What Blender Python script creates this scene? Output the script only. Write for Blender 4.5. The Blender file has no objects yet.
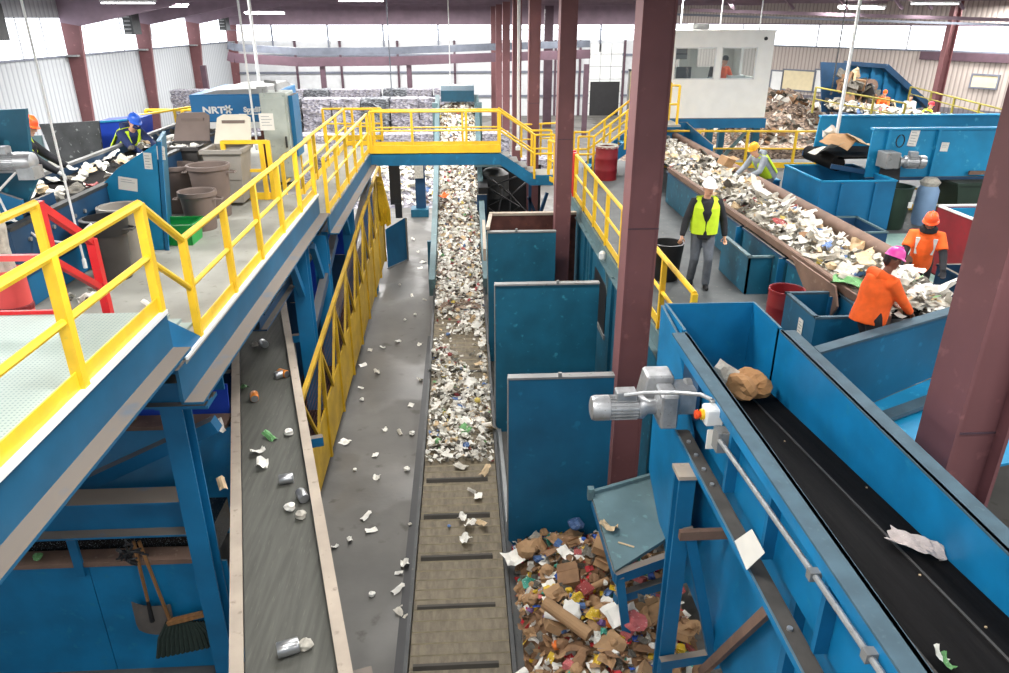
import bpy, bmesh, math, random
from mathutils import Vector, Matrix, Euler
S = bpy.context.scene
COL = S.collection
PI = math.pi
rnd = random.Random(7)
V = Vector

# ------------------------------------------------------------------ camera
EYE = V((0.0, 0.0, 7.4)); FOC = 730.0; PITCH = math.radians(23.57); YAW = math.radians(3.2)
FW = V((math.sin(YAW)*math.cos(PITCH), math.cos(YAW)*math.cos(PITCH), -math.sin(PITCH)))
RT = V((math.cos(YAW), -math.sin(YAW), 0)); UP = RT.cross(FW)
cam_d = bpy.data.cameras.new('camera'); cam = bpy.data.objects.new('camera', cam_d); COL.objects.link(cam)
cam.location = EYE
cam.rotation_euler = (PI/2-PITCH, 0, -YAW)
cam_d.sensor_width = 36.0; cam_d.lens = FOC/1009.0*36.0; cam_d.clip_end = 400
S.camera = cam
def at(px, py, X=None, Y=None, z=None):
    """the point of the plane X=, Y= or z= that the photograph shows at px, py"""
    r = FW + RT*((px-504.5)/FOC) + UP*((336.5-py)/FOC)
    t = X/r.x if X is not None else (Y/r.y if Y is not None else (z-EYE.z)/r.z)
    return EYE + r*t

# ------------------------------------------------------------------ materials
def lin(c):
    c = c/255.0
    return c/12.92 if c <= 0.04045 else ((c+0.055)/1.055)**2.4
def rgb(h):
    return (lin(int(h[0:2],16)), lin(int(h[2:4],16)), lin(int(h[4:6],16)), 1)
def mix_rgb(nt, fac, a, b, mode='MIX'):
    m = nt.nodes.new('ShaderNodeMix'); m.data_type = 'RGBA'; m.blend_type = mode
    for sock, val in ((m.inputs[0], fac), (m.inputs[6], a), (m.inputs[7], b)):
        if hasattr(val, 'is_output'): nt.links.new(val, sock)
        else: sock.default_value = val
    return m.outputs[2]
def ramp(nt, src, lo, hi):
    r = nt.nodes.new('ShaderNodeMapRange'); r.inputs[1].default_value = lo; r.inputs[2].default_value = hi
    nt.links.new(src, r.inputs[0]); return r.outputs[0]
def noise(nt, scale, detail=4, co='Object', stretch=None):
    tc = nt.nodes.new('ShaderNodeTexCoord'); n = nt.nodes.new('ShaderNodeTexNoise')
    n.inputs['Scale'].default_value = scale; n.inputs['Detail'].default_value = detail
    src = tc.outputs[co]
    if stretch:
        mp = nt.nodes.new('ShaderNodeMapping'); mp.inputs['Scale'].default_value = stretch
        nt.links.new(src, mp.inputs[0]); src = mp.outputs[0]
    nt.links.new(src, n.inputs['Vector']); return n.outputs[0]
def mat(name, col, rough=0.55, metal=0.0, var=0.12, scale=3.0, col2=None, wear=None, bump=0.0, bscale=30, stretch=None, dust=None, spec=0.5):
    """paint, steel, rubber, board ...: a base colour, soft blotches, worn patches, settled dust on level tops"""
    m = bpy.data.materials.new(name); m.use_nodes = True; nt = m.node_tree
    b = nt.nodes['Principled BSDF']; b.inputs['Roughness'].default_value = rough; b.inputs['Metallic'].default_value = metal
    b.inputs['Specular IOR Level'].default_value = spec
    c = rgb(col)
    lo = tuple(x*(1-var) for x in c[:3])+(1,); hi = rgb(col2) if col2 else tuple(min(1,x*(1+var)) for x in c[:3])+(1,)
    out = mix_rgb(nt, ramp(nt, noise(nt, scale, 5, stretch=stretch), 0.35, 0.65), lo, hi)
    if wear:
        out = mix_rgb(nt, ramp(nt, noise(nt, scale*4.3, 6, stretch=stretch), 0.62, 0.72), out, rgb(wear))
    if dust:
        g = nt.nodes.new('ShaderNodeNewGeometry'); sp = nt.nodes.new('ShaderNodeSeparateXYZ'); nt.links.new(g.outputs['Normal'], sp.inputs[0])
        f = ramp(nt, sp.outputs[2], 0.75, 0.97)
        mu = nt.nodes.new('ShaderNodeMath'); mu.operation = 'MULTIPLY'; nt.links.new(f, mu.inputs[0])
        nt.links.new(ramp(nt, noise(nt, 4.0, 6), 0.05, 0.42), mu.inputs[1])
        out = mix_rgb(nt, mu.outputs[0], out, rgb(dust))
        rr = nt.nodes.new('ShaderNodeMapRange'); rr.inputs[3].default_value = rough; rr.inputs[4].default_value = 0.92
        nt.links.new(mu.outputs[0], rr.inputs[0]); nt.links.new(rr.outputs[0], b.inputs['Roughness'])
    nt.links.new(out, b.inputs['Base Color'])
    if bump:
        bp = nt.nodes.new('ShaderNodeBump'); bp.inputs['Strength'].default_value = bump; bp.inputs['Distance'].default_value = 0.02
        nt.links.new(noise(nt, bscale, 4, stretch=stretch), bp.inputs['Height']); nt.links.new(bp.outputs[0], b.inputs['Normal'])
    return m
def emit(name, col, strength):
    m = bpy.data.materials.new(name); m.use_nodes = True; nt = m.node_tree; nt.nodes.clear()
    e = nt.nodes.new('ShaderNodeEmission'); e.inputs[0].default_value = rgb(col); e.inputs[1].default_value = strength
    o = nt.nodes.new('ShaderNodeOutputMaterial'); nt.links.new(e.outputs[0], o.inputs[0]); return m
M = {}
M['blue'] = mat('blue_paint', '0b6592', 0.5, var=0.16, scale=1.6, dust='756c63')
M['blue_bare'] = mat('blue_paint_scuffed', '0b72a3', 0.45, var=0.16, scale=2.0, wear='1d7aa2', dust='56707e')
M['teal'] = mat('teal_paint', '12566f', 0.5, var=0.18, scale=1.8, wear='2f7f95')
M['palebarrel'] = mat('pale_blue_barrel', '7f9fc2', 0.5, var=0.08)
M['crumple'] = mat('crumpled_tissue', 'c9bdb8', 0.85, var=0.12, scale=12, bump=0.6, bscale=22)
M['cardred'] = mat('bright_red_card', 'b8242c', 0.55, var=0.2, scale=9, wear='d8d0c8')
M['cardorange'] = mat('orange_card', 'd8702a', 0.55, var=0.2, scale=9, wear='ead9c0')
M['cardblue'] = mat('bright_blue_card', '2c56ae', 0.55, var=0.2, scale=9, wear='cfd6e0')
M['cardyellow'] = mat('yellow_card', 'd8b42c', 0.55, var=0.2, scale=9, wear='eee6c8')
M['cardgreen'] = mat('teal_green_card', '2f8f7a', 0.55, var=0.2, scale=9, wear='d8e4dc')
M['cardpurple'] = mat('purple_card', '6d4f86', 0.55, var=0.2, scale=9, wear='d8d0dc')
M['dustyflange'] = mat('dusty_steel_angle', '4a4641', 0.8, var=0.2, scale=5)
M['deckbeam'] = mat('shaded_blue_deck_beam', '125374', 0.5, var=0.16, scale=1.6, dust='6b635b')  # darker copy of the blue paint, the beams' shade put into the colour
M['headcover'] = mat('dark_teal_cover', '0f4256', 0.5, var=0.15)
M['panelblue'] = mat('worn_blue_plate', '0f5f83', 0.5, var=0.16, scale=1.4, wear='1d7398')
M['steel_teal'] = mat('grey_teal_paint', '5c757a', 0.55, var=0.14, scale=2.0, wear='6b8f90')
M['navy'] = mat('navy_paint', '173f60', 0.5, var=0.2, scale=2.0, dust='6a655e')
M['skyblue'] = mat('light_blue_paint', '1789b8', 0.45, var=0.14, scale=1.5, wear='46a9cc')
M['royal'] = mat('royal_blue_plastic', '1140b4', 0.5, var=0.1)
M['yellow'] = mat('yellow_paint', 'e6bb28', 0.45, var=0.08, scale=5, wear='d9b43a')
M['olive'] = mat('weathered_olive_yellow', '8f8436', 0.6, var=0.2)
M['mustard'] = mat('dirty_yellow_paint', 'ad8a12', 0.55, var=0.22, scale=2.5, wear='8d7420')
M['red'] = mat('red_paint', 'd01f26', 0.45, var=0.1, wear='b83a38')
M['darkred'] = mat('dark_red_paint', '7c161e', 0.5, var=0.16, wear='6f2a2a')
M['salmon'] = mat('faded_red_paint', 'd8504e', 0.5, var=0.1)
M['maroon'] = mat('red_oxide_steel_primer', '72494b', 0.6, var=0.12, scale=1.1, wear='8a5c5d')
M['maroon_dark'] = mat('red_oxide_beam_primer', '4f3a44', 0.65, var=0.12)
M['roof'] = mat('hazy_purple_roof_primer', '85727e', 0.75, var=0.1, scale=1.5)  # primer lightened and greyed to put the hall's haze into the colour
M['conduitgrey'] = mat('blue_grey_duct', '4d525c', 0.6, var=0.2)
M['rust'] = mat('rusty_steel', '54302a', 0.8, var=0.3, scale=4, wear='6b3f2c')
M['concrete'] = None
M['capblue'] = mat('dusty_blue_cap', '3e5866', 0.75, var=0.16, scale=5, wear='4a626e')
M['grey'] = mat('grey_steel', '8c8d8c', 0.45, 0.3, var=0.12, wear='6f6d68')
M['darkgrey'] = mat('dark_grey_steel', '3c3d3d', 0.5, 0.3, var=0.2, scale=5, wear='5c5852')
M['alu'] = mat('cast_aluminium', 'aeb0b2', 0.38, 0.6, var=0.14, scale=9, wear='8d8a84')
M['beige'] = mat('beige_rail_cap', 'a99c8d', 0.65, var=0.12, scale=2.5, wear='8d8174')
M['brownboard'] = mat('brown_skirt_board', '7b6254', 0.7, var=0.16, scale=3, wear='8f7a6a')
M['belt'] = mat('black_rubber_belt', '141313', 0.72, var=0.3, scale=3, wear='211f1d', stretch=(9,0.5,1), bump=0.15, bscale=25, spec=0.08)
M['beltgrey'] = mat('dusty_grey_belt', '53534d', 0.75, var=0.16, scale=2.2, wear='67665e', stretch=(9,0.6,1))
M['apron'] = mat('apron_steel_slats', '6a604e', 0.6, 0.1, var=0.25, scale=3.5, wear='71664f', stretch=(5,1.5,1), bump=0.2)
M['apron_edge'] = mat('pale_slat_lip', '8f846c', 0.5, 0.3, var=0.2, scale=6)  # slat lips in a paler tone than the slats
M['apron_dark'] = mat('greasy_cleat', '37322a', 0.6, 0.2, var=0.2)
M['black'] = mat('black_plastic', '1b1b1d', 0.5, var=0.2)
M['charcoal'] = mat('charcoal_plastic', '3b3836', 0.55, var=0.16)
M['bin'] = mat('grey_brown_bin_plastic', '6b5d56', 0.6, var=0.1)
M['bingrey'] = mat('grey_bin_plastic', '8d8880', 0.6, var=0.08)
M['binlid'] = mat('cream_bin_lid', 'c5bfae', 0.6, var=0.06)
M['green'] = mat('green_crate_plastic', '0f8c3a', 0.45, var=0.1)
M['greenbin'] = mat('dark_green_bin', '25382c', 0.5, var=0.15)
M['mint'] = mat('mint_floor_paint', '86a79d', 0.6, var=0.12, wear='9db3aa')
M['deck'] = mat('painted_grey_deck', '8f8f87', 0.7, var=0.1, scale=2, wear='7c7a72')
M['darkdeck'] = mat('dark_grey_deck', '4f5354', 0.65, var=0.2, scale=2, wear='6a6a66')
M['white'] = mat('white_paint', 'dfe0de', 0.5, var=0.04)
M['cabwhite'] = mat('white_cabin_panel', 'f3f2ec', 0.5, var=0.03)
M['cream'] = mat('cream_board', 'd9cba6', 0.6, var=0.05)
M['nrt'] = mat('sorter_blue_panel', '1f6ba0', 0.4, var=0.06)
M['cabinet'] = mat('weathered_cabinet_grey', 'a7aea6', 0.55, var=0.14, wear='8b958d')
M['orange'] = mat('orange_hi_vis_cloth', 'f2611c', 0.8, var=0.1, scale=9, bump=0.3, bscale=14)
M['lime'] = mat('lime_hi_vis_cloth', 'c6e62a', 0.75, var=0.06, scale=9, bump=0.2, bscale=14)
M['blackcloth'] = mat('black_cloth', '1e1f24', 0.85, var=0.2, scale=9, bump=0.3, bscale=14)
M['navycloth'] = mat('navy_cloth', '1d2c55', 0.85, var=0.15, scale=9, bump=0.3, bscale=14)
M['greycloth'] = mat('grey_cloth', '8d949c', 0.85, var=0.12, scale=9, bump=0.3, bscale=14)
M['jeans'] = mat('grey_denim', '565c64', 0.85, var=0.16, scale=8, bump=0.3, bscale=16)
M['whitecloth'] = mat('white_cloth', 'd8d4c8', 0.85, var=0.08, scale=8)
M['reflective'] = mat('silver_reflective_tape', 'd9dadb', 0.35, 0.2, var=0.04)
M['skin'] = mat('skin_light', 'd6a285', 0.55, var=0.06)
M['skin_dark'] = mat('skin_brown', '6e4634', 0.55, var=0.06)
M['hair'] = mat('dark_hair', '241a16', 0.7, var=0.2)
M['eye'] = mat('dark_eye', '15110f', 0.3, var=0)
M['lip'] = mat('lip', '99564c', 0.5, var=0)
M['hat_white'] = mat('white_hard_hat_shell', 'eeeeee', 0.35, var=0.02)
M['hat_yellow'] = mat('yellow_hard_hat_shell', 'f2b51e', 0.35, var=0.03)
M['hat_pink'] = mat('pink_hard_hat_shell', 'f04fae', 0.35, var=0.03)
M['hat_orange'] = mat('orange_hard_hat_shell', 'f4541f', 0.35, var=0.03)
M['hat_blue'] = mat('blue_hard_hat_shell', '2459c0', 0.35, var=0.03)
M['hat_red'] = mat('red_hard_hat_shell', 'd03040', 0.35, var=0.03)
M['glove'] = mat('white_work_glove', 'd8d8d6', 0.8, var=0.08)
M['wood'] = mat('worn_wood_handle', '8b6239', 0.65, var=0.2, stretch=(8,8,0.6))
M['gold'] = mat('mustard_straps', 'd3ab16', 0.7, var=0.2, scale=12, stretch=(9,9,0.7))
M['bag'] = mat('brown_kraft_paper', 'b08254', 0.8, var=0.1, bump=0.3, bscale=10)
M['cardboard'] = mat('brown_cardboard', 'a5835f', 0.85, var=0.14, scale=4)
M['cardboard2'] = mat('dark_brown_cardboard', '86664a', 0.85, var=0.16, scale=4)
M['paper'] = mat('white_paper', 'e6e3da', 0.8, var=0.06)
M['papergrey'] = mat('newsprint_grey', 'b9b4a8', 0.85, var=0.18, scale=14, wear='8d877c')
M['papertan'] = mat('tan_paper', 'c9b08c', 0.85, var=0.12, scale=8)
M['paperdark'] = mat('dark_printed_paper', '5b574f', 0.8, var=0.3, scale=12, wear='988f80')
M['paperred'] = mat('red_printed_card', '9c4644', 0.6, var=0.2, scale=9, wear='e0d6cc')
M['paperblue'] = mat('blue_printed_card', '52709f', 0.6, var=0.2, scale=9, wear='dfe2e6')
M['papergreen'] = mat('green_printed_card', '639a5e', 0.6, var=0.2, scale=9, wear='e2e6d8')
M['paperyellow'] = mat('yellow_printed_card', 'cdb75e', 0.6, var=0.15, scale=9, wear='e9e2c4')
M['paperpink'] = mat('pink_printed_card', 'c66a6a', 0.6, var=0.2, scale=9, wear='e6cfc8')
M['tin'] = mat('bare_tin', 'b9bbbd', 0.3, 0.8, var=0.1)
M['canlabel'] = mat('orange_can_label', 'd9822b', 0.4, 0.2, var=0.2, wear='e8d8b8')
M['ink'] = mat('grey_print', '8f9296', 0.8, var=0.1)
M['redlens'] = mat('orange_red_button', 'e04a18', 0.35, var=0.02)
M['broom'] = mat('dark_green_bristles', '22302a', 0.85, var=0.25, scale=20, stretch=(9,9,0.6))
M['shovel'] = mat('dull_shovel_steel', '6b6560', 0.55, 0.4, var=0.2, wear='7f6d60')
M['cullet'] = mat('broken_glass_dark', '1a1c1e', 0.2, var=0.4, scale=22, wear='9aa3a6')
M['grille'] = mat('heater_grey', '6f7480', 0.5, 0.2, var=0.1)
M['window'] = emit('daylit_window_panel', 'f4f8ff', 3.2)
M['tube'] = emit('lit_fluorescent_tube', 'fbfdff', 14.0)
def glass_mat():
    m = bpy.data.materials.new('clear_glass'); m.use_nodes = True; nt = m.node_tree; nt.nodes.clear()
    t = nt.nodes.new('ShaderNodeBsdfTransparent'); t.inputs[0].default_value = (0.86,0.9,0.9,1)
    g = nt.nodes.new('ShaderNodeBsdfGlossy'); g.inputs['Roughness'].default_value = 0.03
    x = nt.nodes.new('ShaderNodeMixShader'); x.inputs[0].default_value = 0.08
    o = nt.nodes.new('ShaderNodeOutputMaterial')
    nt.links.new(t.outputs[0], x.inputs[1]); nt.links.new(g.outputs[0], x.inputs[2]); nt.links.new(x.outputs[0], o.inputs[0]); return m
M['glass'] = glass_mat()
def floor_mat():
    m = mat('stained_concrete', '5a5854', 0.6, var=0.24, scale=0.7, wear='434139', bump=0.08, bscale=18)
    nt = m.node_tree; b = nt.nodes['Principled BSDF']
    w = ramp(nt, noise(nt, 0.45, 5), 0.5, 0.56)          # wet patches: smoother, not lighter
    r = nt.nodes.new('ShaderNodeMapRange'); r.inputs[3].default_value = 0.62; r.inputs[4].default_value = 0.34
    nt.links.new(w, r.inputs[0]); nt.links.new(r.outputs[0], b.inputs['Roughness'])
    return m
M['concrete'] = floor_mat()
def wave_mat(name, a, b, scale, rough=0.6, axis='X'):
    """ribbed steel sheet: the ribs are bump, a second, darker colour fills the grooves"""
    m = bpy.data.materials.new(name); m.use_nodes = True; nt = m.node_tree; p = nt.nodes['Principled BSDF']; p.inputs['Roughness'].default_value = rough
    tc = nt.nodes.new('ShaderNodeTexCoord'); w = nt.nodes.new('ShaderNodeTexWave'); w.wave_type = 'BANDS'; w.bands_direction = axis
    w.inputs['Scale'].default_value = scale; nt.links.new(tc.outputs['Object'], w.inputs[0])
    nt.links.new(mix_rgb(nt, ramp(nt, w.outputs[1], 0.0, 0.35), rgb(b), rgb(a)), p.inputs['Base Color'])
    bp = nt.nodes.new('ShaderNodeBump'); bp.inputs['Strength'].default_value = 0.5; bp.inputs['Distance'].default_value = 0.04
    nt.links.new(w.outputs[1], bp.inputs['Height']); nt.links.new(bp.outputs[0], p.inputs['Normal']); return m
M['rib_left'] = wave_mat('white_ribbed_wall_sheet', 'b3b7ba', '969ba1', 0.9, axis='Y')
M['rib_right'] = wave_mat('beige_ribbed_wall_sheet', 'b3a8a0', '8d837e', 1.15, axis='X')
M['rib_dark'] = wave_mat('grey_ribbed_kick_sheet', '68656c', '57545a', 1.15, axis='X')
M['liner'] = mat('white_liner_panel', 'bfc1c3', 0.6, var=0.05)
def perforated():
    m = mat('perforated_mint_plate', '9aaaa4', 0.55, var=0.05)
    nt = m.node_tree; b = nt.nodes['Principled BSDF']; old = b.inputs['Base Color'].links[0].from_socket
    tc = nt.nodes.new('ShaderNodeTexCoord'); v = nt.nodes.new('ShaderNodeTexVoronoi'); v.inputs['Randomness'].default_value = 0.0; v.inputs['Scale'].default_value = 30
    nt.links.new(tc.outputs['Object'], v.inputs['Vector'])
    r = ramp(nt, v.outputs['Distance'], 0.16, 0.3)
    nt.links.new(mix_rgb(nt, r, rgb('758a86'), old), b.inputs['Base Color']); return m
M['perf'] = perforated()
def bale_mat(name, base, specks):
    """pressed waste: layered flakes of paper in many tones"""
    m = bpy.data.materials.new(name); m.use_nodes = True; nt = m.node_tree; p = nt.nodes['Principled BSDF']; p.inputs['Roughness'].default_value = 0.85
    tc = nt.nodes.new('ShaderNodeTexCoord'); mp = nt.nodes.new('ShaderNodeMapping'); mp.inputs['Scale'].default_value = (1,1,2.4); nt.links.new(tc.outputs['Object'], mp.inputs[0])
    v = nt.nodes.new('ShaderNodeTexVoronoi'); v.inputs['Scale'].default_value = 10; nt.links.new(mp.outputs[0], v.inputs['Vector'])
    cr = nt.nodes.new('ShaderNodeValToRGB'); sp = nt.nodes.new('ShaderNodeSeparateColor'); nt.links.new(v.outputs['Color'], sp.inputs[0]); nt.links.new(sp.outputs[0], cr.inputs[0])
    cr.color_ramp.interpolation = 'CONSTANT'
    n = len(specks)
    while len(cr.color_ramp.elements) < n: cr.color_ramp.elements.new(0.5)
    for i, s in enumerate(specks):
        cr.color_ramp.elements[i].position = i/n; cr.color_ramp.elements[i].color = rgb(s)
    nt.links.new(mix_rgb(nt, 0.25, cr.outputs[0], rgb(base)), p.inputs['Base Color'])
    bp = nt.nodes.new('ShaderNodeBump'); bp.inputs['Strength'].default_value = 0.9; bp.inputs['Distance'].default_value = 0.08
    nt.links.new(sp.outputs[1], bp.inputs['Height']); nt.links.new(bp.outputs[0], p.inputs['Normal']); return m
M['bale'] = bale_mat('pressed_mixed_paper', '85838d', ['97959f','6f6d78','b3b1b8','5f5d68','8a8480','a3a1aa','4f4d59','918c90'])
M['balebrown'] = bale_mat('pressed_brown_waste', '6f5e52', ['7d6a5a','4a3e38','9a8572','5f4f45','b3a190','3a302c','86705c'])
M['baledark'] = bale_mat('pressed_dark_waste', '5d5f64', ['70757a','44464b','8f9296','35363a','5e6266'])

# ------------------------------------------------------------------ mesh builder
class MB:
    def __init__(s): s.v=[]; s.f=[]; s.mi=[]; s.mats=[]; s.cur=0
    def use(s, m):
        if m not in s.mats: s.mats.append(m)
        s.cur = s.mats.index(m); return s
    def add(s, vs, fs):
        o=len(s.v); s.v += [tuple(p) for p in vs]
        for f in fs: s.f.append(tuple(i+o for i in f)); s.mi.append(s.cur)
        return s
    def box(s, x0,x1,y0,y1,z0,z1):
        return s.add([(x0,y0,z0),(x1,y0,z0),(x1,y1,z0),(x0,y1,z0),(x0,y0,z1),(x1,y0,z1),(x1,y1,z1),(x0,y1,z1)],
              [(0,3,2,1),(4,5,6,7),(0,1,5,4),(1,2,6,5),(2,3,7,6),(3,0,4,7)])
    def obox(s, M4, hx, hy, hz):
        vs=[M4 @ V((a*hx,b*hy,c*hz)) for c in(-1,1) for (a,b) in((-1,-1),(1,-1),(1,1),(-1,1))]
        return s.add(vs,[(0,3,2,1),(4,5,6,7),(0,1,5,4),(1,2,6,5),(2,3,7,6),(3,0,4,7)])
    def bar(s, a, b, w, h, up=(0,0,1)):
        """rectangular bar from a to b, w across, h along up"""
        a=V(a); b=V(b); d=b-a; L=d.length; d.normalize(); u=V(up)
        if abs(d.dot(u))>0.98: u=V((0,1,0)) if abs(d.y)<0.9 else V((1,0,0))
        x=d.cross(u).normalized(); z=x.cross(d).normalized()
        R=Matrix((x,d,z)).transposed().to_4x4(); R.translation=(a+b)/2
        return s.obox(R, w/2, L/2, h/2)
    def ibeam(s, a, b, w, h, tf=0.025, tw=0.02, up=(0,0,1)):
        a=V(a); b=V(b); d=(b-a).normalized(); u=V(up)
        x=d.cross(u).normalized(); z=x.cross(d).normalized()
        s.bar(a+z*(h/2-tf/2), b+z*(h/2-tf/2), w, tf, up); s.bar(a-z*(h/2-tf/2), b-z*(h/2-tf/2), w, tf, up)
        return s.bar(a, b, tw, h-2*tf, up)
    def tube(s, pts, r, n=8, cap=True):
        pts=[V(p) for p in pts]; rs = r if isinstance(r,(list,tuple)) else [r]*len(pts)
        rings=[]; prev=None
        for i,p in enumerate(pts):
            d=(pts[min(i+1,len(pts)-1)]-pts[max(i-1,0)]).normalized()
            if prev is None: u = V((0,0,1)) if abs(d.z)<0.9 else V((1,0,0)); x=d.cross(u).normalized()
            else: x=(prev-d*prev.dot(d)).normalized()
            prev=x; y=d.cross(x)
            rr=rs[i]; rx,ry = rr if isinstance(rr,(list,tuple)) else (rr,rr)
            rings.append([p+x*math.cos(2*PI*k/n)*rx+y*math.sin(2*PI*k/n)*ry for k in range(n)])
        vs=[q for R in rings for q in R]; fs=[]
        for i in range(len(rings)-1):
            for k in range(n): fs.append((i*n+k, i*n+(k+1)%n, (i+1)*n+(k+1)%n, (i+1)*n+k))
        if cap: fs += [tuple(range(n-1,-1,-1)), tuple((len(rings)-1)*n+k for k in range(n))]
        return s.add(vs,fs)
    def lathe(s, prof, c=(0,0,0), n=20, axis=None, cap=True):
        """prof = (radius, height) pairs around an axis from c"""
        c=V(c); ax=V(axis or (0,0,1)).normalized(); u=V((1,0,0)) if abs(ax.x)<0.9 else V((0,1,0)); x=ax.cross(u).normalized(); y=ax.cross(x)
        vs=[c+ax*h+(x*math.cos(2*PI*k/n)+y*math.sin(2*PI*k/n))*r for r,h in prof for k in range(n)]; fs=[]
        for i in range(len(prof)-1):
            for k in range(n): fs.append((i*n+k, i*n+(k+1)%n, (i+1)*n+(k+1)%n, (i+1)*n+k))
        if cap: fs += [tuple(range(n-1,-1,-1)), tuple((len(prof)-1)*n+k for k in range(n))]
        return s.add(vs,fs)
    def prism(s, poly, ex):
        """a flat polygon (3-D points) thickened by the vector ex"""
        n=len(poly); ex=V(ex); vs=[V(p) for p in poly]+[V(p)+ex for p in poly]
        return s.add(vs,[tuple(range(n-1,-1,-1)),tuple(range(n,2*n))]+[(i,(i+1)%n,n+(i+1)%n,n+i) for i in range(n)])
    def build(s, name, m=None, parent=None, bevel=0, smooth=False, origin=None):
        me=bpy.data.meshes.new(name)
        if parent is not None: o0=parent['_o']; o0=V(o0)
        elif origin is not None: o0=V(origin)
        else:
            xs=[p[0] for p in s.v]; ys=[p[1] for p in s.v]; zs=[p[2] for p in s.v]
            o0=V(((min(xs)+max(xs))/2,(min(ys)+max(ys))/2,min(zs)))
        me.from_pydata([tuple(V(p)-o0) for p in s.v],[],s.f); me.update()
        if s.mats:
            for k in s.mats: me.materials.append(M[k])
            if any(s.mi):
                me.polygons.foreach_set('material_index', s.mi)
        else: me.materials.append(M[m] if isinstance(m,str) else m)
        bm=bmesh.new(); bm.from_mesh(me); bmesh.ops.recalc_face_normals(bm, faces=bm.faces); bm.to_mesh(me); bm.free()
        if smooth:
            for p in me.polygons: p.use_smooth=True
            me.set_sharp_from_angle(angle=math.radians(42))
        o=bpy.data.objects.new(name, me); COL.objects.link(o)
        if bevel:
            b=o.modifiers.new('bevel','BEVEL'); b.width=bevel; b.segments=1; b.limit_method='ANGLE'
        if parent is not None: o.parent=parent
        else: o.location=o0
        o['_o']=tuple(o0)
        return o
def thing(name, label, cat, loc, group=None):
    o=bpy.data.objects.new(name, None); COL.objects.link(o); o.location=loc; o.empty_display_size=0.1
    o['label']=label; o['category']=cat; o['kind']='thing'; o['_o']=tuple(loc)
    if group: o['group']=group
    return o
def tag(o, label, cat, group=None, kind='thing'):
    o['label']=label; o['category']=cat; o['kind']=kind
    if group: o['group']=group
    return o
def struct(o): o['kind']='structure'; return o
def dup(root, loc=None, rot=None, label=None, group=None, scale=None):
    r=root.copy(); COL.objects.link(r)
    if loc is not None: r.location=loc
    if rot is not None: r.rotation_euler=rot
    if scale is not None: r.scale=scale
    if label: r['label']=label
    if group: r['group']=group
    for ch in list(root.children):
        c=ch.copy(); COL.objects.link(c); c.parent=r
        for g in list(ch.children):
            d=g.copy(); COL.objects.link(d); d.parent=c
    return r
SPLIT={'leg','rib','strut','base_beam','stringer','bolt','side_strip','top_angle','support_leg','rail','frame_bar','ledge','opening'}
def clusters(mb):
    """groups of faces that hang together or touch"""
    par=list(range(len(mb.v)))
    def find(i):
        while par[i]!=i: par[i]=par[par[i]]; i=par[i]
        return i
    for f in mb.f:
        for i in f[1:]: par[find(i)]=find(f[0])
    bb={}
    for i,p in enumerate(mb.v):
        r=find(i); b=bb.setdefault(r,[list(p),list(p)])
        for k in range(3): b[0][k]=min(b[0][k],p[k]); b[1][k]=max(b[1][k],p[k])
    ids=list(bb); g={r:r for r in ids}
    def fg(r):
        while g[r]!=r: r=g[r]
        return r
    for i,a in enumerate(ids):
        for b in ids[i+1:]:
            if all(bb[a][0][k]-0.02<bb[b][1][k] and bb[b][0][k]-0.02<bb[a][1][k] for k in range(3)): g[fg(a)]=fg(b)
    out={}
    for f,mi in zip(mb.f,mb.mi): out.setdefault(fg(find(f[0])),[]).append((f,mi))
    return list(out.values())
def sub(o, name, mb, m, **k):
    if name in SPLIT:
        cs=clusters(mb)
        if len(cs)>1:
            for c in cs:
                q=MB(); q.mats=mb.mats; mp={}
                for f,mi in c:
                    for i in f:
                        if i not in mp: mp[i]=len(q.v); q.v.append(mb.v[i])
                    q.f.append(tuple(mp[i] for i in f)); q.mi.append(mi)
                r=q.build(name, m, o, **k)
            return r
    return mb.build(name, m, o, **k)

def railing(label, pts, group=None, h=1.0, post=1.3, mat_='yellow', toe=0.14, mid=True, name='guardrail', r=0.028, gate=None):
    """posts, top rail, middle rail and toe board along base points; corners follow the points"""
    pts=[V(p) for p in pts]
    t=thing(name, label, 'railing', pts[0], group)
    done=[]
    for a,b in zip(pts,pts[1:]):
        L=(b-a).length; n=max(1,round(L/post))
        for i in range(n+1):
            p=a.lerp(b,i/n)
            if any((p-q).length<0.12 for q in done): continue
            done.append(p.copy())
            sub(t,'post',MB().bar(p-V((0,0,0.03)), p+V((0,0,h)), r*2.1, r*2.1),mat_)
    sub(t,'top_rail',_rail(pts,h,r*1.05),mat_,smooth=True)
    if mid: sub(t,'middle_rail',_rail(pts,h*0.53,r*0.8),mat_,smooth=True)
    if toe:
        m=MB()
        for a,b in zip(pts,pts[1:]): m.bar(a+V((0,0,toe/2+0.005)), b+V((0,0,toe/2+0.005)), 0.012, toe)
        sub(t,'toe_board',m,mat_)
    return t
def _rail(pts,h,r):
    m=MB()
    for a,b in zip(pts,pts[1:]): m.tube([a+V((0,0,h)),b+V((0,0,h))],r,8)
    return m
# ------------------------------------------------------------------ the hall
struct(MB().box(-19.2,48,-6,64,-0.3,0.0).build('floor','concrete'))
struct(MB().box(-19.9,48,-6,64,9.3,9.5).build('ceiling','roof'))
FR=[9.27+7.6*k for k in range(8)]            # portal frames along the hall: 9.3 ... 62.5
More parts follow.
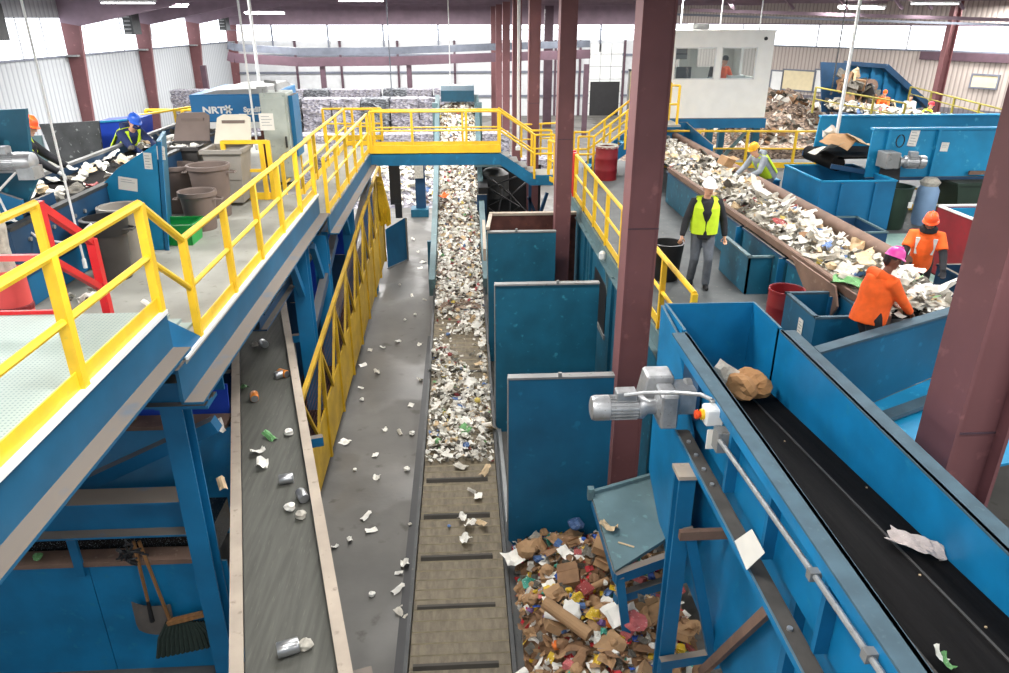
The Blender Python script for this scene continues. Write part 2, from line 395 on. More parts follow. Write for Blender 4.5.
# left wall: ribbed sheet below, daylit strip, ribbed sheet above
def xw(y): return -19.3+(y-39.67)*0.052            # the left wall runs in a little towards the back
def along_left(name,z0,z1,m_,y0=-6,y1=64,dx=0.0,t=0.2):
    return MB().prism([(xw(y0)+dx,y0,z0),(xw(y1)+dx,y1,z0),(xw(y1)+dx,y1,z1),(xw(y0)+dx,y0,z1)],(-t,0,0)).build(name,m_)
struct(along_left('wall_left',0,5.72,'rib_left')); struct(along_left('wall_left',7.4,9.3,'rib_left'))
def pane_strip(name,x0,x1,y0,y1,z0,z1,axis):
    o=struct(MB().box(x0,x1,y0,y1,z0,z1).build(name,'window')); m=MB()
    if axis=='Y':
        k=y0
        while k<y1: m.box(x1,x1+0.03,k,k+0.05,z0,z1); k+=1.9
    else:
        k=x0
        while k<x1: m.box(k,k+0.12,y0-0.08,y0,z0-0.9,z1+0.4); k+=4.3
        m.box(x0,x1,y0-0.06,y0,z0+0.62*(z1-z0),z0+0.62*(z1-z0)+0.04)
    o['_o']=o['_o']; m.build('window_mullion','liner' if axis=='Y' else 'grille',o); return o
n=1
ys=[-6]+FR+[62.5]
for a,b in zip(ys,ys[1:]):
    if b-a>0.5:
        o=struct(along_left('window_%d'%n,5.72,7.4,'window',a+0.1,b-0.1,-0.02,0.1)); n+=1; m=MB(); k=a+0.1
        while k<b: m.box(xw(k)-0.03,xw(k)+0.03,k,k+0.05,5.72,7.4); k+=1.9
        m.build('window_mullion','liner',o)
struct(along_left('trim_1',5.64,5.73,'grille',dx=0.1,t=0.1))
# portal frame columns on the left wall: they widen up to the haunch, with a bracket at the strip
for y in FR[1:]:
    X=xw(y); m=MB(); m.prism([(X,y-0.11,0),(X+0.36,y-0.11,0),(X+0.86,y-0.11,7.2),(X,y-0.11,7.2)],(0,0.22,0))
    c=m.build('frame_column','maroon')
    tag(c,'tapered red-oxide frame column on the left wall at the %s bay'%{1:'nearest',2:'second',3:'third',4:'fourth',5:'fifth',6:'sixth',7:'last'}[FR.index(y)],'column','frame columns along the left wall')
    MB().box(X+0.05,X+0.6,y-0.4,y-0.11,5.66,5.74).build('bracket','grey',c)
# rafters and purlins under the roof
for i,y in enumerate(FR):
    X=xw(y); m=MB(); m.prism([(X,y-0.12,9.28),(X,y-0.12,7.2),(X+0.86,y-0.12,7.05),(X+6.5,y-0.12,8.15),(40,y-0.12,8.25),(40,y-0.12,9.28)],(0,0.24,0))
    if y<35: m=MB().box(-19.6,40,y-0.12,y+0.12,8.3,9.28)
    struct(m.build('roof_beam','roof'))
for k,x in enumerate(range(-17,44,3)):
    struct(MB().box(x-0.04,x+0.04,-6,62.0,8.9,9.3).build('roof_beam','roof'))
# far wall, header, translucent strip, girts, roller door
def fz(py,Y=62.4): return at(500,py,Y=Y).z
zs=[fz(p) for p in (24,40,52)]
struct(MB().box(-19.2,16.2,62.5,62.7,0,zs[1]).build('wall_back','liner'))
struct(MB().box(-19.2,16.2,62.5,62.7,zs[0],9.3).build('wall_back','maroon_dark'))
pane_strip('window_%d'%n,-19,15.8,62.4,62.5,zs[1],zs[0],'X'); n+=1
struct(MB().box(-18.2,16,62.1,62.4,zs[0]-0.05,9.3).build('roof_beam','roof'))
for py in (72,55,96): struct(MB().box(-19,15.8,62.38,62.48,fz(py)-0.08,fz(py)+0.08).build('trim_2','grille'))
for x in (-13,-9.5,-5,-0.5,7.6,9.6,13.2): struct(MB().box(x-0.09,x+0.09,62.36,62.5,0,zs[1]).build('trim_3','maroon_dark'))
d=struct(MB().box(10.4,13.0,62.32,62.44,0,fz(44)).build('door_1','white')); m=MB()
for k in range(1,6): m.box(10.4,13.0,62.28,62.33,k*0.95-0.02,k*0.95+0.02)
for x in (11.25,12.1): m.box(x-0.02,x+0.02,62.28,62.33,0,fz(44))
m.build('door_seam','ink',d)
MB().box(10.5,12.9,62.25,62.34,0,fz(82)).build('door_opening','black',d)
# lower header beam across the hall in front of the far wall, sagging a little to its middle
YB=51.0; pts=[at(x,y,Y=YB) for x,y in ((228,56),(235,58),(300,62),(400,61),(500,57),(590,54))]
m=MB()
for a,b in zip(pts,pts[1:]): m.bar(a,b,0.3,0.55)
struct(m.build('roof_beam','maroon_dark'))
m=MB()
for a,b in zip(pts,pts[1:]): m.bar(a+V((0,0.4,0.62)),b+V((0,0.4,0.62)),0.5,0.42)
struct(m.build('roof_beam','conduitgrey'))
for x in (-16.6,-9.0,-3.4,8.3): struct(MB().box(x-0.16,x+0.16,YB-0.05,YB+0.27,0,4.6).build('column','maroon_dark'))
# right wall: ribbed sheet running back at an angle, dark kick sheet, daylit strip
A=V((16.0,62.6,0)); B=V((45.0,17.0,0)); dr=(B-A).normalized(); nr=V((-dr.y*-1,dr.x*-1,0)); nr=V((dr.y,-dr.x,0)); 
if nr.y>0: nr=-nr
LR=(B-A).length
def wall_r(name,z0,z1,m_,t=0.2,s0=0,s1=None,kind='wall'):
    s1=s1 or LR
    mb=MB(); mb.box(s0,s1,0,t,z0,z1); o=mb.build(name,m_,origin=(0,0,0)); o['_o']=(0,0,0)
    ang=math.atan2(dr.y,dr.x); o.rotation_euler=(0,0,ang); o.location=A-nr*0 ; return struct(o)
wall_r('wall_right',0,2.6,'rib_dark'); wall_r('wall_right',2.6,5.68,'rib_right'); wall_r('wall_right',7.0,9.3,'rib_right')
wn=wall_r('window_%d'%n,5.68,7.0,'window',0.12); n+=1
for s in range(2,int(LR),6):
    mb=MB(); mb.box(s,s+0.08,-0.06,0.0,5.68,7.0); mb.build('window_mullion','liner',wn)
wall_r('trim_4',5.6,5.69,'grille',-0.1); wall_r('trim_5',6.98,7.06,'roof',-0.1)
for (x0,y0,x1,y1,mm) in ((662+119,70,815,88,'cream'),(669,71,684,88,'white'),(975,75,996,88,'cream')):
    pass
def on_wall_r(px,py):
    # the point of the right wall's plane at a pixel
    r=FW+RT*((px-504.5)/FOC)+UP*((336.5-py)/FOC); q=A-EYE; t=q.dot(nr)/r.dot(nr); p=EYE+r*t; return (p-A).dot(dr), p.z
for (x0,y0,x1,y1,mm) in ((785,70,813,91,'cream'),(773,71,781,90,'white'),(817,70,823,92,'white'),(974,75,996,88,'cream')):
    s0,z1=on_wall_r(x0,y0); s1,z0=on_wall_r(x1,y1)
    w=wall_r('window_%d'%n,z0,z1,mm,-0.08,s0,s1); n+=1
    mb=MB(); t=0.09
    for q in ((s0-t,s1+t,z1,z1+t),(s0-t,s1+t,z0-t,z0),(s0-t,s0,z0,z1),(s1,s1+t,z0,z1)): mb.box(q[0],q[1],-0.12,0,q[2],q[3])
    mb.build('window_frame','grille',w)
# square pipe and long girder below the roof on the right
for (a,b,w,m_) in (((690,10,44),(1009,20,36),0.16,'roof'),((665,14,40),(1009,25,33),0.1,'grille')):
    pa=at(a[0],a[1],Y=a[2]); pb=at(b[0],b[1],Y=b[2]); pb=pb+(pb-pa)*0.4
    struct(MB().bar(pa,pb,w,w).build('roof_beam',m_))
for px in (730,790,845,900,930,962):
    p=at(px,9,Y=39); struct(MB().bar((p.x-0.5,39.5,p.z+0.9),(p.x+0.4,39.5,p.z),0.12,0.12).build('roof_beam','roof'))
# dark girder on the right wall
wall_r('trim_6',5.15,5.6,'maroon_dark',-0.2,21.0,34.0)

# ------------------------------------------------------------------ free-standing steel columns of the middle row
ordn=['nearest','second','third','fourth','fifth','sixth','last']
for i,y in enumerate(FR[:7]):
    hw=0.2 if i==0 else 0.18; CXm=2.3
    m=MB(); m.box(CXm-hw,CXm-hw+0.03,y-0.2,y+0.2,0,8.14); m.box(CXm+hw-0.03,CXm+hw,y-0.2,y+0.2,0,8.14); m.box(CXm-hw+0.03,CXm+hw-0.03,y-0.19,y-0.14,0,8.14)
    where=['beside the motor of the black belt conveyor','rising between the bunkers and the right platform','behind the end of the yellow footbridge','','','',''][i]
    c=m.build('steel_column','maroon'); tag(c,('%s red-oxide steel column of the middle row '%ordn[i]+where).strip(),'column','steel columns of the middle row')
    if i<3: MB().box(CXm-hw-0.002,CXm+hw+0.002,y-0.206,y-0.2,4.9,4.915).build('splice_plate','maroon_dark',c)
# the big column close by on the right
m=MB(); cx,cy=4.66,5.72
R=Matrix.Rotation(math.radians(0),4,'Z')
def rot(p): q=R@V(p); return (q.x+cx,q.y+cy,q.z)
for (x0,x1,y0,y1) in ((-0.26,-0.225,-0.25,0.25),(0.225,0.26,-0.25,0.25),(-0.225,0.225,-0.12,-0.09)):
    a=[rot((x,y,0)) for x,y in ((x0,y0),(x1,y0),(x1,y1),(x0,y1))]; m.prism(a,(0,0,9.28))
c=tag(m.build('steel_column','maroon'),'massive red-oxide steel column close by at the right, behind the black belt conveyor','column')
MB().prism([rot(p) for p in ((-0.22,-0.13,3.86),(0.22,-0.13,3.86),(0.22,-0.12,3.86),(-0.22,-0.12,3.86))],(0,0,0.02)).build('splice_plate','maroon_dark',c)
# column before the right wall
p=at(945,60,Y=41); m=MB()
for dx in (-0.22,0.19): m.box(p.x+dx,p.x+dx+0.03,40.8,41.2,0,9.28)
m.box(p.x-0.19,p.x+0.19,40.98,41.02,0,9.28)
tag(m.build('steel_column','maroon'),'red-oxide steel column standing alone before the ribbed right wall','column')
# dark far column pair left of the roller door
tag(MB().box(5.9,6.5,55.1,55.5,0,9.28).build('steel_column','maroon_dark'),'dark steel column far back, between the middle row and the roller door','column')
# unit heaters / louvred boxes high on the left wall
for k,(px,py0,py1,w,Y_,lab) in enumerate(((2,6,40,1.1,33.5,'grey louvred unit high on the left wall, leftmost of the three'),(124,7,36,1.1,45.7,'grey louvred unit high on the left wall between the first two frame columns in view'),(226,14,33,1.0,60.6,'grey louvred unit high on the left wall, farthest of the three'))):
    y=Y_; X=xw(y)+0.82; z0,z1=6.55,7.95
    t=thing('louvre_unit',lab,'heater',(X,y,z0),'louvred units on the left wall')
    sub(t,'housing',MB().box(X-0.5,X,y-w/2,y+w/2,z0,z1),'darkgrey')
    m=MB()
    for i in range(7):
        zz=z0+0.08+i*(z1-z0-0.16)/6; m.box(X-0.44,X-0.1,y-w/2-0.03,y-w/2,zz-0.03,zz+0.03)
    sub(t,'louvres',m,'grey'); sub(t,'bracket',MB().box(X-0.815,X-0.5,y-0.05,y+0.05,z1-0.12,z1-0.04),'grey')
# ------------------------------------------------------------------ lights
w=bpy.data.worlds.new('sky'); S.world=w; w.use_nodes=True
bg=w.node_tree.nodes['Background']; bg.inputs[0].default_value=(0.86,0.93,1.0,1); bg.inputs[1].default_value=0.6
S.view_settings.view_transform='Standard'; S.view_settings.look='None'; S.view_settings.gamma=1; S.view_settings.use_curve_mapping=False
S.view_settings.exposure=-0.08
def fixture(x,y,z,lab,along='X',L=2.4,power=170):
    t=thing('ceiling_light',lab,'light',(x,y,z),'fluorescent strip lights under the roof')
    a,b=((L/2,0.14) if along=='X' else (0.14,L/2))
    sub(t,'housing',MB().box(x-a,x+a,y-b,y+b,z+0.07,z+0.16),'white')
    m=MB()
    for s in (-0.06,0.06):
        if along=='X': m.tube([(x-a+0.05,y+s,z+0.03),(x+a-0.05,y+s,z+0.03)],0.028,6)
        else: m.tube([(x+s,y-b+0.05,z+0.03),(x+s,y+b-0.05,z+0.03)],0.028,6)
    sub(t,'tube',m,'tube')
    m=MB()
    for s in (-0.8,0.8): m.bar((x+(s*a if along=='X' else 0),y+(0 if along=='X' else s*b),z+0.15),(x+(s*a if along=='X' else 0),y+(0 if along=='X' else s*b),9.3),0.012,0.012)
    sub(t,'hanger',m,'grey')
    return t
def lamp(x,y,z,power,sx=2.4,sy=1.2):
    l=bpy.data.lights.new('area_lamp','AREA'); l.shape='RECTANGLE'; l.size=sx; l.size_y=sy; l.energy=power; l.color=(1.0,0.985,0.96)
    o=bpy.data.objects.new('area_lamp',l); COL.objects.link(o); o.location=(x,y,z-0.02)
for (px,py,Y,lab) in ((128,2.5,37,'long strip light near the roof, over the first wall bay at left'),(163,6,40.5,'long strip light near the roof, just right of the first one at left'),
      (265,13.5,50,'short strip light under the purlins above the blue sorter housing'),(361,0.5,42,'strip light at the roof left of the far conveyor head'),
      (862,8,40,'strip light below the roof left of the lone right column'),(935,3.5,38,'strip light at the roof beside the top of the lone right column')):
    p=at(px,py,Y=Y); fixture(p.x,Y,p.z-0.05,lab)
    lamp(p.x,Y,p.z-0.1,260)
ADDED_LAMPS=[]  # rows of bare area lamps added without fixtures, spaced to shape the light
for y in (-2,4,10,17,24,32,40,49,57):
    for x in (-12.5,-6.5,-0.9,6.0,13,20,28):
        if y>45 and x>18: continue
        ADDED_LAMPS.append((x,y))
for x,y in ADDED_LAMPS:
    lamp(x,y,8.05,(250 if y<8 else (350 if y<20 else (560 if y<30 else 860)))*(1.0 if y<20 else 0.95)*(1.2 if x==-0.9 and y<20 else 1))
# ------------------------------------------------------------------ left mezzanine
# upper platform (photographer's level) with perforated plate
t=thing('platform','raised platform of perforated pale plate at lower left with blue edge beam','walkway',(-2.65,6,5.06))
sub(t,'deck',MB().box(-3.5,-2.62,0.6,6.05,5.03,5.06).box(-7,-3.5,0.6,6.05,5.03,5.06),'perf')
sub(t,'stringer',MB().bar((-2.64,0.6,4.86),(-2.64,6.1,4.86),0.03,0.36).bar((-2.56,0.6,4.69),(-2.56,6.1,4.69),0.18,0.025).box(-3.5,-2.65,6.05,6.08,4.66,5.04),'deckbeam')
sub(t,'edge_strip',MB().box(-2.66,-2.6,0.6,6.08,5.04,5.075),'white')
railing('yellow guardrail along the near perforated platform at lower left',[(-2.65,1.2,5.06),(-2.65,3.0,5.06),(-2.65,4.62,5.06),(-2.65,6.04,5.06)],h=0.95,post=1.7,r=0.036)
railing('short yellow handrail at the far side of the near platform, ending at the red posts',[(-3.5,3.6,5.06),(-3.5,6.1,5.06)],h=0.95,post=2.6,r=0.034,toe=0,mid=False)
# stair down between the two yellow rails
t=thing('stair','short stair of three treads between the perforated platform and the long walkway','stair',(-3.05,6.4,4.5))
for k in range(3): sub(t,'tread',MB().box(-3.46,-2.7,6.05+0.24*k,6.33+0.24*k,4.9-0.14*k,4.93-0.14*k),'perf')
sub(t,'stringer',MB().prism([(-2.66,6.05,4.66),(-2.66,6.05,5.0),(-2.66,6.8,4.5),(-2.66,6.8,4.2)],(0.03,0,0)).prism([(-3.5,6.05,4.66),(-3.5,6.05,5.0),(-3.5,6.8,4.5),(-3.5,6.8,4.2)],(0.03,0,0)),'blue')
t=thing('guardrail','yellow sloping handrail from the platform down to the long left walkway','railing',(-2.65,6.4,4.7))
sub(t,'top_rail',MB().tube([(-2.65,6.05,6.0),(-2.65,6.78,5.5)],0.036,8),'yellow',smooth=True)
sub(t,'middle_rail',MB().tube([(-2.65,6.05,5.52),(-2.65,6.78,5.02)],0.028,8),'yellow',smooth=True)
t=thing('guardrail','bright red stair handrail with two red posts, behind the yellow platform rail','railing',(-3.5,6.45,4.7))
for y,z0,z1 in ((6.14,5.0,6.02),(6.85,4.5,5.5)): sub(t,'post',MB().bar((-3.5,y,z0),(-3.5,y,z1),0.075,0.075),'red')
sub(t,'top_rail',MB().bar((-3.5,6.14,5.99),(-3.5,6.85,5.47),0.06,0.07),'red'); sub(t,'middle_rail',MB().bar((-3.5,6.14,5.52),(-3.5,6.85,5.0),0.05,0.06),'red')
sub(t,'toe_board',MB().box(-5.2,-3.52,6.06,6.09,5.02,5.09),'red'); sub(t,'side_bar',MB().bar((-5.2,6.12,5.55),(-3.52,6.12,5.55),0.05,0.05),'salmon')
# long walkway and equipment floor
t=thing('walkway','long grey walkway deck on blue edge beam where the waste bins stand','walkway',(-2.65,10,4.5))
sub(t,'deck',MB().box(-9.5,-2.62,6.3,13.2,4.44,4.5).box(-9.5,-3.35,13.2,19.0,4.44,4.5),'deck')
sub(t,'stringer',MB().bar((-2.64,6.1,4.3),(-2.64,13.25,4.3),0.03,0.34).bar((-2.55,6.1,4.13),(-2.55,13.25,4.13),0.2,0.025).box(-3.3,-2.66,13.22,13.25,4.0,4.46),'deckbeam')
sub(t,'edge_strip',MB().box(-2.66,-2.6,6.3,13.2,4.48,4.512),'white')
for y in (7.4,9.3,11.2,13.0): sub(t,'joist',MB().box(-9,-2.66,y-0.05,y+0.05,4.14,4.44),'blue')
railing('long yellow guardrail beside the bins on the left walkway',[(-2.65,6.8,4.5),(-2.65,13.1,4.5)],h=1.0,post=1.3,r=0.032)
t=thing('walkway','narrow lower walkway deck leading from the bins to the footbridge','walkway',(-2.9,17,4.085))
sub(t,'deck',MB().box(-3.3,-2.5,13.3,21.2,4.05,4.085),'deck')
sub(t,'stringer',MB().bar((-2.5,13.3,3.9),(-2.5,20.2,3.9),0.03,0.32).bar((-2.42,13.3,3.74),(-2.42,20.2,3.74),0.18,0.025),'deckbeam')
railing('yellow guardrail on the channel side of the narrow walkway before the footbridge',[(-2.52,13.5,4.085),(-2.52,20.1,4.085)],h=1.0,post=1.25,r=0.03)
railing('yellow guardrail on the wall side of the narrow walkway before the footbridge',[(-3.28,13.6,4.085),(-3.28,21.3,4.085),(-2.5,21.3,4.085)],h=1.0,post=1.5,r=0.03)
railing('low yellow railing behind the narrow walkway, in front of the bales',[(-4.1,22.6,4.05),(-2.4,22.6,4.05)],h=0.9,post=0.85,r=0.03)
t=thing('gate_frame','yellow gate post pair on the deck between the wheeled bin and the grey cabinet','gate',(-3.7,12.85,4.5))
for x in (-4.05,-3.42,-3.3): sub(t,'post',MB().bar((x,12.85,4.5),(x,12.85,5.5),0.07,0.07),'yellow')
sub(t,'rail',MB().bar((-4.05,12.85,5.48),(-3.3,12.85,5.48),0.06,0.06).bar((-4.05,12.85,5.0),(-3.42,12.85,5.0),0.05,0.05),'yellow'); sub(t,'toe_board',MB().box(-4.05,-3.3,12.84,12.86,4.5,4.62),'yellow')
railing('yellow railing along the far side of the left deck, by the white wall',[(-7.1,17.5,4.5),(-5.5,17.5,4.5)],h=1.0,post=0.9,r=0.03)
# footbridge
YB0,YB1=20.2,21.05
t=thing('footbridge','yellow and blue footbridge crossing over the paper-covered incline','walkway',(-0.7,20.6,4.08))
sub(t,'deck',MB().box(-2.55,1.0,YB0,YB1,4.04,4.08),'deck')
for y in (YB0,YB1): sub(t,'stringer',MB().box(-2.55,1.02,y-0.03,y+0.03,3.72,4.02),'panelblue')
sub(t,'toe_board',MB().box(-2.5,1.0,YB0-0.04,YB0-0.02,4.05,4.26),'yellow')
railing('front yellow guardrail of the footbridge over the paper-covered incline',[(-2.45,YB0,4.08),(-1.35,YB0,4.08),(0.1,YB0,4.08),(1.0,YB0,4.08)],h=1.05,post=1.5,r=0.03,toe=0)
railing('rear yellow guardrail of the footbridge over the paper-covered incline',[(-2.45,YB1,4.08),(0.0,YB1,4.08),(1.0,YB1,4.08)],h=1.0,post=1.8,r=0.026)
t=thing('stair','short blue stair falling from the footbridge to the right landing','stair',(1.5,20.6,3.4))
sub(t,'stringer',MB().prism([(1.0,YB0-0.02,3.72),(1.0,YB0-0.02,4.04),(1.95,YB0-0.02,3.42),(2.6,YB0-0.02,3.42),(2.6,YB0-0.02,3.14),(1.85,YB0-0.02,3.14)],(0,0.05,0)),'panelblue')
sub(t,'stringer',MB().prism([(1.0,YB1,3.72),(1.0,YB1,4.04),(1.95,YB1,3.42),(2.6,YB1,3.42),(2.6,YB1,3.14),(1.85,YB1,3.14)],(0,0.05,0)),'blue')
for k in range(4): sub(t,'tread',MB().box(1.02+0.24*k,1.28+0.24*k,YB0+0.03,YB1,3.9-0.14*k,3.93-0.14*k),'grey')
sub(t,'landing',MB().box(1.95,2.6,YB0+0.03,YB1,3.38,3.42),'deck')
t=thing('guardrail','yellow sloping handrails of the stair at the right end of the footbridge','railing',(1.5,20.2,3.6))
for y in (YB0,YB1):
    sub(t,'top_rail',MB().tube([(1.0,y,5.12),(1.95,y,4.5),(2.5,y,4.5)],0.03,8),'yellow'); sub(t,'middle_rail',MB().tube([(1.0,y,4.62),(1.95,y,4.0),(2.5,y,4.0)],0.026,8),'yellow')
    for x,z in ((1.95,3.42),(2.5,3.42)): sub(t,'post',MB().bar((x,y,z-0.1),(x,y,z+1.08),0.06,0.06),'yellow')
# structure under the left deck
t=thing('support_column','blue steel column under the near left platform, beside the hanging broom','column',(-2.98,6.7,0))
m=MB(); m.box(-3.09,-2.87,6.58,6.605,0,3.82).box(-3.09,-2.87,6.79,6.815,0,3.82).box(-2.99,-2.97,6.6,6.79,0,3.82); sub(t,'shaft',m,'blue'); sub(t,'base_plate',MB().box(-3.15,-2.82,6.5,6.9,0,0.03),'blue'); sub(t,'cap_plate',MB().box(-3.12,-2.6,6.55,6.85,3.82,3.86),'blue')
for y,lab in ((11.6,'blue steel column under the long walkway, rising beside the dark can belt'),(13.4,'blue steel column under the step of the long walkway'),(16.8,'blue steel column under the narrow walkway, behind the yellow mesh guard'),(20.4,'blue steel column under the left end of the footbridge')):
    t=thing('support_column',lab,'column',(-2.7,y,0)); zt=4.12 if y<13 else 3.72
    m=MB(); m.box(-2.83,-2.57,y-0.12,y-0.1,0,zt).box(-2.83,-2.57,y+0.1,y+0.12,0,zt).box(-2.71,-2.69,y-0.1,y+0.1,0,zt); sub(t,'shaft',m,'blue')
    sub(t,'knee_brace',MB().bar((-2.7,y-0.1,zt-0.9),(-2.7,y-0.75,zt-0.02),0.1,0.12),'blue')
tag(MB().ibeam((-9,6.9,2.34),(-3.09,6.9,2.34),0.3,0.46).build('cross_beam','blue'),'dusty blue cross beam above the trough of broken glass at lower left','beam')
tag(MB().ibeam((-8.5,6.6,4.0),(-2.6,6.6,4.0),0.2,0.28).build('cross_beam','blue'),'blue cross beam meeting the column just under the near platform','beam')
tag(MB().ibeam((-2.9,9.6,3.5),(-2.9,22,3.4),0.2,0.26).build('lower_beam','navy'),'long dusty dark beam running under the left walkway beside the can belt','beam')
tag(MB().bar((-5.2,7.6,2.0),(-2.95,7.6,3.05),0.16,0.16).build('diagonal_brace','blue'),'dusty blue diagonal brace between the cross beam and the left column','beam')
tag(MB().bar((-2.75,11.8,2.2),(-2.6,14.3,3.4),0.14,0.14).build('diagonal_brace','navy'),'dusty brace rising behind the can belt under the long walkway','beam')
tag(MB().bar((-2.75,13.5,1.4),(-2.6,20.2,3.4),0.14,0.14).build('diagonal_brace','navy'),'dusty brace behind the yellow mesh guard under the narrow walkway','beam')
# bunker wall with ledge and glass trough, broom and shovel hanging on it
t=thing('bunker_wall','blue steel bunker wall with dusty ledge at the lower left corner','wall',(-5.5,6.95,0))
sub(t,'panel',MB().box(-9,-4.42,6.9,6.93,0,1.62).box(-4.41,-2.85,6.9,6.93,0,1.62),'blue_bare')
sub(t,'ledge',MB().box(-9,-3.1,6.88,7.12,1.62,1.68),'brownboard')
sub(t,'rib',MB().box(-4.55,-4.45,6.86,6.9,1.5,2.02),'blue')
tag(MB().box(-9,-3.1,7.15,7.9,1.4,1.8).build('glass_cullet','cullet'),'trough of dark broken glass behind the bunker ledge','broken glass',kind='stuff')
t=thing('hopper_wall','blue upper hopper panel behind the diagonal brace at lower left','wall',(-5,9,1))
sub(t,'panel',MB().prism([(-8,8.2,1.0),(-3.15,8.2,1.0),(-3.3,9.0,2.18),(-8,9.0,2.18)],(0,0.03,0)),'blue_bare'); sub(t,'ledge',MB().box(-8,-3.36,8.98,9.3,2.18,2.24),'brownboard')
sub(t,'upper_panel',MB().box(-8,-3.42,9.3,9.34,2.62,3.9),'blue')
tag(MB().prism([(-8,9.35,2.2),(-3.42,9.35,2.2),(-3.42,9.42,2.64),(-8,9.42,2.64)],(0,0.03,0)).build('tarpaulin','royal'),'strip of royal blue sheeting behind the hopper ledge under the walkway','tarpaulin')
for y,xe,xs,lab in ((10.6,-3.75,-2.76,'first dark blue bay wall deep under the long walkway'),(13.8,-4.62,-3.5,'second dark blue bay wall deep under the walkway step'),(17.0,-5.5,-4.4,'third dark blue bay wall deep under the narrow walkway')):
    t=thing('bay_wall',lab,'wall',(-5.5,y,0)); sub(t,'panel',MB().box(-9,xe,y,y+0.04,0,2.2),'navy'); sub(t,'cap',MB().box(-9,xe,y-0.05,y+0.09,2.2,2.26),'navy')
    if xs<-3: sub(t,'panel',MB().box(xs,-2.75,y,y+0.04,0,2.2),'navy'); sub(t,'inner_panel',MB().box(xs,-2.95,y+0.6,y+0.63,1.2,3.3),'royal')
# hanging tools
def hang(kind,label,x,zt,zb,dx,build):
    t=thing(kind,label,kind,(x,6.8,zb)); sub(t,'handle',MB().tube([(x+dx,6.83,zt),(x,6.78,zb+0.42)],0.02,8),'wood',smooth=True); build(t,x,zb); return t
def broom_head(t,x,zb):
    sub(t,'head_bar',MB().bar((x-0.02,6.76,zb+0.44),(x+0.44,6.76,zb+0.56),0.07,0.05),'wood')
    m=MB()
    for k in range(15):
        u=-0.22+0.04*k; a=(x+u*0.8+0.14,6.76,zb+0.42+0.03*math.cos(u*4)); b=(x+u*1.5+0.12,6.72,zb-0.06+0.1*k/8)
        m.tube([a,((a[0]+b[0])/2+u*0.12,6.74,(a[2]+b[2])/2+0.03),b],[0.016,0.026,0.028],6)
    sub(t,'bristles',m,'broom')
def shovel_head(t,x,zb):
    sub(t,'socket',MB().tube([(x,6.78,zb+0.5),(x,6.77,zb+0.2)],[0.02,0.03],8),'black')
    m=MB(); P=[]
    for j in range(6):
        for i in range(7):
            u=i/6*2-1; v=j/5; P.append((x+u*(0.22-0.02*(v>0.9)*abs(u)),6.83-0.05*(1-u*u)-0.02*v,zb+0.42-0.42*v-0.03*u))
    m.add(P,[(j*7+i,j*7+i+1,(j+1)*7+i+1,(j+1)*7+i) for j in range(5) for i in range(6)]); o=sub(t,'blade',m,'shovel'); s=o.modifiers.new('t','SOLIDIFY'); s.thickness=0.006
hang('broom','broom with dark green bristles hanging on the blue bunker wall',-3.58,2.0,0.42,-0.16,broom_head)
hang('shovel','flat dull shovel hanging left of the broom on the blue bunker wall',-3.78,2.0,0.68,-0.02,shovel_head)
m=MB()
for k in range(26):
    a=rnd.uniform(0,2*PI); p=V((-3.76+rnd.gauss(0,0.05),6.62+rnd.gauss(0,0.02),2.02+rnd.gauss(0,0.06))); q=p+V((math.cos(a)*0.12,rnd.uniform(-.04,.02),math.sin(a)*0.12)); m.tube([p,(p+q)/2+V((0,-0.03,0.02)),q],0.012,5)
tag(m.build('rope_knot','black'),'tangle of black rope tying the broom and shovel to the beam','rope')
# ------------------------------------------------------------------ the can belt
d=V((-0.2676,0.9635,0)).normalized(); nrm=V((d.y,-d.x,0)); a0=nrm*-0.26; ZC=2.2; W=0.38; L0,L1=2.2,17.0
t=thing('can_conveyor','grey belt conveyor with beige side rails carrying cans under the left walkway','conveyor',(a0.x+d.x*6,a0.y+d.y*6,0))
def cb(s,u,z): p=a0+d*s+nrm*u; return (p.x,p.y,z)
m=MB(); N=40
m.prism([cb(L0,-W,ZC),cb(L1,-W,ZC),cb(L1,W,ZC),cb(L0,W,ZC)],(0,0,-0.03)); sub(t,'belt',m,'beltgrey')
for s_,nm in ((-1,'left'),(1,'right')):
    sub(t,'side_rail',MB().bar(cb(L0,s_*(W+0.06),ZC+0.09),cb(L1,s_*(W+0.06),ZC+0.09),0.12,0.03),'beige')
    sub(t,'side_plate',MB().bar(cb(L0,s_*(W+0.1),ZC-0.06),cb(L1,s_*(W+0.1),ZC-0.06),0.02,0.28),'navy')
    m=MB(); e0=[]
    for k in range(170): e0.append(cb(L0+0.1+k*0.08,s_*(W-0.005),ZC+(0.02 if k%2 else 0.045)))
    n0=len(e0); m.add(e0+[cb(L0+0.1+k*0.08,s_*(W-0.005),ZC+0.085) for k in range(n0)],[(k,k+1,n0+k+1,n0+k) for k in range(n0-1)]); sub(t,'skirt',m,'charcoal')
for s_ in (4.95,9.2,13.0):
    for u in (-W-0.02,W+0.02): sub(t,'leg',MB().bar(cb(s_,u,0),cb(s_,u,ZC-0.15),0.09,0.09),'blue')
    sub(t,'cross_tie',MB().bar(cb(s_,-W,ZC-0.25),cb(s_,W+0.3,ZC-0.25),0.1,0.14),'blue')
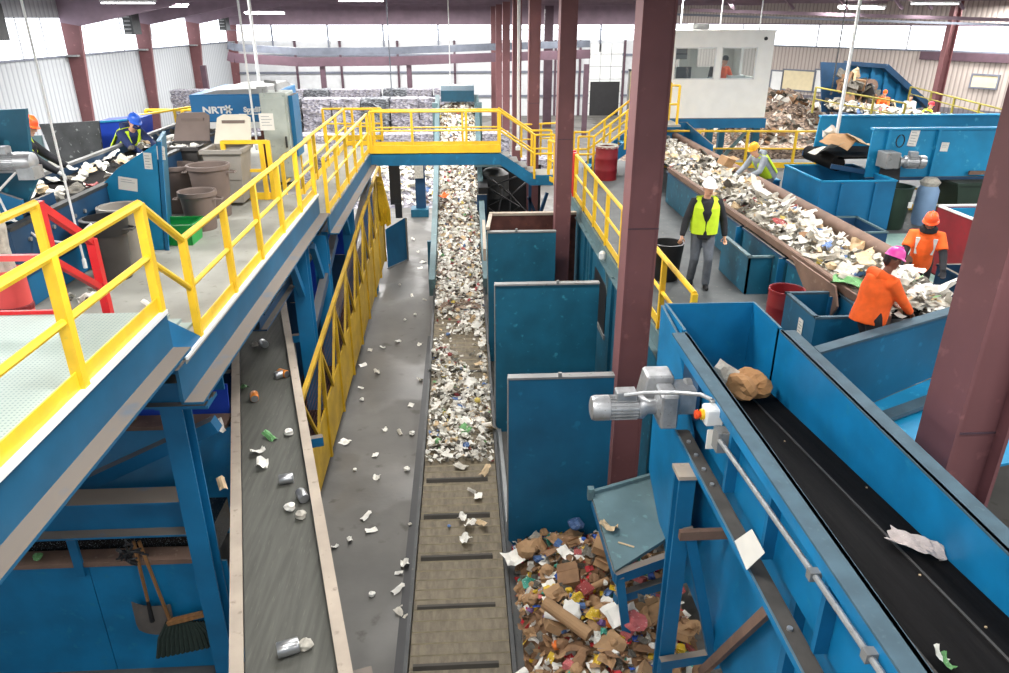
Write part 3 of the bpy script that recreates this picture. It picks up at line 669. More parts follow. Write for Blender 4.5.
# cans and scraps on it
def can_mesh(kind):
    t=thing('tin_can','x','can',(0,0,0),'cans riding on the can belt')
    sub(t,'body',MB().lathe([(0.048,0),(0.052,0.006),(0.052,0.132),(0.047,0.14)],n=14),'tin' if kind else 'canlabel',smooth=True)
    sub(t,'lid',MB().lathe([(0.045,0.139),(0.045,0.1415),(0.02,0.1415)],n=14),'tin',smooth=True); return t
CANS=[]
protos=[can_mesh(0),can_mesh(1)]; used=[0,0]
def can(px,py,kind,label,yaw,stand=False,sc=1.2):
    p=at(px,py,z=ZC+0.05*sc)
    o=protos[kind] if not used[kind] else dup(protos[kind]); used[kind]=1
    o.location=(p.x,p.y,ZC+(0.0 if stand else 0.052*sc)); o.rotation_euler=(0,0,0) if stand else (PI/2,0,yaw); o.scale=(sc,sc,sc); o['label']=label
can(277,651,1,'bare tin can lying crosswise at the near end of the can belt',1.9,sc=1.35)
can(262,342,1,'bare tin can far up the can belt in the dark below the walkway',0.6)
can(254,394,0,'orange and silver labelled can near the left rail of the can belt',0.3)
can(279,372,0,'orange labelled can against the right rail of the can belt, far up',1.0)
can(275,376,1,'bare tin lying beside the orange can at the right rail of the belt',2.2)
can(279,480,1,'bare tin can lying in the middle of the can belt',1.8)
can(300,492,1,'tin can below the right rail, above the pair of white cups',0.5)
# ------------------------------------------------------------------ scraps: shared meshes
def sheet_mesh(w,l,amp,seed,nm,m_,thick=0.0,n=4):
    r=random.Random(seed); P=[]; ph=r.uniform(0,6)
    for j in range(n+1):
        for i in range(n+1):
            u=i/n-0.5; v=j/n-0.5
            P.append((u*w*(1+r.uniform(-.12,.12)),v*l*(1+r.uniform(-.12,.12)),amp*(math.sin(u*5+ph)+math.cos(v*4-ph))+r.uniform(-amp,amp)*0.6))
    zmin=min(p[2] for p in P); P=[(x,y,z-zmin) for x,y,z in P]
    me=bpy.data.meshes.new(nm); f=[(j*(n+1)+i,j*(n+1)+i+1,(j+1)*(n+1)+i+1,(j+1)*(n+1)+i) for j in range(n) for i in range(n)]
    if thick:
        k=len(P); P=P+[(x,y,z+thick) for x,y,z in P]; g=[tuple(q+k for q in ff) for ff in f]; rim=[i for i in range(n+1)]+[(j*(n+1)+n) for j in range(1,n+1)]+[n*(n+1)+i for i in range(n-1,-1,-1)]+[j*(n+1) for j in range(n-1,0,-1)]
        f=[tuple(reversed(ff)) for ff in f]+g+[(rim[a],rim[(a+1)%len(rim)],rim[(a+1)%len(rim)]+k,rim[a]+k) for a in range(len(rim))]
    me.from_pydata(P,[],f); me.materials.append(M[m_]); me.update(); return me
def ball_mesh(r0,seed,nm,m_,sq=0.75):
    bm=bmesh.new(); bmesh.ops.create_icosphere(bm,subdivisions=2,radius=r0); r=random.Random(seed)
    for v in bm.verts: v.co*=r.uniform(0.72,1.12); v.co.z*=sq
    zmin=min(v.co.z for v in bm.verts)
    for v in bm.verts: v.co.z-=zmin
    me=bpy.data.meshes.new(nm); bm.to_mesh(me); bm.free(); me.materials.append(M[m_]); return me
def tube_mesh(r0,l,nm,m_,r1=None):
    m=MB(); r1=r1 or r0; m.lathe([(r0,-l/2),(r1,l/2),(r1*0.86,l/2),(r0*0.86,-l/2+0.01)],c=(0,0,max(r0,r1)),n=14,axis=(1,0,0))
    me=bpy.data.meshes.new(nm); me.from_pydata(m.v,[],m.f); me.materials.append(M[m_]); return me
def box_mesh(w,l,h,nm,m_,flap=True,seed=0):
    r=random.Random(seed); m=MB(); sk=r.uniform(-.2,.2)
    m.prism([(-w/2,-l/2,0),(w/2,-l/2,0),(w/2+sk*h,-l/2,h),(-w/2+sk*h,-l/2,h)],(0,l,0))
    if flap: m.prism([(w/2+sk*h,-l/2,h),(w/2+sk*h,l/2,h),(w/2+sk*h+w*0.4,l/2*0.9,h+0.05),(w/2+sk*h+w*0.4,-l/2*0.9,h+0.05)],(0,0,0.006))
    me=bpy.data.meshes.new(nm); me.from_pydata(m.v,[],m.f); me.materials.append(M[m_]); return me
def scrap(name,me,loc,rot,label,cat,group=None,sc=1.0):
    o=bpy.data.objects.new(name,me); COL.objects.link(o); o.location=loc; o.rotation_euler=rot; o.scale=(sc,sc,sc); tag(o,label,cat,group); return o
PAPER={}
for m_ in ('paper','papergrey','papertan','paperdark','paperred','paperblue','papergreen','paperyellow'):
    PAPER[m_]=[sheet_mesh(0.21,0.28,0.02,11,'paper_sheet',m_),sheet_mesh(0.16,0.2,0.035,12,'paper_sheet',m_),sheet_mesh(0.12,0.25,0.03,13,'paper_sheet',m_),ball_mesh(0.08,14,'paper_ball',m_)]
WORD={'paper':'white','papergrey':'grey newsprint','papertan':'tan','paperdark':'dark printed','paperred':'red printed','paperblue':'blue printed','papergreen':'green printed','paperyellow':'yellow printed'}
def pick(weights):
    k=rnd.uniform(0,sum(w for _,w in weights))
    for m_,w in weights:
        k-=w
        if k<=0: return m_
    return weights[0][0]
MIXW=[('paper',62),('papergrey',20),('papertan',8),('paperdark',6),('paperred',1.5),('paperblue',1.6),('papergreen',.8),('paperyellow',1)]
def flakes(name,label,n,point,size,weights=MIXW,tilt=0.6):
    """uncounted scraps as one object"""
    m=MB()
    for _ in range(n):
        c,nrm=point(); c=V(c); w=size*rnd.uniform(0.5,1.4); l=size*rnd.uniform(0.6,1.8)
        R=(Euler((rnd.gauss(0,tilt),rnd.gauss(0,tilt),rnd.uniform(0,6.3))).to_matrix())
        if nrm is not None: R=V((0,0,1)).rotation_difference(V(nrm)).to_matrix()@R
        m.use(pick(weights)); b=rnd.uniform(-.25,.25)*size
        m.add([c+R@V((-w/2,-l/2,0)),c+R@V((w/2,-l/2,b*0.4)),c+R@V((w/2,0,b)),c+R@V((-w/2,0,b*0.8)),c+R@V((w/2,l/2,-b*0.3)),c+R@V((-w/2,l/2,0))],[(0,1,2,3),(3,2,4,5)])
    o=m.build(name); tag(o,label,'waste paper',kind='stuff'); return o
# scraps on the can belt
for px,py,m_,k,lab in ((262,465,'paper',1,'crumpled white scrap left of centre on the can belt'),(270,437,'papergreen',2,'flat pale green scrap on the middle of the can belt'),(289,433,'paper',3,'small white lump near the right rail, above the green scrap'),
   (290,508,'paper',3,'white crushed cup beside the right rail of the can belt'),(301,516,'papergrey',3,'crushed pale cup lying below the white one by the right rail'),(306,646,'papergrey',3,'crushed shiny foil at the near end of the can belt'),(245,388,'papergreen',2,'green wrapper by the left rail of the can belt'),(255,345,'papergrey',3,'grey crushed bottle far up the dark can belt'),(255,323,'paper',1,'pale scrap at the dark upper end of the can belt'),(258,452,'paper',1,'thin white scrap between two rails on the can belt')):
    p=at(px,py,z=ZC+0.03); scrap('paper_scrap' if k!=3 else 'crushed_cup',PAPER[m_][k],(p.x,p.y,ZC+0.004),(0,0,rnd.uniform(0,6)),lab,'scrap','scraps on the can belt',0.85)
p=at(222,486,z=ZC+0.12); scrap('paper_scrap',PAPER['papertan'][2],(p.x,p.y,ZC+0.11),(0,0.1,0.5),'tan scrap caught on the left rail of the can belt','scrap',None,0.8)
p=at(196,392,Y=8.4); scrap('paper_scrap',PAPER['paper'][1],(p.x,8.85,2.24),(0.4,0,0.5),'white bag lying on the dusty ledge under the walkway','scrap',None,1.2)
p=at(32,556,Y=6.9); scrap('crushed_bottle',PAPER['papergreen'][3],(p.x,6.98,1.68),(0,0,0),'green and white bottle lying on the bunker ledge','scrap',None,0.7)
# floor litter
for i,(px,py) in enumerate(((370,350),(383,348),(398,342),(405,320),(363,365),(377,373),(361,388),(362,400),(345,442),(385,430),(400,433),(412,434),(375,455),(377,478),(366,517),(410,525),(371,530),(405,565),(399,573),(372,595),(403,612),(335,547),(350,540),(407,470),(411,405),(420,380),(392,260),(400,285),(420,268),(413,240),(425,300),(415,315),(423,262),(418,252),(412,296),(407,150),(402,200),(420,345),(398,590),(355,470))):
    p=at(px,py,z=0.02)
    scrap('paper_scrap',PAPER['paper' if i%5 else 'papergrey'][i%4],(p.x,p.y,0.006),(0,0,i*1.3),'white paper scrap lying on the concrete between the mesh guard and the conveyor','scrap','scraps on the concrete floor',0.5+0.25*(i%3)/2)

# a few bottles and cups caught on ledges below the walkway
for k,(px,py,Y,z,m_,lab) in enumerate(((108,418,9.1,2.24,'papergrey','leftmost crushed bottle on the hopper ledge under the platform'),(114,417,9.1,2.24,'paperdark','dark bottle next to the leftmost one on the hopper ledge'),(122,416,9.1,2.24,'papergrey','pale cup in the middle of the hopper ledge under the platform'),(131,418,9.1,2.24,'cardboard2','brown crushed carton at the right of the row on the hopper ledge'))):
    p=at(px,py,Y=Y); me=PAPER[m_][3] if m_ in PAPER else ball_mesh(0.08,51,'crushed_carton','cardboard2'); scrap('crushed_bottle',me,(p.x,Y+0.03,z),(0,0,k),lab,'scrap',None,0.75)
# ------------------------------------------------------------------ things standing on the left deck
ZD=4.5
def round_bin(label,x,y,r,h,m_,rim=None,group=None,liner=None,handles=True,name='waste_bin'):
    t=thing(name,label,'bin',(x,y,ZD),group)
    sub(t,'body',MB().lathe([(r*0.78,0),(r*0.8,0.02),(r*0.97,h*0.93),(r,h),(r*0.93,h),(r*0.74,0.05)],c=(x,y,ZD),n=24),m_,smooth=True)
    m=MB(); m.lathe([(r*1.0,h-0.06),(r*1.06,h-0.05),(r*1.06,h+0.01),(r*0.98,h+0.015),(r*0.93,h-0.02)],c=(x,y,ZD),n=24,cap=False); sub(t,'rim',m,rim or m_,smooth=True)
    if handles:
        for s in (-1,1): sub(t,'handle',MB().tube([(x+s*r*0.98,y-0.08,ZD+h-0.1),(x+s*(r+0.09),y-0.05,ZD+h-0.11),(x+s*(r+0.09),y+0.05,ZD+h-0.11),(x+s*r*0.98,y+0.08,ZD+h-0.1)],0.014,6),m_)
    if liner: sub(t,'liner',MB().lathe([(r*1.08,h-0.16),(r*1.09,h+0.02),(r*0.9,h+0.03),(r*0.86,h-0.2)],c=(x,y,ZD),n=17,cap=False),liner,smooth=True)
    return t
round_bin('black trash can with black liner, standing behind the red stair post',-4.26,8.7,0.24,0.72,'charcoal',liner='black')
round_bin('tall grey waste bin standing just behind the black trash can',-4.33,9.35,0.27,0.72,'bingrey')
round_bin('small brown waste bin on the deck right behind the green crate',-3.93,10.95,0.26,0.56,'bin')
round_bin('larger brown waste bin at the right of the bin cluster, before the wheeled bin',-3.98,11.75,0.31,0.8,'bin')
round_bin('brown waste bin at the left of the bin cluster, beside the teal chute plate',-4.62,12.1,0.3,0.74,'bin')
# green crate
def crate():
    x,y,w,l,h=-4.08,10.25,0.6,0.42,0.3
    t=thing('crate','bright green plastic crate on the deck in front of the brown bins','crate',(x,y,ZD))
    m=MB(); k=0.03
    for s in (-1,1):
        m.prism([(x-w/2,y+s*l/2,ZD),(x+w/2,y+s*l/2,ZD),(x+w/2+k,y+s*(l/2+k),ZD+h),(x-w/2-k,y+s*(l/2+k),ZD+h)],(0,-s*0.012,0))
        m.prism([(x+s*w/2,y-l/2,ZD),(x+s*w/2,y+l/2,ZD),(x+s*(w/2+k),y+l/2+k,ZD+h),(x+s*(w/2+k),y-l/2-k,ZD+h)],(-s*0.012,0,0))
    m.box(x-w/2,x+w/2,y-l/2,y+l/2,ZD,ZD+0.02); sub(t,'body',m,'green')
    m=MB(); e=0.02
    for s in (-1,1): m.box(x-w/2-k-e,x+w/2+k+e,y+s*(l/2+k)-0.02,y+s*(l/2+k)+0.02,ZD+h-0.03,ZD+h); m.box(x+s*(w/2+k)-0.02,x+s*(w/2+k)+0.02,y-l/2-k,y+l/2+k,ZD+h-0.03,ZD+h)
    sub(t,'rim',m,'green')
    m=MB()
    for i in range(5): m.box(x-w/2+0.04+i*0.09,x-w/2+0.06+i*0.09,y-l/2-0.03,y-l/2-0.01,ZD+0.02,ZD+h-0.03)
    sub(t,'rib',m,'green')
crate()
def wheeled(label,x,y,body,lid,filled=None):
    w,l,h=0.62,0.66,0.93
    t=thing('wheeled_bin',label,'bin',(x,y,ZD),'wheeled bins on the left deck')
    m=MB(); wb=0.46; lb=0.48
    P=[(x-wb/2,y-lb/2,ZD+0.06),(x+wb/2,y-lb/2,ZD+0.06),(x+wb/2,y+lb/2,ZD+0.06),(x-wb/2,y+lb/2,ZD+0.06),(x-w/2,y-l/2,ZD+h),(x+w/2,y-l/2,ZD+h),(x+w/2,y+l/2,ZD+h),(x-w/2,y+l/2,ZD+h)]
    i=0.04; Q=[(x-w/2+i,y-l/2+i,ZD+h),(x+w/2-i,y-l/2+i,ZD+h),(x+w/2-i,y+l/2-i,ZD+h),(x-w/2+i,y+l/2-i,ZD+h),(x-w/2+i,y-l/2+i,ZD+0.45),(x+w/2-i,y-l/2+i,ZD+0.45),(x+w/2-i,y+l/2-i,ZD+0.45),(x-w/2+i,y+l/2-i,ZD+0.45)]
    m.add(P+Q,[(3,2,1,0),(0,1,5,4),(1,2,6,5),(2,3,7,6),(3,0,4,7),(4,5,9,8),(5,6,10,9),(6,7,11,10),(7,4,8,11),(8,9,13,12),(9,10,14,13),(10,11,15,14),(11,8,12,15),(12,13,14,15)]); sub(t,'body',m,body)
    m=MB()
    for s in (-1,1): m.box(x-w/2-0.03,x+w/2+0.03,y+s*l/2-0.03,y+s*l/2+0.03,ZD+h-0.05,ZD+h+0.01); m.box(x+s*w/2-0.03,x+s*w/2+0.03,y-l/2,y+l/2,ZD+h-0.05,ZD+h+0.01)
    sub(t,'rim',m,body)
    m=MB(); m.prism([(x-w/2,y+l/2+0.03,ZD+h),(x+w/2,y+l/2+0.03,ZD+h),(x+w/2-0.03,y+l/2+0.3,ZD+h+0.4),(x+w/2-0.12,y+l/2+0.33,ZD+h+0.45),(x-w/2+0.12,y+l/2+0.33,ZD+h+0.45),(x-w/2+0.03,y+l/2+0.3,ZD+h+0.4)],(0,0.035,0)); o=sub(t,'lid',m,lid)
    m=MB(); m.bar((x-0.19,y+l/2+0.25,ZD+h+0.34),(x+0.19,y+l/2+0.25,ZD+h+0.34),0.03,0.05); m.build('lid_grip','bin',o)
    for s in (-1,1): sub(t,'wheel',MB().lathe([(0.1,-0.03),(0.1,0.03),(0.03,0.035)],c=(x+s*(wb/2+0.03),y+lb/2,ZD+0.1),n=14,axis=(1,0,0)),'black',smooth=True)
    if filled:
        for k in range(5): scrap('foam_tray',PAPER['paper'][3],(x+rnd.uniform(-.18,.18),y+rnd.uniform(-.2,.1),ZD+h-0.13),(0,0,k),'white bag of foam scrap heaped in the dark grey wheeled bin','scrap','white scraps in the wheeled bin',1.3)
wheeled('pale grey wheeled bin with cream lid thrown open',-3.92,12.6,'bingrey','binlid')
wheeled('dark wheeled bin with grey lid open and white scraps on top',-4.72,12.95,'charcoal','bin',True)
# blue optical sorter
t=thing('optical_sorter','long blue sorter housing with white lettering at the back of the left deck','machine',(-4.9,16,ZD))
sub(t,'housing',MB().box(-5.2,-3.66,14.9,17.2,5.55,6.06),'nrt',bevel=0.02)
sub(t,'top_cover',MB().prism([(-5.0,15.0,6.06),(-3.7,15.0,6.06),(-3.8,15.0,6.16),(-4.7,15.0,6.13)],(0,2.0,0)),'grey')
sub(t,'base_band',MB().box(-5.18,-3.66,14.92,17.1,5.43,5.55),'white')
m=MB()
for x in (-5.1,-4.5,-3.9): m.box(x-0.06,x+0.06,15.0,15.12,ZD,5.43)
m.box(-5.2,-3.8,14.98,15.06,5.12,5.26); sub(t,'frame',m,'rust')
def text(s,name,parent,p,size,m_,rot=(PI/2,0,0),ext=0.004):
    c=bpy.data.curves.new(name,'FONT'); c.body=s; c.size=size; c.extrude=ext; c.offset=0.006; c.materials.append(M[m_]); o=bpy.data.objects.new(name,c); COL.objects.link(o); dg=bpy.context.evaluated_depsgraph_get(); me=bpy.data.meshes.new_from_object(o.evaluated_get(dg)); bpy.data.objects.remove(o); o=bpy.data.objects.new(name,me); COL.objects.link(o)
    o.parent=parent; o.location=V(p)-V(parent['_o']); o.rotation_euler=rot; return o
text('NRT','lettering',t,(-4.98,14.89,5.72),0.17,'white').scale=(1.25,1,1)
m=MB(); 
for k in range(6):
    a=k*PI/3; m.bar((-4.49,14.885,5.79),(-4.49+0.085*math.cos(a),14.885,5.79+0.085*math.sin(a)),0.02,0.03)
sub(t,'emblem',m,'white')
text('SpydIR','lettering',t,(-4.2,14.89,5.74),0.13,'white'); sub(t,'stripe',MB().box(-4.3,-3.76,14.885,14.9,5.69,5.705),'white')
t=thing('control_cabinet','tall weathered grey cabinet between the sorter housing and the narrow walkway','cabinet',(-3.4,14.4,ZD))
sub(t,'body',MB().box(-3.66,-3.18,14.05,14.7,ZD+0.05,6.16),'cabinet',bevel=0.015); sub(t,'door',MB().box(-3.64,-3.21,14.02,14.05,ZD+0.15,6.06),'cabinet'); sub(t,'door_handle',MB().bar((-3.25,14.0,5.2),(-3.25,14.0,5.4),0.03,0.03),'darkgrey')
sub(t,'plinth',MB().box(-3.64,-3.2,14.07,14.65,ZD,ZD+0.05),'darkgrey'); sub(t,'side_panel',MB().box(-3.175,-3.1,14.2,14.75,5.0,6.1),'blue')
sub(t,'fitting',MB().box(-3.7,-3.55,14.1,14.3,6.16,6.26).tube([(-3.4,14.3,6.16),(-3.4,14.3,6.32),(-3.6,14.35,6.34)],0.03,8),'grey')
def notice(label,c,w,h,rot,group=None,m_='paper',lines=4):
    """a printed sheet fixed to a panel; faint rules stand for its print"""
    t=thing('notice',label,'notice',c,group); t.rotation_euler=rot; o=V(c)
    sub(t,'sheet',MB().box(o.x-w/2,o.x+w/2,o.y-0.004,o.y,o.z-h/2,o.z+h/2),m_)
    m=MB()
    for k in range(lines): m.box(o.x-w*0.36,o.x+w*(0.36 if k%2 else 0.2),o.y-0.006,o.y-0.004,o.z+h*0.3-k*h*0.17,o.z+h*0.33-k*h*0.17)
    sub(t,'print',m,'ink'); return t
notice('pale notice sheet on the front of the grey control cabinet',(-3.57,14.02,5.66),0.26,0.3,(0,0,0))
# teal chute plate with notices
t=thing('chute_plate','teal chute side plate with three white notices, beside the left sorting belt','chute',(-4.3,9.8,ZD))
P=[at(x,y,Y=9.85) for x,y in ((108,252),(168,250),(160,141),(118,168),(100,187),(101,198),(110,208))]
sub(t,'plate',MB().prism(P,(0,0.06,0)),'skyblue'); sub(t,'side_plate',MB().prism([P[1],P[2],P[2]+V((-.25,0.9,0)),P[1]+V((-.25,0.9,0))],(-0.05,0,0)),'teal')
sub(t,'corner_strip',MB().bar(P[1]+V((0,-0.02,0)),P[2]+V((0,-0.02,0)),0.05,0.03),'blue')
for (px,py,w,h,r,lab,n) in ((128,184,0.24,0.17,0.16,'white notice with red mark, lowest of the three on the teal chute plate',2),(148,161,0.1,0.21,0.08,'narrow white notice in the middle of the teal chute plate',5),(161,153,0.1,0.17,0.08,'small white notice at the upper right corner of the teal chute plate',5)):
    p=at(px,py,Y=9.83); notice(lab,(p.x,p.y,p.z),w,h,(0,r,0),lines=n)
# left sorting belt
t=thing('sorting_conveyor','dark sorting belt running along the left deck, strewn with scraps','conveyor',(-5.1,11,ZD))
sub(t,'belt',MB().box(-5.75,-4.75,7.6,17.5,5.27,5.3),'belt')
sub(t,'side_plate',MB().box(-4.72,-4.68,7.6,15.5,4.85,5.4),'navy'); sub(t,'side_plate',MB().box(-5.84,-5.8,7.6,17.5,4.85,5.42),'navy')
sub(t,'side_rail',MB().box(-4.75,-4.66,7.6,15.5,5.38,5.42),'darkgrey'); sub(t,'side_rail',MB().box(-5.86,-5.78,7.6,17.5,5.4,5.44),'grey')
for y in (8.2,10.8,13.4): sub(t,'leg',MB().box(-4.8,-4.7,y-0.05,y+0.05,ZD,4.9).box(-5.8,-5.7,y-0.05,y+0.05,ZD,4.9),'blue')
m=MB()
for y in (7.9,8.15,8.4,8.65,8.9,9.15): m.lathe([(0.025,0),(0.025,0.02)],c=(-4.68,y,5.22),n=8,axis=(1,0,0))
sub(t,'bolt',m,'grey')
sub(t,'lower_panel',MB().box(-4.74,-4.7,7.7,9.7,4.52,4.95),'blue')
for i in range(84):
    y=rnd.uniform(7.9,15.5); x=rnd.uniform(-5.7,-4.85); k=i%4; m_=pick([('paper',5),('papergrey',5),('papertan',2.5),('paperdark',3),('paperred',.6),('cardboard',1)] if False else [('paper',5),('papergrey',5),('papertan',2.5),('paperdark',3),('paperred',.6)])
    scrap('paper_ball' if k==3 else 'paper_scrap',PAPER[m_][k],(x,y,5.31+rnd.uniform(0,0.03)),(rnd.uniform(-.3,.3),rnd.uniform(-.3,.3),rnd.uniform(0,6)),WORD[m_]+' scrap on the left sorting belt','scrap','scraps on the left sorting belt: '+WORD[m_],rnd.uniform(.6,1.1))
for i in range(9):
    scrap('paper_scrap',PAPER[('paper','papergrey','paperdark')[i%3]][i%3],(-4.35+rnd.uniform(-.25,.3),8.05+rnd.uniform(-.3,.3),ZD+0.004),(0,0,i),'small scrap in the litter on the deck below the red stair rail','scrap','litter below the red stair rail',0.55)
for px,py,lab in ((131,273,'white scrap alone on the walkway behind the yellow rail'),(148,306,'white scrap lying at the step of the walkway')):
    p=at(px,py,z=ZD); scrap('paper_scrap',PAPER['paper'][2],(p.x,p.y,ZD+0.004),(0,0,1.0),lab,'scrap',None,0.55)
# grey hopper and blue box beyond the belt
t=thing('hopper','scuffed dark grey steel hopper beyond the left sorting belt','hopper',(-7.0,14.3,ZD))
m=MB(); m.prism([(-7.6,14.0,5.65),(-6.55,14.0,5.7),(-6.6,14.0,5.1),(-7.0,14.0,4.9),(-7.5,14.0,5.05)],(0,0.05,0)); sub(t,'front_panel',m,mat('scuffed_grey_plate','4a4c4e',0.5,0.3,0.3,3,wear='9fa3a3'))
sub(t,'leg',MB().box(-7.5,-7.42,14.1,14.2,ZD,5.05).box(-6.7,-6.62,14.1,14.2,ZD,5.0),'navy')
sub(t,'pale_panel',MB().box(-8.4,-7.62,14.0,14.05,4.9,5.45),'steel_teal')
t=thing('tote_box','bright royal blue plastic box behind the person in the blue helmet','box',(-7,15,5.2)); TX=-0.05
sub(t,'body',MB().prism([(-6.9+TX,14.6,5.1),(-6.1+TX,14.6,5.2),(-6.05+TX,14.6,5.66),(-6.88+TX,14.6,5.6)],(0,0.7,0)),'royal'); sub(t,'rim',MB().bar((-6.9+TX,14.58,5.6),(-6.04+TX,14.58,5.66),0.05,0.03),'skyblue'); sub(t,'stand',MB().box(-6.7+TX,-6.2+TX,14.7,15.2,ZD,5.15),'navy')
railing('thin yellow handrail behind the person in the blue helmet, by the white wall',[(-6.6,15.4,4.6),(-5.2,16.5,4.75)],h=1.0,post=0.9,r=0.022,toe=0)
# machine panel and motor at the left edge
t=thing('machine_panel','teal machine end plate at the left edge of the picture, behind the silver motor','machine',(-5.2,8.5,ZD))
sub(t,'plate',MB().prism([(-6.4,8.5,4.5),(-5.02,8.5,4.5),(-4.98,8.5,5.45),(-4.78,8.5,5.75),(-4.8,8.5,5.95),(-4.72,8.5,6.5),(-6.4,8.5,6.44)],(0,0.06,0)),'teal'); sub(t,'lower_guard',MB().prism([(-6.3,8.3,4.5),(-4.9,8.3,4.5),(-4.9,8.3,5.55),(-5.4,8.3,5.75),(-6.3,8.3,5.75)],(0,0.05,0)),'blue')
sub(t,'side_guard',MB().box(-4.92,-4.88,8.3,8.95,4.5,5.5),'navy')
def motor(label,c,dirx,L,r,mname='alu',sc=1):
    """finned motor, terminal box and gearbox along dirx from the fan end"""
    c=V(c); d=V(dirx).normalized(); t=thing('gear_motor',label,'motor',c)
    sub(t,'fan_cover',MB().lathe([(r*0.55,0),(r*0.93,0.015),(r*1.02,0.05),(r*1.02,L*0.24)],c=c,n=22,axis=d),mname,smooth=True)
    sub(t,'stator',MB().lathe([(r*0.84,L*0.24),(r*0.84,L*0.62)],c=c,n=22,axis=d),mname)
    x=d.cross(V((0,0,1))).normalized(); y=x.cross(d); m=MB()
    for k in range(20):
        a=2*PI*k/20; u=x*math.cos(a)+y*math.sin(a); m.bar(c+d*(L*0.25)+u*r*0.9,c+d*(L*0.6)+u*r*0.9,0.008*sc,r*0.22,up=u)
    sub(t,'fin',m,mname)
    sub(t,'end_bell',MB().lathe([(r*0.95,L*0.62),(r*0.95,L*0.68),(r*0.62,L*0.74),(r*0.62,L*0.84),(r*1.05,L*0.87),(r*1.05,L*0.9)],c=c,n=22,axis=d),mname,smooth=True)
    q=c+d*(L*0.45)+V((0,0,r*1.15)); Mx=Matrix((x,d,y)).transposed().to_4x4(); Mx.translation=q
    sub(t,'terminal_box',MB().obox(Mx,r*0.55,L*0.13,r*0.4),mname,bevel=0.01)
    return t,c,d,x,y
t2,c,d_,x_,y_=motor('silver gear motor on the teal machine plate at the left edge',(-4.56,8.15,5.99),(-1,0,0.0),0.75,0.11)
sub(t2,'gearbox',MB().box(-5.5,-5.1,8.0,8.5,5.9,6.28),'alu',bevel=0.02)
sub(t2,'junction_box',MB().box(-4.72,-4.55,8.05,8.25,5.82,5.95),'alu')
sub(t2,'cable',MB().tube([(-4.75,8.1,5.9),(-4.95,8.0,5.7),(-4.9,8.0,5.45),(-4.6,7.95,5.2),(-4.3,7.95,5.15),(-4.05,8.0,5.35)],0.014,6),'white',smooth=True)
t=thing('duct_pipe','faded red pipe stub with torn grey wrap, left of the red stair posts','pipe',(-4.62,7.2,ZD))
sub(t,'pipe',MB().lathe([(0.16,0),(0.16,0.62)],c=(-4.55,7.15,ZD),n=18),'salmon',smooth=True); sub(t,'clamp',MB().lathe([(0.165,0.2),(0.17,0.21),(0.17,0.25),(0.165,0.26)],c=(-4.55,7.15,ZD),n=18),'darkred'); sub(t,'wrap',MB().lathe([(0.1,0.62),(0.09,0.85),(0.11,1.05),(0.085,1.25)],c=(-4.55,7.15,ZD),n=12),'papergrey')
# vertical pale conduits hanging from the roof
def drop(label,a,b,Y0,Y1,r=0.03,m_='white'):
    p=at(a[0],a[1],Y=Y0); q=at(b[0],b[1],Y=Y1); q=V((p.x,p.y,q.z)); 
    t=thing('hanging_conduit',label,'conduit',q,'conduits hanging from the roof'); sub(t,'pipe',MB().tube([(p.x,p.y,9.3),q],r,8),m_,smooth=True); sub(t,'end_fitting',MB().lathe([(r*1.8,0),(r*1.8,0.1),(r,0.12)],c=q,n=8),m_); return t
drop('pale conduit dropping in front of the left wall, ending near the black trash can',(22,3),(82,268),8.3,8.3,0.013)
drop('pale conduit dropping beside the cream bin lid, left of the next pair',(238,2),(257,150),14.2,14.2,0.02)
drop('thicker pale conduit dropping right of its neighbour over the sorter housing',(249,2),(262,92),17.5,17.5,0.035)
drop('thin pale conduit dropping over the far bales left of the incline head',(388,30),(389,95),30,30,0.02,'grille')
drop('white conduit dropping to the head of the paper incline',(448,2),(450,98),28.2,28.2,0.018)
drop('white downpipe running down beside the far steel columns',(519,2),(519,150),22.2,22.2,0.04)
drop('pale conduit dropping in front of the hopper at right, ending at its corner',(860,2),(838,140),16.6,16.6,0.04)
drop('thin dark conduit hanging left of the far blue conveyor',(844,18),(836,95),33,33,0.03,'darkgrey')
drop('thin white conduit above the control cabin, left of the twin pair',(683,2),(681,33),24,24,0.02)
drop('white conduit above the control cabin, in the middle of its roof',(723,2),(720,33),24,24,0.025)
drop('thin white conduit above the right end of the control cabin',(763,2),(761,30),25,25,0.02)
# ------------------------------------------------------------------ apron conveyor with its load of paper
PROF=[(2.0,0.1),(5,0.1),(11,0.12),(14,0.2),(17,0.5),(20.3,1.15),(23,2.0),(25.5,3.0),(28,4.4),(28.4,4.45)]
def zb(y):
    for (a,za),(b,zb_) in zip(PROF,PROF[1:]):
        if y<=b: return za+(zb_-za)*(y-a)/(b-a)
    return PROF[-1][1]
XL,XR=-0.80,0.45
t=thing('apron_conveyor','steel slat apron conveyor carrying paper from the floor up the incline','conveyor',(-0.17,8,0))
m=MB(); y=3.0; k=0
while y<28.2:
    y2=y+0.19; a,b=zb(y),zb(y2); h=0.03
    m.use('apron').add([(XL,y,a),(XR,y,a),(XR,y+0.165,a+(b-a)*0.85+h*0.5),(XL,y+0.165,a+(b-a)*0.85+h*0.5)],[(0,1,2,3)]); m.use('apron_edge').add([(XL,y+0.165,a+(b-a)*0.85+h*0.5),(XR,y+0.165,a+(b-a)*0.85+h*0.5),(XR,y+0.175,a+(b-a)*0.9+h),(XL,y+0.175,a+(b-a)*0.9+h),(XR,y2,b),(XL,y2,b)],[(0,1,2,3),(3,2,4,5)]); y=y2
sub(t,'slat_belt',m,'apron')
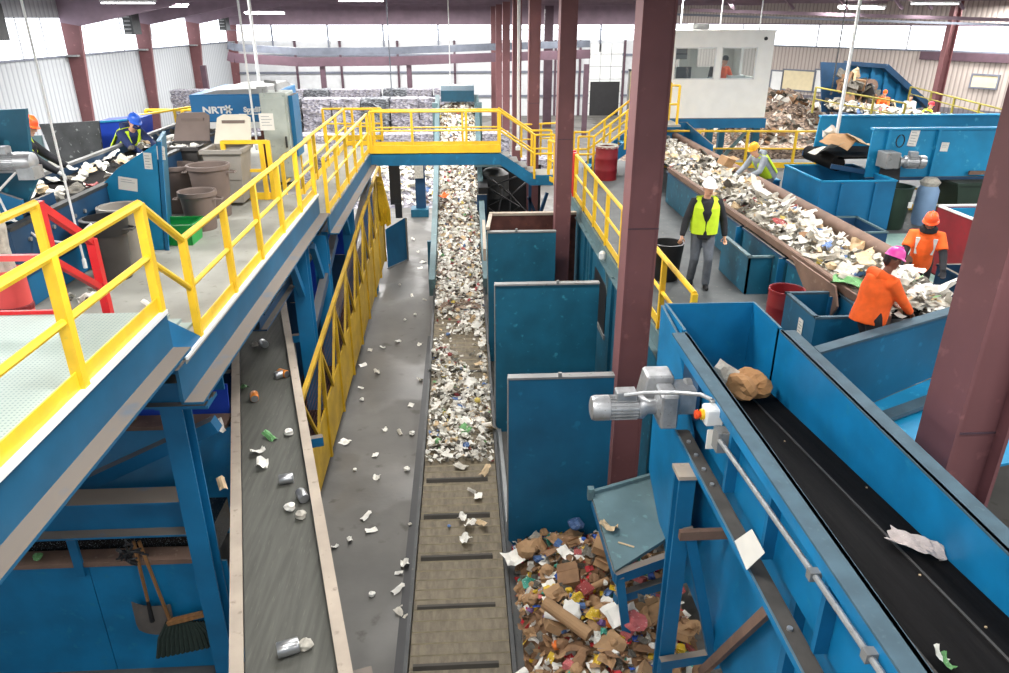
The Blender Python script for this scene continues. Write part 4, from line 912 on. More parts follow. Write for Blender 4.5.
for y in [6.55+0.98*i for i in range(9)]:
    sub(t,'cleat',MB().prism([(XL+0.05,y,zb(y)),(XL+0.05,y+0.1,zb(y)),(XL+0.05,y+0.08,zb(y)+0.055),(XL+0.05,y+0.04,zb(y)+0.055)],(XR-XL-0.2,0,0)),'apron_dark')
for x,nm in ((XL-0.03,-1),(XR+0.03,1)):
    m=MB(); ys=[2.5,8,11,14,17,18.5]
    for a,b in zip(ys,ys[1:]): m.bar((x,a,zb(a)+0.03),(x,b,zb(b)+0.03),0.05,0.22)
    sub(t,'side_skirt',m,'darkgrey')
    m=MB(); ys=[18.2,20.3,23,25.5,28.3]
    for a,b in zip(ys,ys[1:]): m.bar((x+nm*0.06,a,zb(a)+0.16),(x+nm*0.06,b,zb(b)+0.16),0.16,0.5)
    sub(t,'side_frame',m,'steel_teal')
    sub(t,'support_leg',MB().box(x+nm*0.2-0.08,x+nm*0.2+0.08,20.9,21.05,0,zb(21)),'teal'); sub(t,'support_leg',MB().box(x+nm*0.15-0.09,x+nm*0.15+0.09,27.5,27.7,0,4.6),'steel_teal')
m=MB(); m.prism([(-0.75,27.7,4.62),(-0.75,28.6,4.62),(-0.75,28.6,5.15),(-0.75,28.0,5.15),(-0.75,27.7,5.0)],(1.2,0,0)); sub(t,'head_cover',m,'headcover')
sub(t,'dark_gap_strip',MB().box(XL-0.19,XL-0.07,2.0,17.0,0.0,0.03),'black'); sub(t,'curb_plate',MB().prism([(0.52,3,0.14),(0.52,12.5,0.14),(0.62,12.5,0.02),(0.62,3,0.02)],(0,0,-0.02)),'grey')  # flat black strip paints the dark gap left of the slats
# the load
def cover(x,y):
    """how thickly paper lies at x, y on the slats (0 none)"""
    u=(x-XL)/(XR-XL)
    if y>17.2: return 1.0
    if y>16.1: return 1.0 if u>0.45 else 0.15
    if y>13.9: return 0.95 if (u<0.42+0.25*math.sin(y*2.3) or u>0.86) else 0.06
    if y>11.05: return 1.0 if u>0.02*y-0.2 else 0.8
    return 0.0
def load_pt(y0,y1):
    while True:
        y=rnd.uniform(y0,y1); x=rnd.uniform(XL+0.03,XR-0.03)
        if rnd.random()<cover(x,y): break
    s=(zb(y+0.1)-zb(y-0.1))/0.2; th=0.2 if y>17.5 else 0.1
    e=1-(2*abs((x-(XL+XR)/2))/(XR-XL))**4
    return (x,y,zb(y)+0.03+th*e*rnd.random()),(0,-s,1)
flakes('paper_load','stream of mixed paper scraps covering the far incline of the apron conveyor',6500,lambda:load_pt(17.0,28.0),0.085,tilt=0.5)
flakes('paper_load','finer scraps between the sheets on the flat part of the apron conveyor',1500,lambda:load_pt(11.0,17.2),0.06)
# mat below the loose scraps on the incline
m=MB(); ys=[17.2+0.3*i for i in range(37)]; xs=[XL+0.02+(XR-XL-0.04)*i/8 for i in range(9)]
P=[(x,y,zb(y)+0.05+0.09*(1-(2*abs(x-(XL+XR)/2)/(XR-XL))**4)+rnd.uniform(-.02,.02)) for y in ys for x in xs]
m.add(P,[(j*9+i,j*9+i+1,(j+1)*9+i+1,(j+1)*9+i) for j in range(len(ys)-1) for i in range(8)])
tag(m.build('paper_bed','balebrown'),'packed bed of paper under the loose scraps on the incline','waste paper',kind='stuff')
for i in range(270):
    p,nr_=load_pt(11.1,19.5); m_=pick(MIXW); k=i%4
    z=zb(p[1])+rnd.uniform(0.03,0.13)
    scrap('paper_ball' if k==3 else 'paper_sheet',PAPER[m_][k],(p[0],p[1],z),(rnd.gauss(0,.4),rnd.gauss(0,.4),rnd.uniform(0,6)),WORD[m_]+' sheet in the paper stream on the apron conveyor','waste paper','sheets on the apron conveyor: '+WORD[m_],rnd.uniform(.45,.95))
for px,py,m_,k,sc,lab in ((478,496,'paper',0,.6,'white sheet lying alone on the bare slats, topmost of the near few'),(472,491,'papergrey',2,.6,'grey scrap touching the topmost white sheet on the bare slats'),(462,518,'paper',1,.7,'small white sheet left of the pair on the bare slats'),(470,525,'paper',1,.9,'pale crumpled sheet in the middle of the bare slats'),(482,524,'papertan',2,.9,'cream strip right of the crumpled sheet on the bare slats'),(466,540,'paper',1,.9,'white folded sheet nearest on the bare slats of the apron conveyor'),(449,526,'paperblue',3,.4,'tiny blue and white ball on the bare slats'),
     (461,466,'papergrey',0,.8,'grey plastic sheet at the lower end of the paper stream'),(485,472,'papertan',2,1.0,'cream strip at the lower right end of the paper stream'),(448,455,'paper',0,.8,'white sheet at the lower left end of the paper stream'),(466,447,'paperblue',3,.9,'bright blue ball in the lower paper stream'),(437,443,'papergreen',3,.9,'green ball at the left of the lower paper stream'),(465,436,'papergreen',2,.8,'green strip in the lower paper stream')):
    p=at(px,py,z=0.18); scrap('paper_sheet',PAPER[m_][k],(p.x,p.y,zb(p.y)+0.045),(0,0,rnd.uniform(0,6)),lab,'waste paper',None,sc)
p=at(442,217,z=1.6); scrap('orange_sheet',sheet_mesh(0.3,0.3,0.05,77,'orange_sheet','orange'),(p.x,p.y,zb(p.y)+0.24),(0.3,0,0.4),'bright orange sheet at the left edge of the paper incline','waste paper',None,1.1)

# ------------------------------------------------------------------ bunkers between the conveyor and the right platform
def bunker(label,y,x0,x1,z0,z1,m_='teal',extra=None):
    t=thing('bunker_wall',label,'wall',((x0+x1)/2,y,z0)); sub(t,'panel',MB().box(x0,x1,y,y+0.05,z0,z1),m_); sub(t,'top_angle',MB().box(x0-0.01,x1,y-0.03,y+0.1,z1,z1+0.03),'grey')
    sub(t,'edge_angle',MB().box(x0-0.015,x0,y-0.01,y+0.1,z0,z1),'grey'); return t
t=bunker('nearest blue bunker wall, above the heap of cardboard',8.96,0.56,2.03,0.0,2.84,'panelblue')
sub(t,'lug',MB().box(1.24,1.29,8.93,8.97,2.86,2.93),'grey')
t=bunker('second bunker wall, its top reaching behind the nearest one',12.3,0.52,2.4,0,3.02,'teal')
sub(t,'lug',MB().box(1.62,1.67,12.27,12.31,3.04,3.1),'grey')
t=bunker('third bunker wall, below the rust-lined bunker opening',15.5,0.5,2.0,0,3.1,'teal')
sub(t,'lug',MB().box(1.1,1.15,15.47,15.51,3.12,3.19),'grey')
t=thing('bunker_wall','rust-brown back plate of the open bunker behind the third wall','wall',(1.5,17,0)); sub(t,'plate',MB().box(0.62,2.7,17.2,17.25,0.3,3.06),'rust'); sub(t,'top_angle',MB().box(0.6,2.7,17.15,17.3,3.06,3.12),'beige'); sub(t,'side_strip',MB().bar((0.5,15.5,3.2),(0.62,17.0,3.12),0.08,0.06).bar((0.42,15.2,2.7),(0.44,16.5,3.0),0.06,0.3),'beige')
for y0,y1,lab in ((9.0,12.28,'blue side wall of the bunker under the right platform, behind the nearest steel column'),(12.36,15.48,'blue side wall under the right platform between the second and third bunker walls'),(15.56,20,'blue side wall under the far part of the right platform')):
    t=thing('bunker_wall',lab,'wall',(2.75,(y0+y1)/2,0)); sub(t,'panel',MB().box(2.74,2.78,y0,y1,0,3.0),'teal'); sub(t,'rib',MB().box(2.69,2.74,y0+0.25,y0+0.33,0,3.0).box(2.69,2.74,y1-0.5,y1-0.42,0,3.0),'teal')
    if y0<13 and y0>10: sub(t,'opening',MB().box(2.725,2.735,y0+0.9,y0+2.2,1.6,2.6),'black'); sub(t,'opening_frame',MB().box(2.71,2.74,y0+0.85,y0+2.25,1.5,1.6),'grey')
tag(MB().box(0.52,0.62,9.4,12.25,0,0.1).build('ramp_strip','grey'),'grey steel strip between the slats and the second bunker wall','strip')
# machinery under the footbridge, in the dark
t=thing('baler','dark machine with hoses and drum under the right end of the footbridge','machine',(1.4,24,0))
sub(t,'drum',MB().lathe([(0.1,0),(0.5,0.05),(0.5,0.8),(0.3,0.95),(0.1,1.0)],c=(1.0,24.2,1.9),n=18),'darkgrey',smooth=True); sub(t,'frame',MB().box(0.4,2.6,24.6,24.8,0,2.9).box(0.45,0.75,22.5,24.5,0,2.6),'black'); sub(t,'top_pan',MB().box(0.35,1.4,23.2,24.5,3.1,3.25),'steel_teal')
sub(t,'side_box',MB().box(0.4,0.7,22.4,22.6,1.2,2.4),'navy')
for k in range(5): sub(t,'hose',MB().tube([(0.8+0.3*k,23.6,2.7-0.2*(k%3)),(1.5-0.25*(k%2)*k,23.2,2.2+0.25*(k%2)),(0.7+0.35*k,22.9,1.9-0.3*(k%3)),(1.6-0.2*k,23.2,1.2)],0.035,7),'black',smooth=True)
m=MB(); 
for a,b in (((2.0,22.5,0.5),(2.6,22.6,2.4)),((2.0,22.5,2.3),(2.65,22.5,0.8)),((1.9,22.5,1.4),(2.7,22.5,1.4)),((2.05,22.5,0),(2.05,22.5,2.9))): m.bar(a,b,0.09,0.09)
sub(t,'brace',m,'navy')
# ------------------------------------------------------------------ yellow mesh guard left of the concrete strip
XS0,XS1=-2.45,-2.55; Y0,Y1=9.6,22.6
t=thing('mesh_guard','long dirty yellow guard of mesh frames beside the concrete strip','guard',(XS0,Y0,0.25))
def zt(y): return 2.2+(y-9.6)*0.085
def zbnd(y): return 1.15+(y-9.6)*0.055
m=MB(); m.prism([(XS0,Y0,0.28),(XS1,Y1,0.35),(XS1,Y1,zbnd(Y1)),(XS0,Y0,zbnd(Y0))],(-0.03,0,0)); sub(t,'solid_band',m,'mustard')
m=MB(); m.bar((XS0-0.02,Y0,zt(Y0)),(XS1-0.02,Y1,zt(Y1)),0.07,0.07); sub(t,'top_bar',m,'mustard')
n=8
for i in range(n+1):
    y=Y0+(Y1-Y0)*i/n; x=XS0+(XS1-XS0)*i/n
    sub(t,'post',MB().bar((x,y,0.25),(x,y,zt(y)),0.07,0.07),'mustard')
    if i<n:
        y2=Y0+(Y1-Y0)*(i+1)/n
        sub(t,'diagonal',MB().bar((x,y,zt(y)),(x,(y+y2)/2,zbnd(y)),0.045,0.045).bar((x,(y+y2)/2,zbnd(y)),(x,y2,zt(y2)),0.045,0.045),'mustard')
        m=MB()
        for k in range(1,14): yy=y+(y2-y)*k/14; m.bar((x-0.02,yy,zbnd(yy)),(x-0.02,yy,zt(yy)),0.004,0.004)
        for k in range(1,9): m.bar((x-0.02,y,zbnd(y)+(zt(y)-zbnd(y))*k/9),(x-0.02,y2,zbnd(y2)+(zt(y2)-zbnd(y2))*k/9),0.004,0.004)
        sub(t,'wire_mesh',m,'rust')
tag(MB().box(-3.2,-2.55,9.6,22.5,1.0,1.05).build('return_belt','belt'),'dark belt running just behind the yellow mesh guard','belt')
p0,p1=at(388,269,z=0),at(408,260,z=0)
t=thing('steel_plate','blue steel plate standing on the wet concrete beyond the mesh guard','gate',p0); sub(t,'plate',MB().prism([p0,p1,p1+V((0,0,1.45)),p0+V((0,0,1.3))],(0,0.06,0)),'blue'); sub(t,'edge',MB().bar(p1,p1+V((0,0,1.45)),0.07,0.07).bar(p0+V((0,-.02,0.02)),p1+V((0,-.02,0.02)),0.05,0.05),'grey')
m=MB(); t=thing('strap_bundle','bunch of dirty yellow straps hanging below the corner of the footbridge','straps',(-2.5,21.9,1.6))
for k in range(26):
    a=rnd.uniform(-1,1); x=-2.52+a*0.28; m.tube([(-2.5+a*0.06,21.9,3.1),(-2.51+a*0.16,21.85,2.6),(x,21.8,2.1),(x+rnd.uniform(-.05,.05),21.8,1.62+rnd.uniform(0,.12))],[0.03,0.05,0.06,0.03],5)
sub(t,'straps',m,'gold'); sub(t,'tie',MB().lathe([(0.1,0),(0.11,0.05),(0.1,0.1)],c=(-2.5,21.9,2.85),n=10),'mustard')
t=thing('hydraulic_pump','teal pump post with a pale box on the floor beyond the footbridge','machine',(-1.8,29.5,0)); sub(t,'base',MB().box(-2.15,-1.45,29.2,29.9,0,0.3),'teal'); sub(t,'post',MB().box(-1.95,-1.55,29.5,29.75,0.3,2.2),'navy'); sub(t,'box',MB().box(-1.95,-1.6,29.3,29.5,1.55,2.1),'papergrey'); sub(t,'motor',MB().lathe([(0.1,0),(0.14,0.05),(0.14,0.3),(0.08,0.35)],c=(-1.75,29.6,2.2),n=12),'teal',smooth=True)
t=thing('dark_post','black rubber curtain hanging behind the straps below the footbridge','curtain',(-1.6,24,0)); sub(t,'curtain',MB().box(-2.42,-2.06,24,24.05,1.75,3.7),'black'); sub(t,'hem',MB().box(-2.28,-2.06,23.98,24.07,1.3,1.78),'black')
# ------------------------------------------------------------------ tipping tray, trestle
t=thing('tray_chute','grey-green steel tray on a blue frame above the cardboard heap','chute',(2.0,7.3,0))
TL,TR,BR,BL=[at(x,y,z=1.6) for x,y in ((592,495),(657,476),(670,536),(615,571))]
sub(t,'tray',MB().prism([TL,TR,BR,BL],(0,0,-0.05)),'steel_teal'); sub(t,'back_lip',MB().bar(TL+V((0,0.02,0.02)),TR+V((0,0.02,0.02)),0.05,0.06),'steel_teal')
sub(t,'corner_lug',MB().box(TL.x-0.06,TL.x+0.02,TL.y-0.05,TL.y+0.04,1.55,1.72),'steel_teal')
sub(t,'front_frame',MB().bar(BL+V((0,0,-0.1)),BR+V((0.9,0.12,-0.1)),0.09,0.14).bar(BL+V((0.05,0.1,-0.5)),BR+V((1.0,0.12,-0.5)),0.09,0.12),'blue')
sub(t,'side_frame',MB().bar(BL+V((0.02,0,-0.1)),TL+V((0.02,0,-0.1)),0.06,0.12),'blue'); sub(t,'dark_gap_fill',MB().prism([TR,TR+V((0.16,0,0)),BR+V((0.14,0,0)),BR],(0,0,-0.3)),'black')  # black block stands for the shaded gap between tray and tail plate
sub(t,'strut',MB().bar(BL+V((0.06,0,-0.1)),BL+V((0.25,0,-1.3)),0.1,0.06).bar(BR+V((0.9,0.1,-0.1)),BR+V((0.9,0.1,-1.55)),0.08,0.1),'blue')
p=at(626,545,z=1.6); scrap('stick',box_mesh(0.2,0.02,0.01,'stick','papertan',False),(p.x,p.y,1.602),(0,0,-0.5),'thin pale stick lying on the grey-green tray','scrap')
p=at(606,530,z=1.6); scrap('paper_scrap',PAPER['papertan'][1],(p.x+0.03,p.y,1.603),(0,0,1),'torn pale scraps at the left edge of the grey-green tray','scrap',None,1.0)
t=thing('trestle','blue steel trestle holding the black belt conveyor over the heap','frame',(2.1,5.85,0.2))
sub(t,'post',MB().box(2.02,2.18,5.8,5.84,0,3.32).box(2.02,2.18,5.96,6.0,0,3.32).box(2.09,2.11,5.84,5.96,0,3.32),'blue'); sub(t,'cap',MB().box(2.0,2.2,5.78,6.02,3.32,3.36),'beige')
sub(t,'diagonal',MB().bar((2.15,5.75,2.75),(2.62,5.75,0.9),0.1,0.1),'blue'); sub(t,'cross_tie',MB().bar((2.05,5.72,2.72),(3.4,5.72,2.72),0.06,0.1),'brownboard'); sub(t,'cross_tie',MB().bar((2.0,5.72,1.0),(3.4,5.9,1.0),0.08,0.12),'blue')
sub(t,'back_post',MB().box(3.3,3.45,5.8,5.98,0,3.3),'blue')
for k in range(14):
    scrap('paper_scrap',PAPER[('paperdark','papertan','paperred')[k%3]][k%4],(BL.x+0.35+k*0.1,BL.y+0.05+0.012*k+rnd.uniform(-.03,.03),1.12+0.02*(k%2)),(rnd.uniform(-.3,.3),0.2,k),'torn scrap caught on the blue frame below the tray','scrap','scraps on the tray frame',0.4)
# ------------------------------------------------------------------ heap of cardboard and packaging
def hz(x,y):
    u=max(0,min(1,(x-0.5)/0.6)); v=max(0,min(1,(y-5.0)/1.2))
    return (0.1+0.42*u+0.12*math.sin(x*4+1)*math.cos(y*3.1)+0.08*math.sin(y*5.3+x*2))*(0.45+0.55*v)*(1 if y<7.9 else 1-0.6*(y-7.9)/1.1)
m=MB(); nx,ny=24,36; P=[]
for j in range(ny+1):
    for i in range(nx+1):
        x=0.62+2.05*i/nx; y=4.6+4.33*j/ny; P.append((x,y,max(0.005,hz(x,y)-0.05+rnd.uniform(-.03,.03))))
m.add(P,[(j*(nx+1)+i,j*(nx+1)+i+1,(j+1)*(nx+1)+i+1,(j+1)*(nx+1)+i) for j in range(ny) for i in range(nx)])
tag(m.build('heap_bed','cardboard2'),'packed bottom of the cardboard heap before the nearest bunker wall','waste',kind='stuff')
flakes('heap_scraps','fine torn scraps filling the gaps of the cardboard heap',2600,lambda:((lambda x,y:((x,y,hz(x,y)+rnd.uniform(-.03,.05)),None))(rnd.uniform(0.62,2.65),rnd.uniform(4.7,8.9))),0.075,
       [('cardboard',10),('cardboard2',7),('paper',6),('papergrey',5),('paperdark',5),('cardred',2),('cardblue',1.5),('cardgreen',1),('cardyellow',2),('paperpink',1)],tilt=0.7)
HEAP=[]
for m_ in ('cardboard','cardboard2'):
    HEAP+=[(sheet_mesh(0.34,0.42,0.03,21,'cardboard_flap',m_,0.008),'cardboard_flap','brown cardboard flap'),(box_mesh(0.3,0.36,0.16,'cardboard_box',m_,True,3),'cardboard_box','crushed brown cardboard box'),(sheet_mesh(0.24,0.3,0.05,23,'cardboard_flap',m_,0.008),'cardboard_flap','bent brown cardboard piece'),(ball_mesh(0.12,24,'paper_bag',m_),'paper_bag','crumpled brown paper bag')]
HEAP+=[(tube_mesh(0.06,0.5,'cardboard_tube','cardboard'),'cardboard_tube','brown cardboard tube'),(tube_mesh(0.055,0.13,'paper_cup','paper',0.075),'paper_cup','white paper cup'),(PAPER['paper'][0],'paper_sheet','white sheet'),(PAPER['papergrey'][0],'paper_sheet','grey newsprint sheet'),(PAPER['paper'][3],'paper_ball','white crumpled paper'),
   (box_mesh(0.16,0.22,0.07,'carton','paperred',False,5),'carton','red printed carton'),(box_mesh(0.15,0.2,0.06,'carton','paperblue',False,6),'carton','blue printed carton'),(box_mesh(0.14,0.2,0.06,'carton','paperyellow',False,7),'carton','yellow printed carton'),(box_mesh(0.13,0.2,0.05,'carton','papergreen',False,8),'carton','green printed carton'),(box_mesh(0.2,0.16,0.09,'carton','paperpink',False,9),'carton','pink printed carton'),(PAPER['paperdark'][0],'paper_sheet','dark printed sheet')]
HEAP+=[(ball_mesh(0.09,31,'packet',c),'packet',w+' crumpled packet') for c,w in (('cardred','bright red'),('cardorange','orange'),('cardblue','bright blue'),('cardyellow','yellow'),('cardgreen','teal green'),('cardpurple','purple'))]+[(sheet_mesh(0.2,0.26,0.05,32,'card_sheet',c),'card_sheet',w+' printed card') for c,w in (('cardred','bright red'),('cardblue','bright blue'),('cardyellow','yellow'),('cardgreen','teal green'))]
wts=[6,4,7,4,4,3,4,2.5,1.5,4,8,6,7,2,2,2,1.5,1.5,5, 3,3,2.5,2.5,2,1.5, 2,2,2,1.5]
tot=sum(wts)
for i in range(400):
    k=rnd.uniform(0,tot); j=0
    while k>wts[j]: k-=wts[j]; j+=1
    me,nm,lab=HEAP[j]; x=rnd.uniform(0.66,2.6); y=rnd.uniform(4.8,8.8)
    if x<0.95 and 5.9<y<6.7: continue
    scrap(nm,me,(x,y,hz(x,y)+rnd.uniform(0,0.08)),(rnd.gauss(0,.35),rnd.gauss(0,.35),rnd.uniform(0,6.3)),lab+' in the heap before the nearest bunker wall','waste','heap before the nearest bunker: '+lab,rnd.uniform(.42,.82))
def hp(px,py,me,nm,lab,rot,sc=1.0,dz=0.1):
    p=at(px,py,z=0.45); scrap(nm,me,(p.x,p.y,hz(p.x,p.y)+dz),rot,lab,'waste',None,sc)
hp(565,637,HEAP[8][0],'cardboard_tube','long brown cardboard tube at the near left of the heap',(0,0.15,-0.75),1.35,0.14)
hp(553,632,tube_mesh(0.05,0.22,'foam_tube','paper',0.05),'paper_roll','white paper roll above the long cardboard tube',(0,0,-0.4),1.0,0.16)
hp(570,630,ball_mesh(0.12,90,'white_dish','paper',0.35),'foam_dish','round white foam dish beside the white roll',(0.5,0.2,0),1.1,0.16)
hp(612,633,sheet_mesh(0.26,0.28,0.02,91,'white_card','paper',0.006),'white_card','clean white card in the near heap, left of the pink lump',(0.25,0.1,0.5),1.0,0.17)
hp(629,632,sheet_mesh(0.2,0.24,0.02,92,'white_card','paper',0.006),'white_card','small white card just left of the pink lump in the heap',(0.2,-0.2,0.2),0.9,0.17)
hp(633,643,ball_mesh(0.14,93,'pink_packet','paperpink',0.6),'packet','pinkish lump of packaging in the near heap',(0,0,0.3),1.1,0.12)
hp(521,661,tube_mesh(0.05,0.16,'white_bottle','paper',0.06),'foam_cup','white cup lying on the steel strip below the heap',(0,0,0.6),1.0,0.05)
hp(583,600,box_mesh(0.2,0.14,0.08,'red_pack','paperred',False,4),'carton','red and orange carton in the middle of the heap',(0.3,0.2,0.8),1.1,0.16)
hp(527,550,ball_mesh(0.14,94,'kraft_bag','cardboard',0.8),'paper_bag','round brown bag at the upper left of the heap',(0,0,0.3),1.2,0.1)
hp(512,552,sheet_mesh(0.25,0.25,0.04,95,'white_bag','paper'),'paper_sheet','white bag at the upper left edge of the heap',(0.3,0,0.3),1.1,0.12)
hp(575,533,ball_mesh(0.14,96,'bag_blue','paperblue',0.8),'packet','blue and brown packet at the top of the heap',(0,0,0.3),0.9,0.25)
# ------------------------------------------------------------------ bales at the back
def bale_mesh(nm,m_,w,l,h,seed):
    bm=bmesh.new(); bmesh.ops.create_cube(bm,size=1); bmesh.ops.subdivide_edges(bm,edges=bm.edges,cuts=4,use_grid_fill=True); r=random.Random(seed)
    for v in bm.verts:
        v.co=V((v.co.x*w,v.co.y*l,(v.co.z+0.5)*h))+V((r.uniform(-.05,.05),r.uniform(-.05,.05),r.uniform(-.04,.04)))
    me=bpy.data.meshes.new(nm); bm.to_mesh(me); bm.free(); me.materials.append(M[m_]); return me
BW,BL_,BH=1.5,1.1,1.15
BM=[bale_mesh('paper_bale','bale',BW,BL_,BH,1),bale_mesh('paper_bale','bale',BW,BL_,BH,2),bale_mesh('paper_bale','baledark',BW,BL_,BH,3)]
BB=[bale_mesh('brown_bale','balebrown',BW,BL_,BH,4),bale_mesh('brown_bale','balebrown',BW,BL_,BH,5)]
def stack(x0,x1,y,n,meshes,lab,grp,jit=0.1):
    x=x0; c=0
    while x<x1:
        for k in range(n if not callable(n) else n(x)):
            o=scrap('bale',meshes[(c*7+k*3)%len(meshes)],(x+rnd.uniform(-jit,jit),y+rnd.uniform(-jit,jit),k*BH),(0,0,rnd.uniform(-.04,.04)),lab,'bale',grp)
        x+=BW+0.06; c+=1
stack(-12.5,1.6,36.5,2,BM,'bale of mixed paper in the front row behind the footbridge','bales, front row')
stack(-12.5,1.2,41.5,lambda x:3 if x>-9.5 else 2,BM,'bale of mixed paper in the second row behind the footbridge','bales, second row')
stack(-16.5,0,47,lambda x:3,BM,'bale of mixed paper in the rearmost high stacks','bales, rear row')
stack(3.4,5.6,36,1,BM,'low bale between the middle columns and the stair','bales by the roller door')
stack(8.2,17,31.5,lambda x:2,BB,'brown bale behind the yellow railing under the control cabin','brown bales behind the right railing')
def loose(name,lab,cx,cy,rx,ry,h,m_,n,wt,seed=3,size=0.3):
    r=random.Random(seed); m=MB(); N=22; P=[]
    f=lambda x,y: max(0.0,h*(1-((x-cx)/rx)**2-((y-cy)/ry)**2))
    for j in range(N+1):
        for i in range(N+1):
            x=cx-rx+2*rx*i/N; y=cy-ry+2*ry*j/N; P.append((x,y,0.004+f(x,y)*r.uniform(.85,1.1)))
    m.add(P,[(j*(N+1)+i,j*(N+1)+i+1,(j+1)*(N+1)+i+1,(j+1)*(N+1)+i) for j in range(N) for i in range(N)]); tag(m.build(name,m_),lab,'waste',kind='stuff')
    def pt():
        while True:
            x=rnd.uniform(cx-rx,cx+rx); y=rnd.uniform(cy-ry,cy+ry)
            if f(x,y)>0.05: return (x,y,f(x,y)+0.05),None
    flakes(name,lab+', its loose flakes on top',n,pt,size,wt)
loose('loose_paper','drift of loose paper on the floor before the bales, left of the incline',-2.9,34.0,3.0,3.2,1.1,'bale',900,MIXW,size=0.22)
loose('loose_waste','tall slope of grey-brown loose waste right of the control cabin',15.5,38.5,6.5,5.5,3.9,'balebrown',1600,[('paperdark',6),('cardboard2',4),('papergrey',3),('paper',1)],5)
# ------------------------------------------------------------------ black belt conveyor in the right foreground
XA,XB=2.44,3.5; YE=8.15; YN=1.6; ZT=4.2
def zbelt(y): return 3.36+(YE-0.25-y)*0.1 if y<YE-0.25 else 3.34
t=thing('belt_conveyor','big blue troughed conveyor with black belt in the right foreground','conveyor',(3.0,5,2.0))
sub(t,'belt',MB().prism([(XA,YN,zbelt(YN)),(XA,YE-0.3,zbelt(YE-0.3)),(XB,YE-0.3,zbelt(YE-0.3)),(XB,YN,zbelt(YN))],(0,0,-0.03)),'belt')
m=MB()
for x in (2.72,3.22): m.bar((x,YN,zbelt(YN)+0.004),(x,YE-0.35,zbelt(YE-0.35)+0.004),0.02,0.012)
sub(t,'belt_rib',m,'charcoal')
sub(t,'left_wall',MB().box(XA-0.03,XA,YN,7.4,3.4,ZT),'blue_bare'); sub(t,'right_wall',MB().box(XB,XB+0.03,YN,7.4,3.3,ZT),'blue_bare')
sub(t,'left_cap',MB().box(XA-0.17,XA+0.005,YN,7.32,ZT-0.02,ZT),'capblue'); sub(t,'right_cap',MB().box(XB-0.005,XB+0.17,YN,7.32,ZT-0.02,ZT),'capblue')
sub(t,'left_outer_face',MB().box(XA-0.17,XA-0.155,YN,7.32,ZT-0.12,ZT-0.02),'blue_bare')
sub(t,'tail_box',MB().prism([(XA-0.03,7.35,3.2),(XA-0.03,YE,3.2),(XA-0.03,YE,4.22),(XA-0.03,7.35,ZT+0.02)],(0.03,0,0)).prism([(XB,7.35,3.2),(XB,YE,3.2),(XB,YE,4.22),(XB,7.35,ZT+0.02)],(0.03,0,0)).box(XA-0.03,XB+0.03,YE,YE+0.03,3.2,4.22),'blue_bare')
sub(t,'side_flange',MB().bar((XA-0.2,YN,3.41),(XA-0.2,6.55,3.41),0.12,0.02).bar((XA-0.13,YN,3.33),(XA-0.13,6.55,3.33),0.02,0.16),'dustyflange'); sub(t,'flange_lip',MB().bar((XA-0.27,YN,3.4),(XA-0.27,6.55,3.4),0.02,0.06),'blue_bare')
m=MB()
for y in (6.3,6.05,5.8,5.55,4.7,3.8): m.lathe([(0.022,0),(0.022,0.018),(0.01,0.02)],c=(XA-0.2,y,3.42),n=8)
sub(t,'bolt',m,'alu')
sub(t,'tail_plate',MB().prism([(XA-0.06,8.12,4.22),(XA-0.06,7.4,4.15),(XA-0.06,6.55,3.36),(XA-0.06,6.3,2.3),(XA-0.06,6.85,1.35),(XA-0.06,8.0,1.95)],(-0.03,0,0)),'blue_bare')
sub(t,'lower_panel',MB().box(XA+0.12,XA+0.15,YN,7.3,1.2,3.4),'blue_bare')
for y in (5.45,4.55,3.6,2.8): sub(t,'wall_stiffener',MB().box(XA-0.13,XA-0.03,y-0.025,y+0.025,3.42,ZT-0.02),'blue')
for y in (4.2,3.0): sub(t,'panel_rib',MB().box(XA+0.02,XA+0.12,y-0.04,y+0.04,1.2,3.38),'blue')
sub(t,'diagonal_brace',MB().bar((XA+0.05,4.55,2.9),(XA+0.05,5.75,0.8),0.06,0.09),'brownboard')
sub(t,'bearing_plate',MB().box(XA-0.1,XA-0.06,6.5,7.0,3.55,4.1),'navy'); sub(t,'bearing',MB().lathe([(0.11,0),(0.11,0.06),(0.05,0.1)],c=(XA-0.1,6.72,3.82),n=16,axis=(-1,0,0)),'grey',smooth=True)
for y in (6.9,6.75): sub(t,'adjuster',MB().lathe([(0.03,0),(0.03,0.04)],c=(XA-0.04,y+0.35,3.95-(6.9-y)*0.9),n=8,axis=(-1,0,0)),'alu')
# motor with gearbox on its tail
t,c,d_,x_,y_=motor('silver gear motor sticking out from the tail of the black belt conveyor',(1.24,6.5,3.74),(1,0,0),0.8,0.13)
sub(t,'gearbox',MB().box(1.94,2.12,6.34,6.66,3.55,3.93).prism([(1.8,6.66,3.68),(2.16,6.66,3.68),(2.14,6.66,4.0),(1.86,6.66,4.0)],(0,0.26,0)).box(2.12,2.36,6.5,6.8,3.62,3.9),'alu',bevel=0.02); sub(t,'shaft',MB().lathe([(0.05,0),(0.05,0.15)],c=(2.28,6.62,3.78),n=12,axis=(1,0,0)),'darkgrey')
t=thing('conduit','silvery flexible conduit from the motor to the white switch box','conduit',(2.2,6.2,4.1)); sub(t,'hose',MB().tube([(1.56,6.4,3.93),(1.75,6.35,3.98),(2.0,6.15,4.08),(2.18,5.95,4.16),(2.25,5.84,4.16)],0.02,8),'alu',smooth=True); sub(t,'fitting',MB().lathe([(0.03,0),(0.03,0.05)],c=(2.25,5.82,4.12),n=10),'grey')
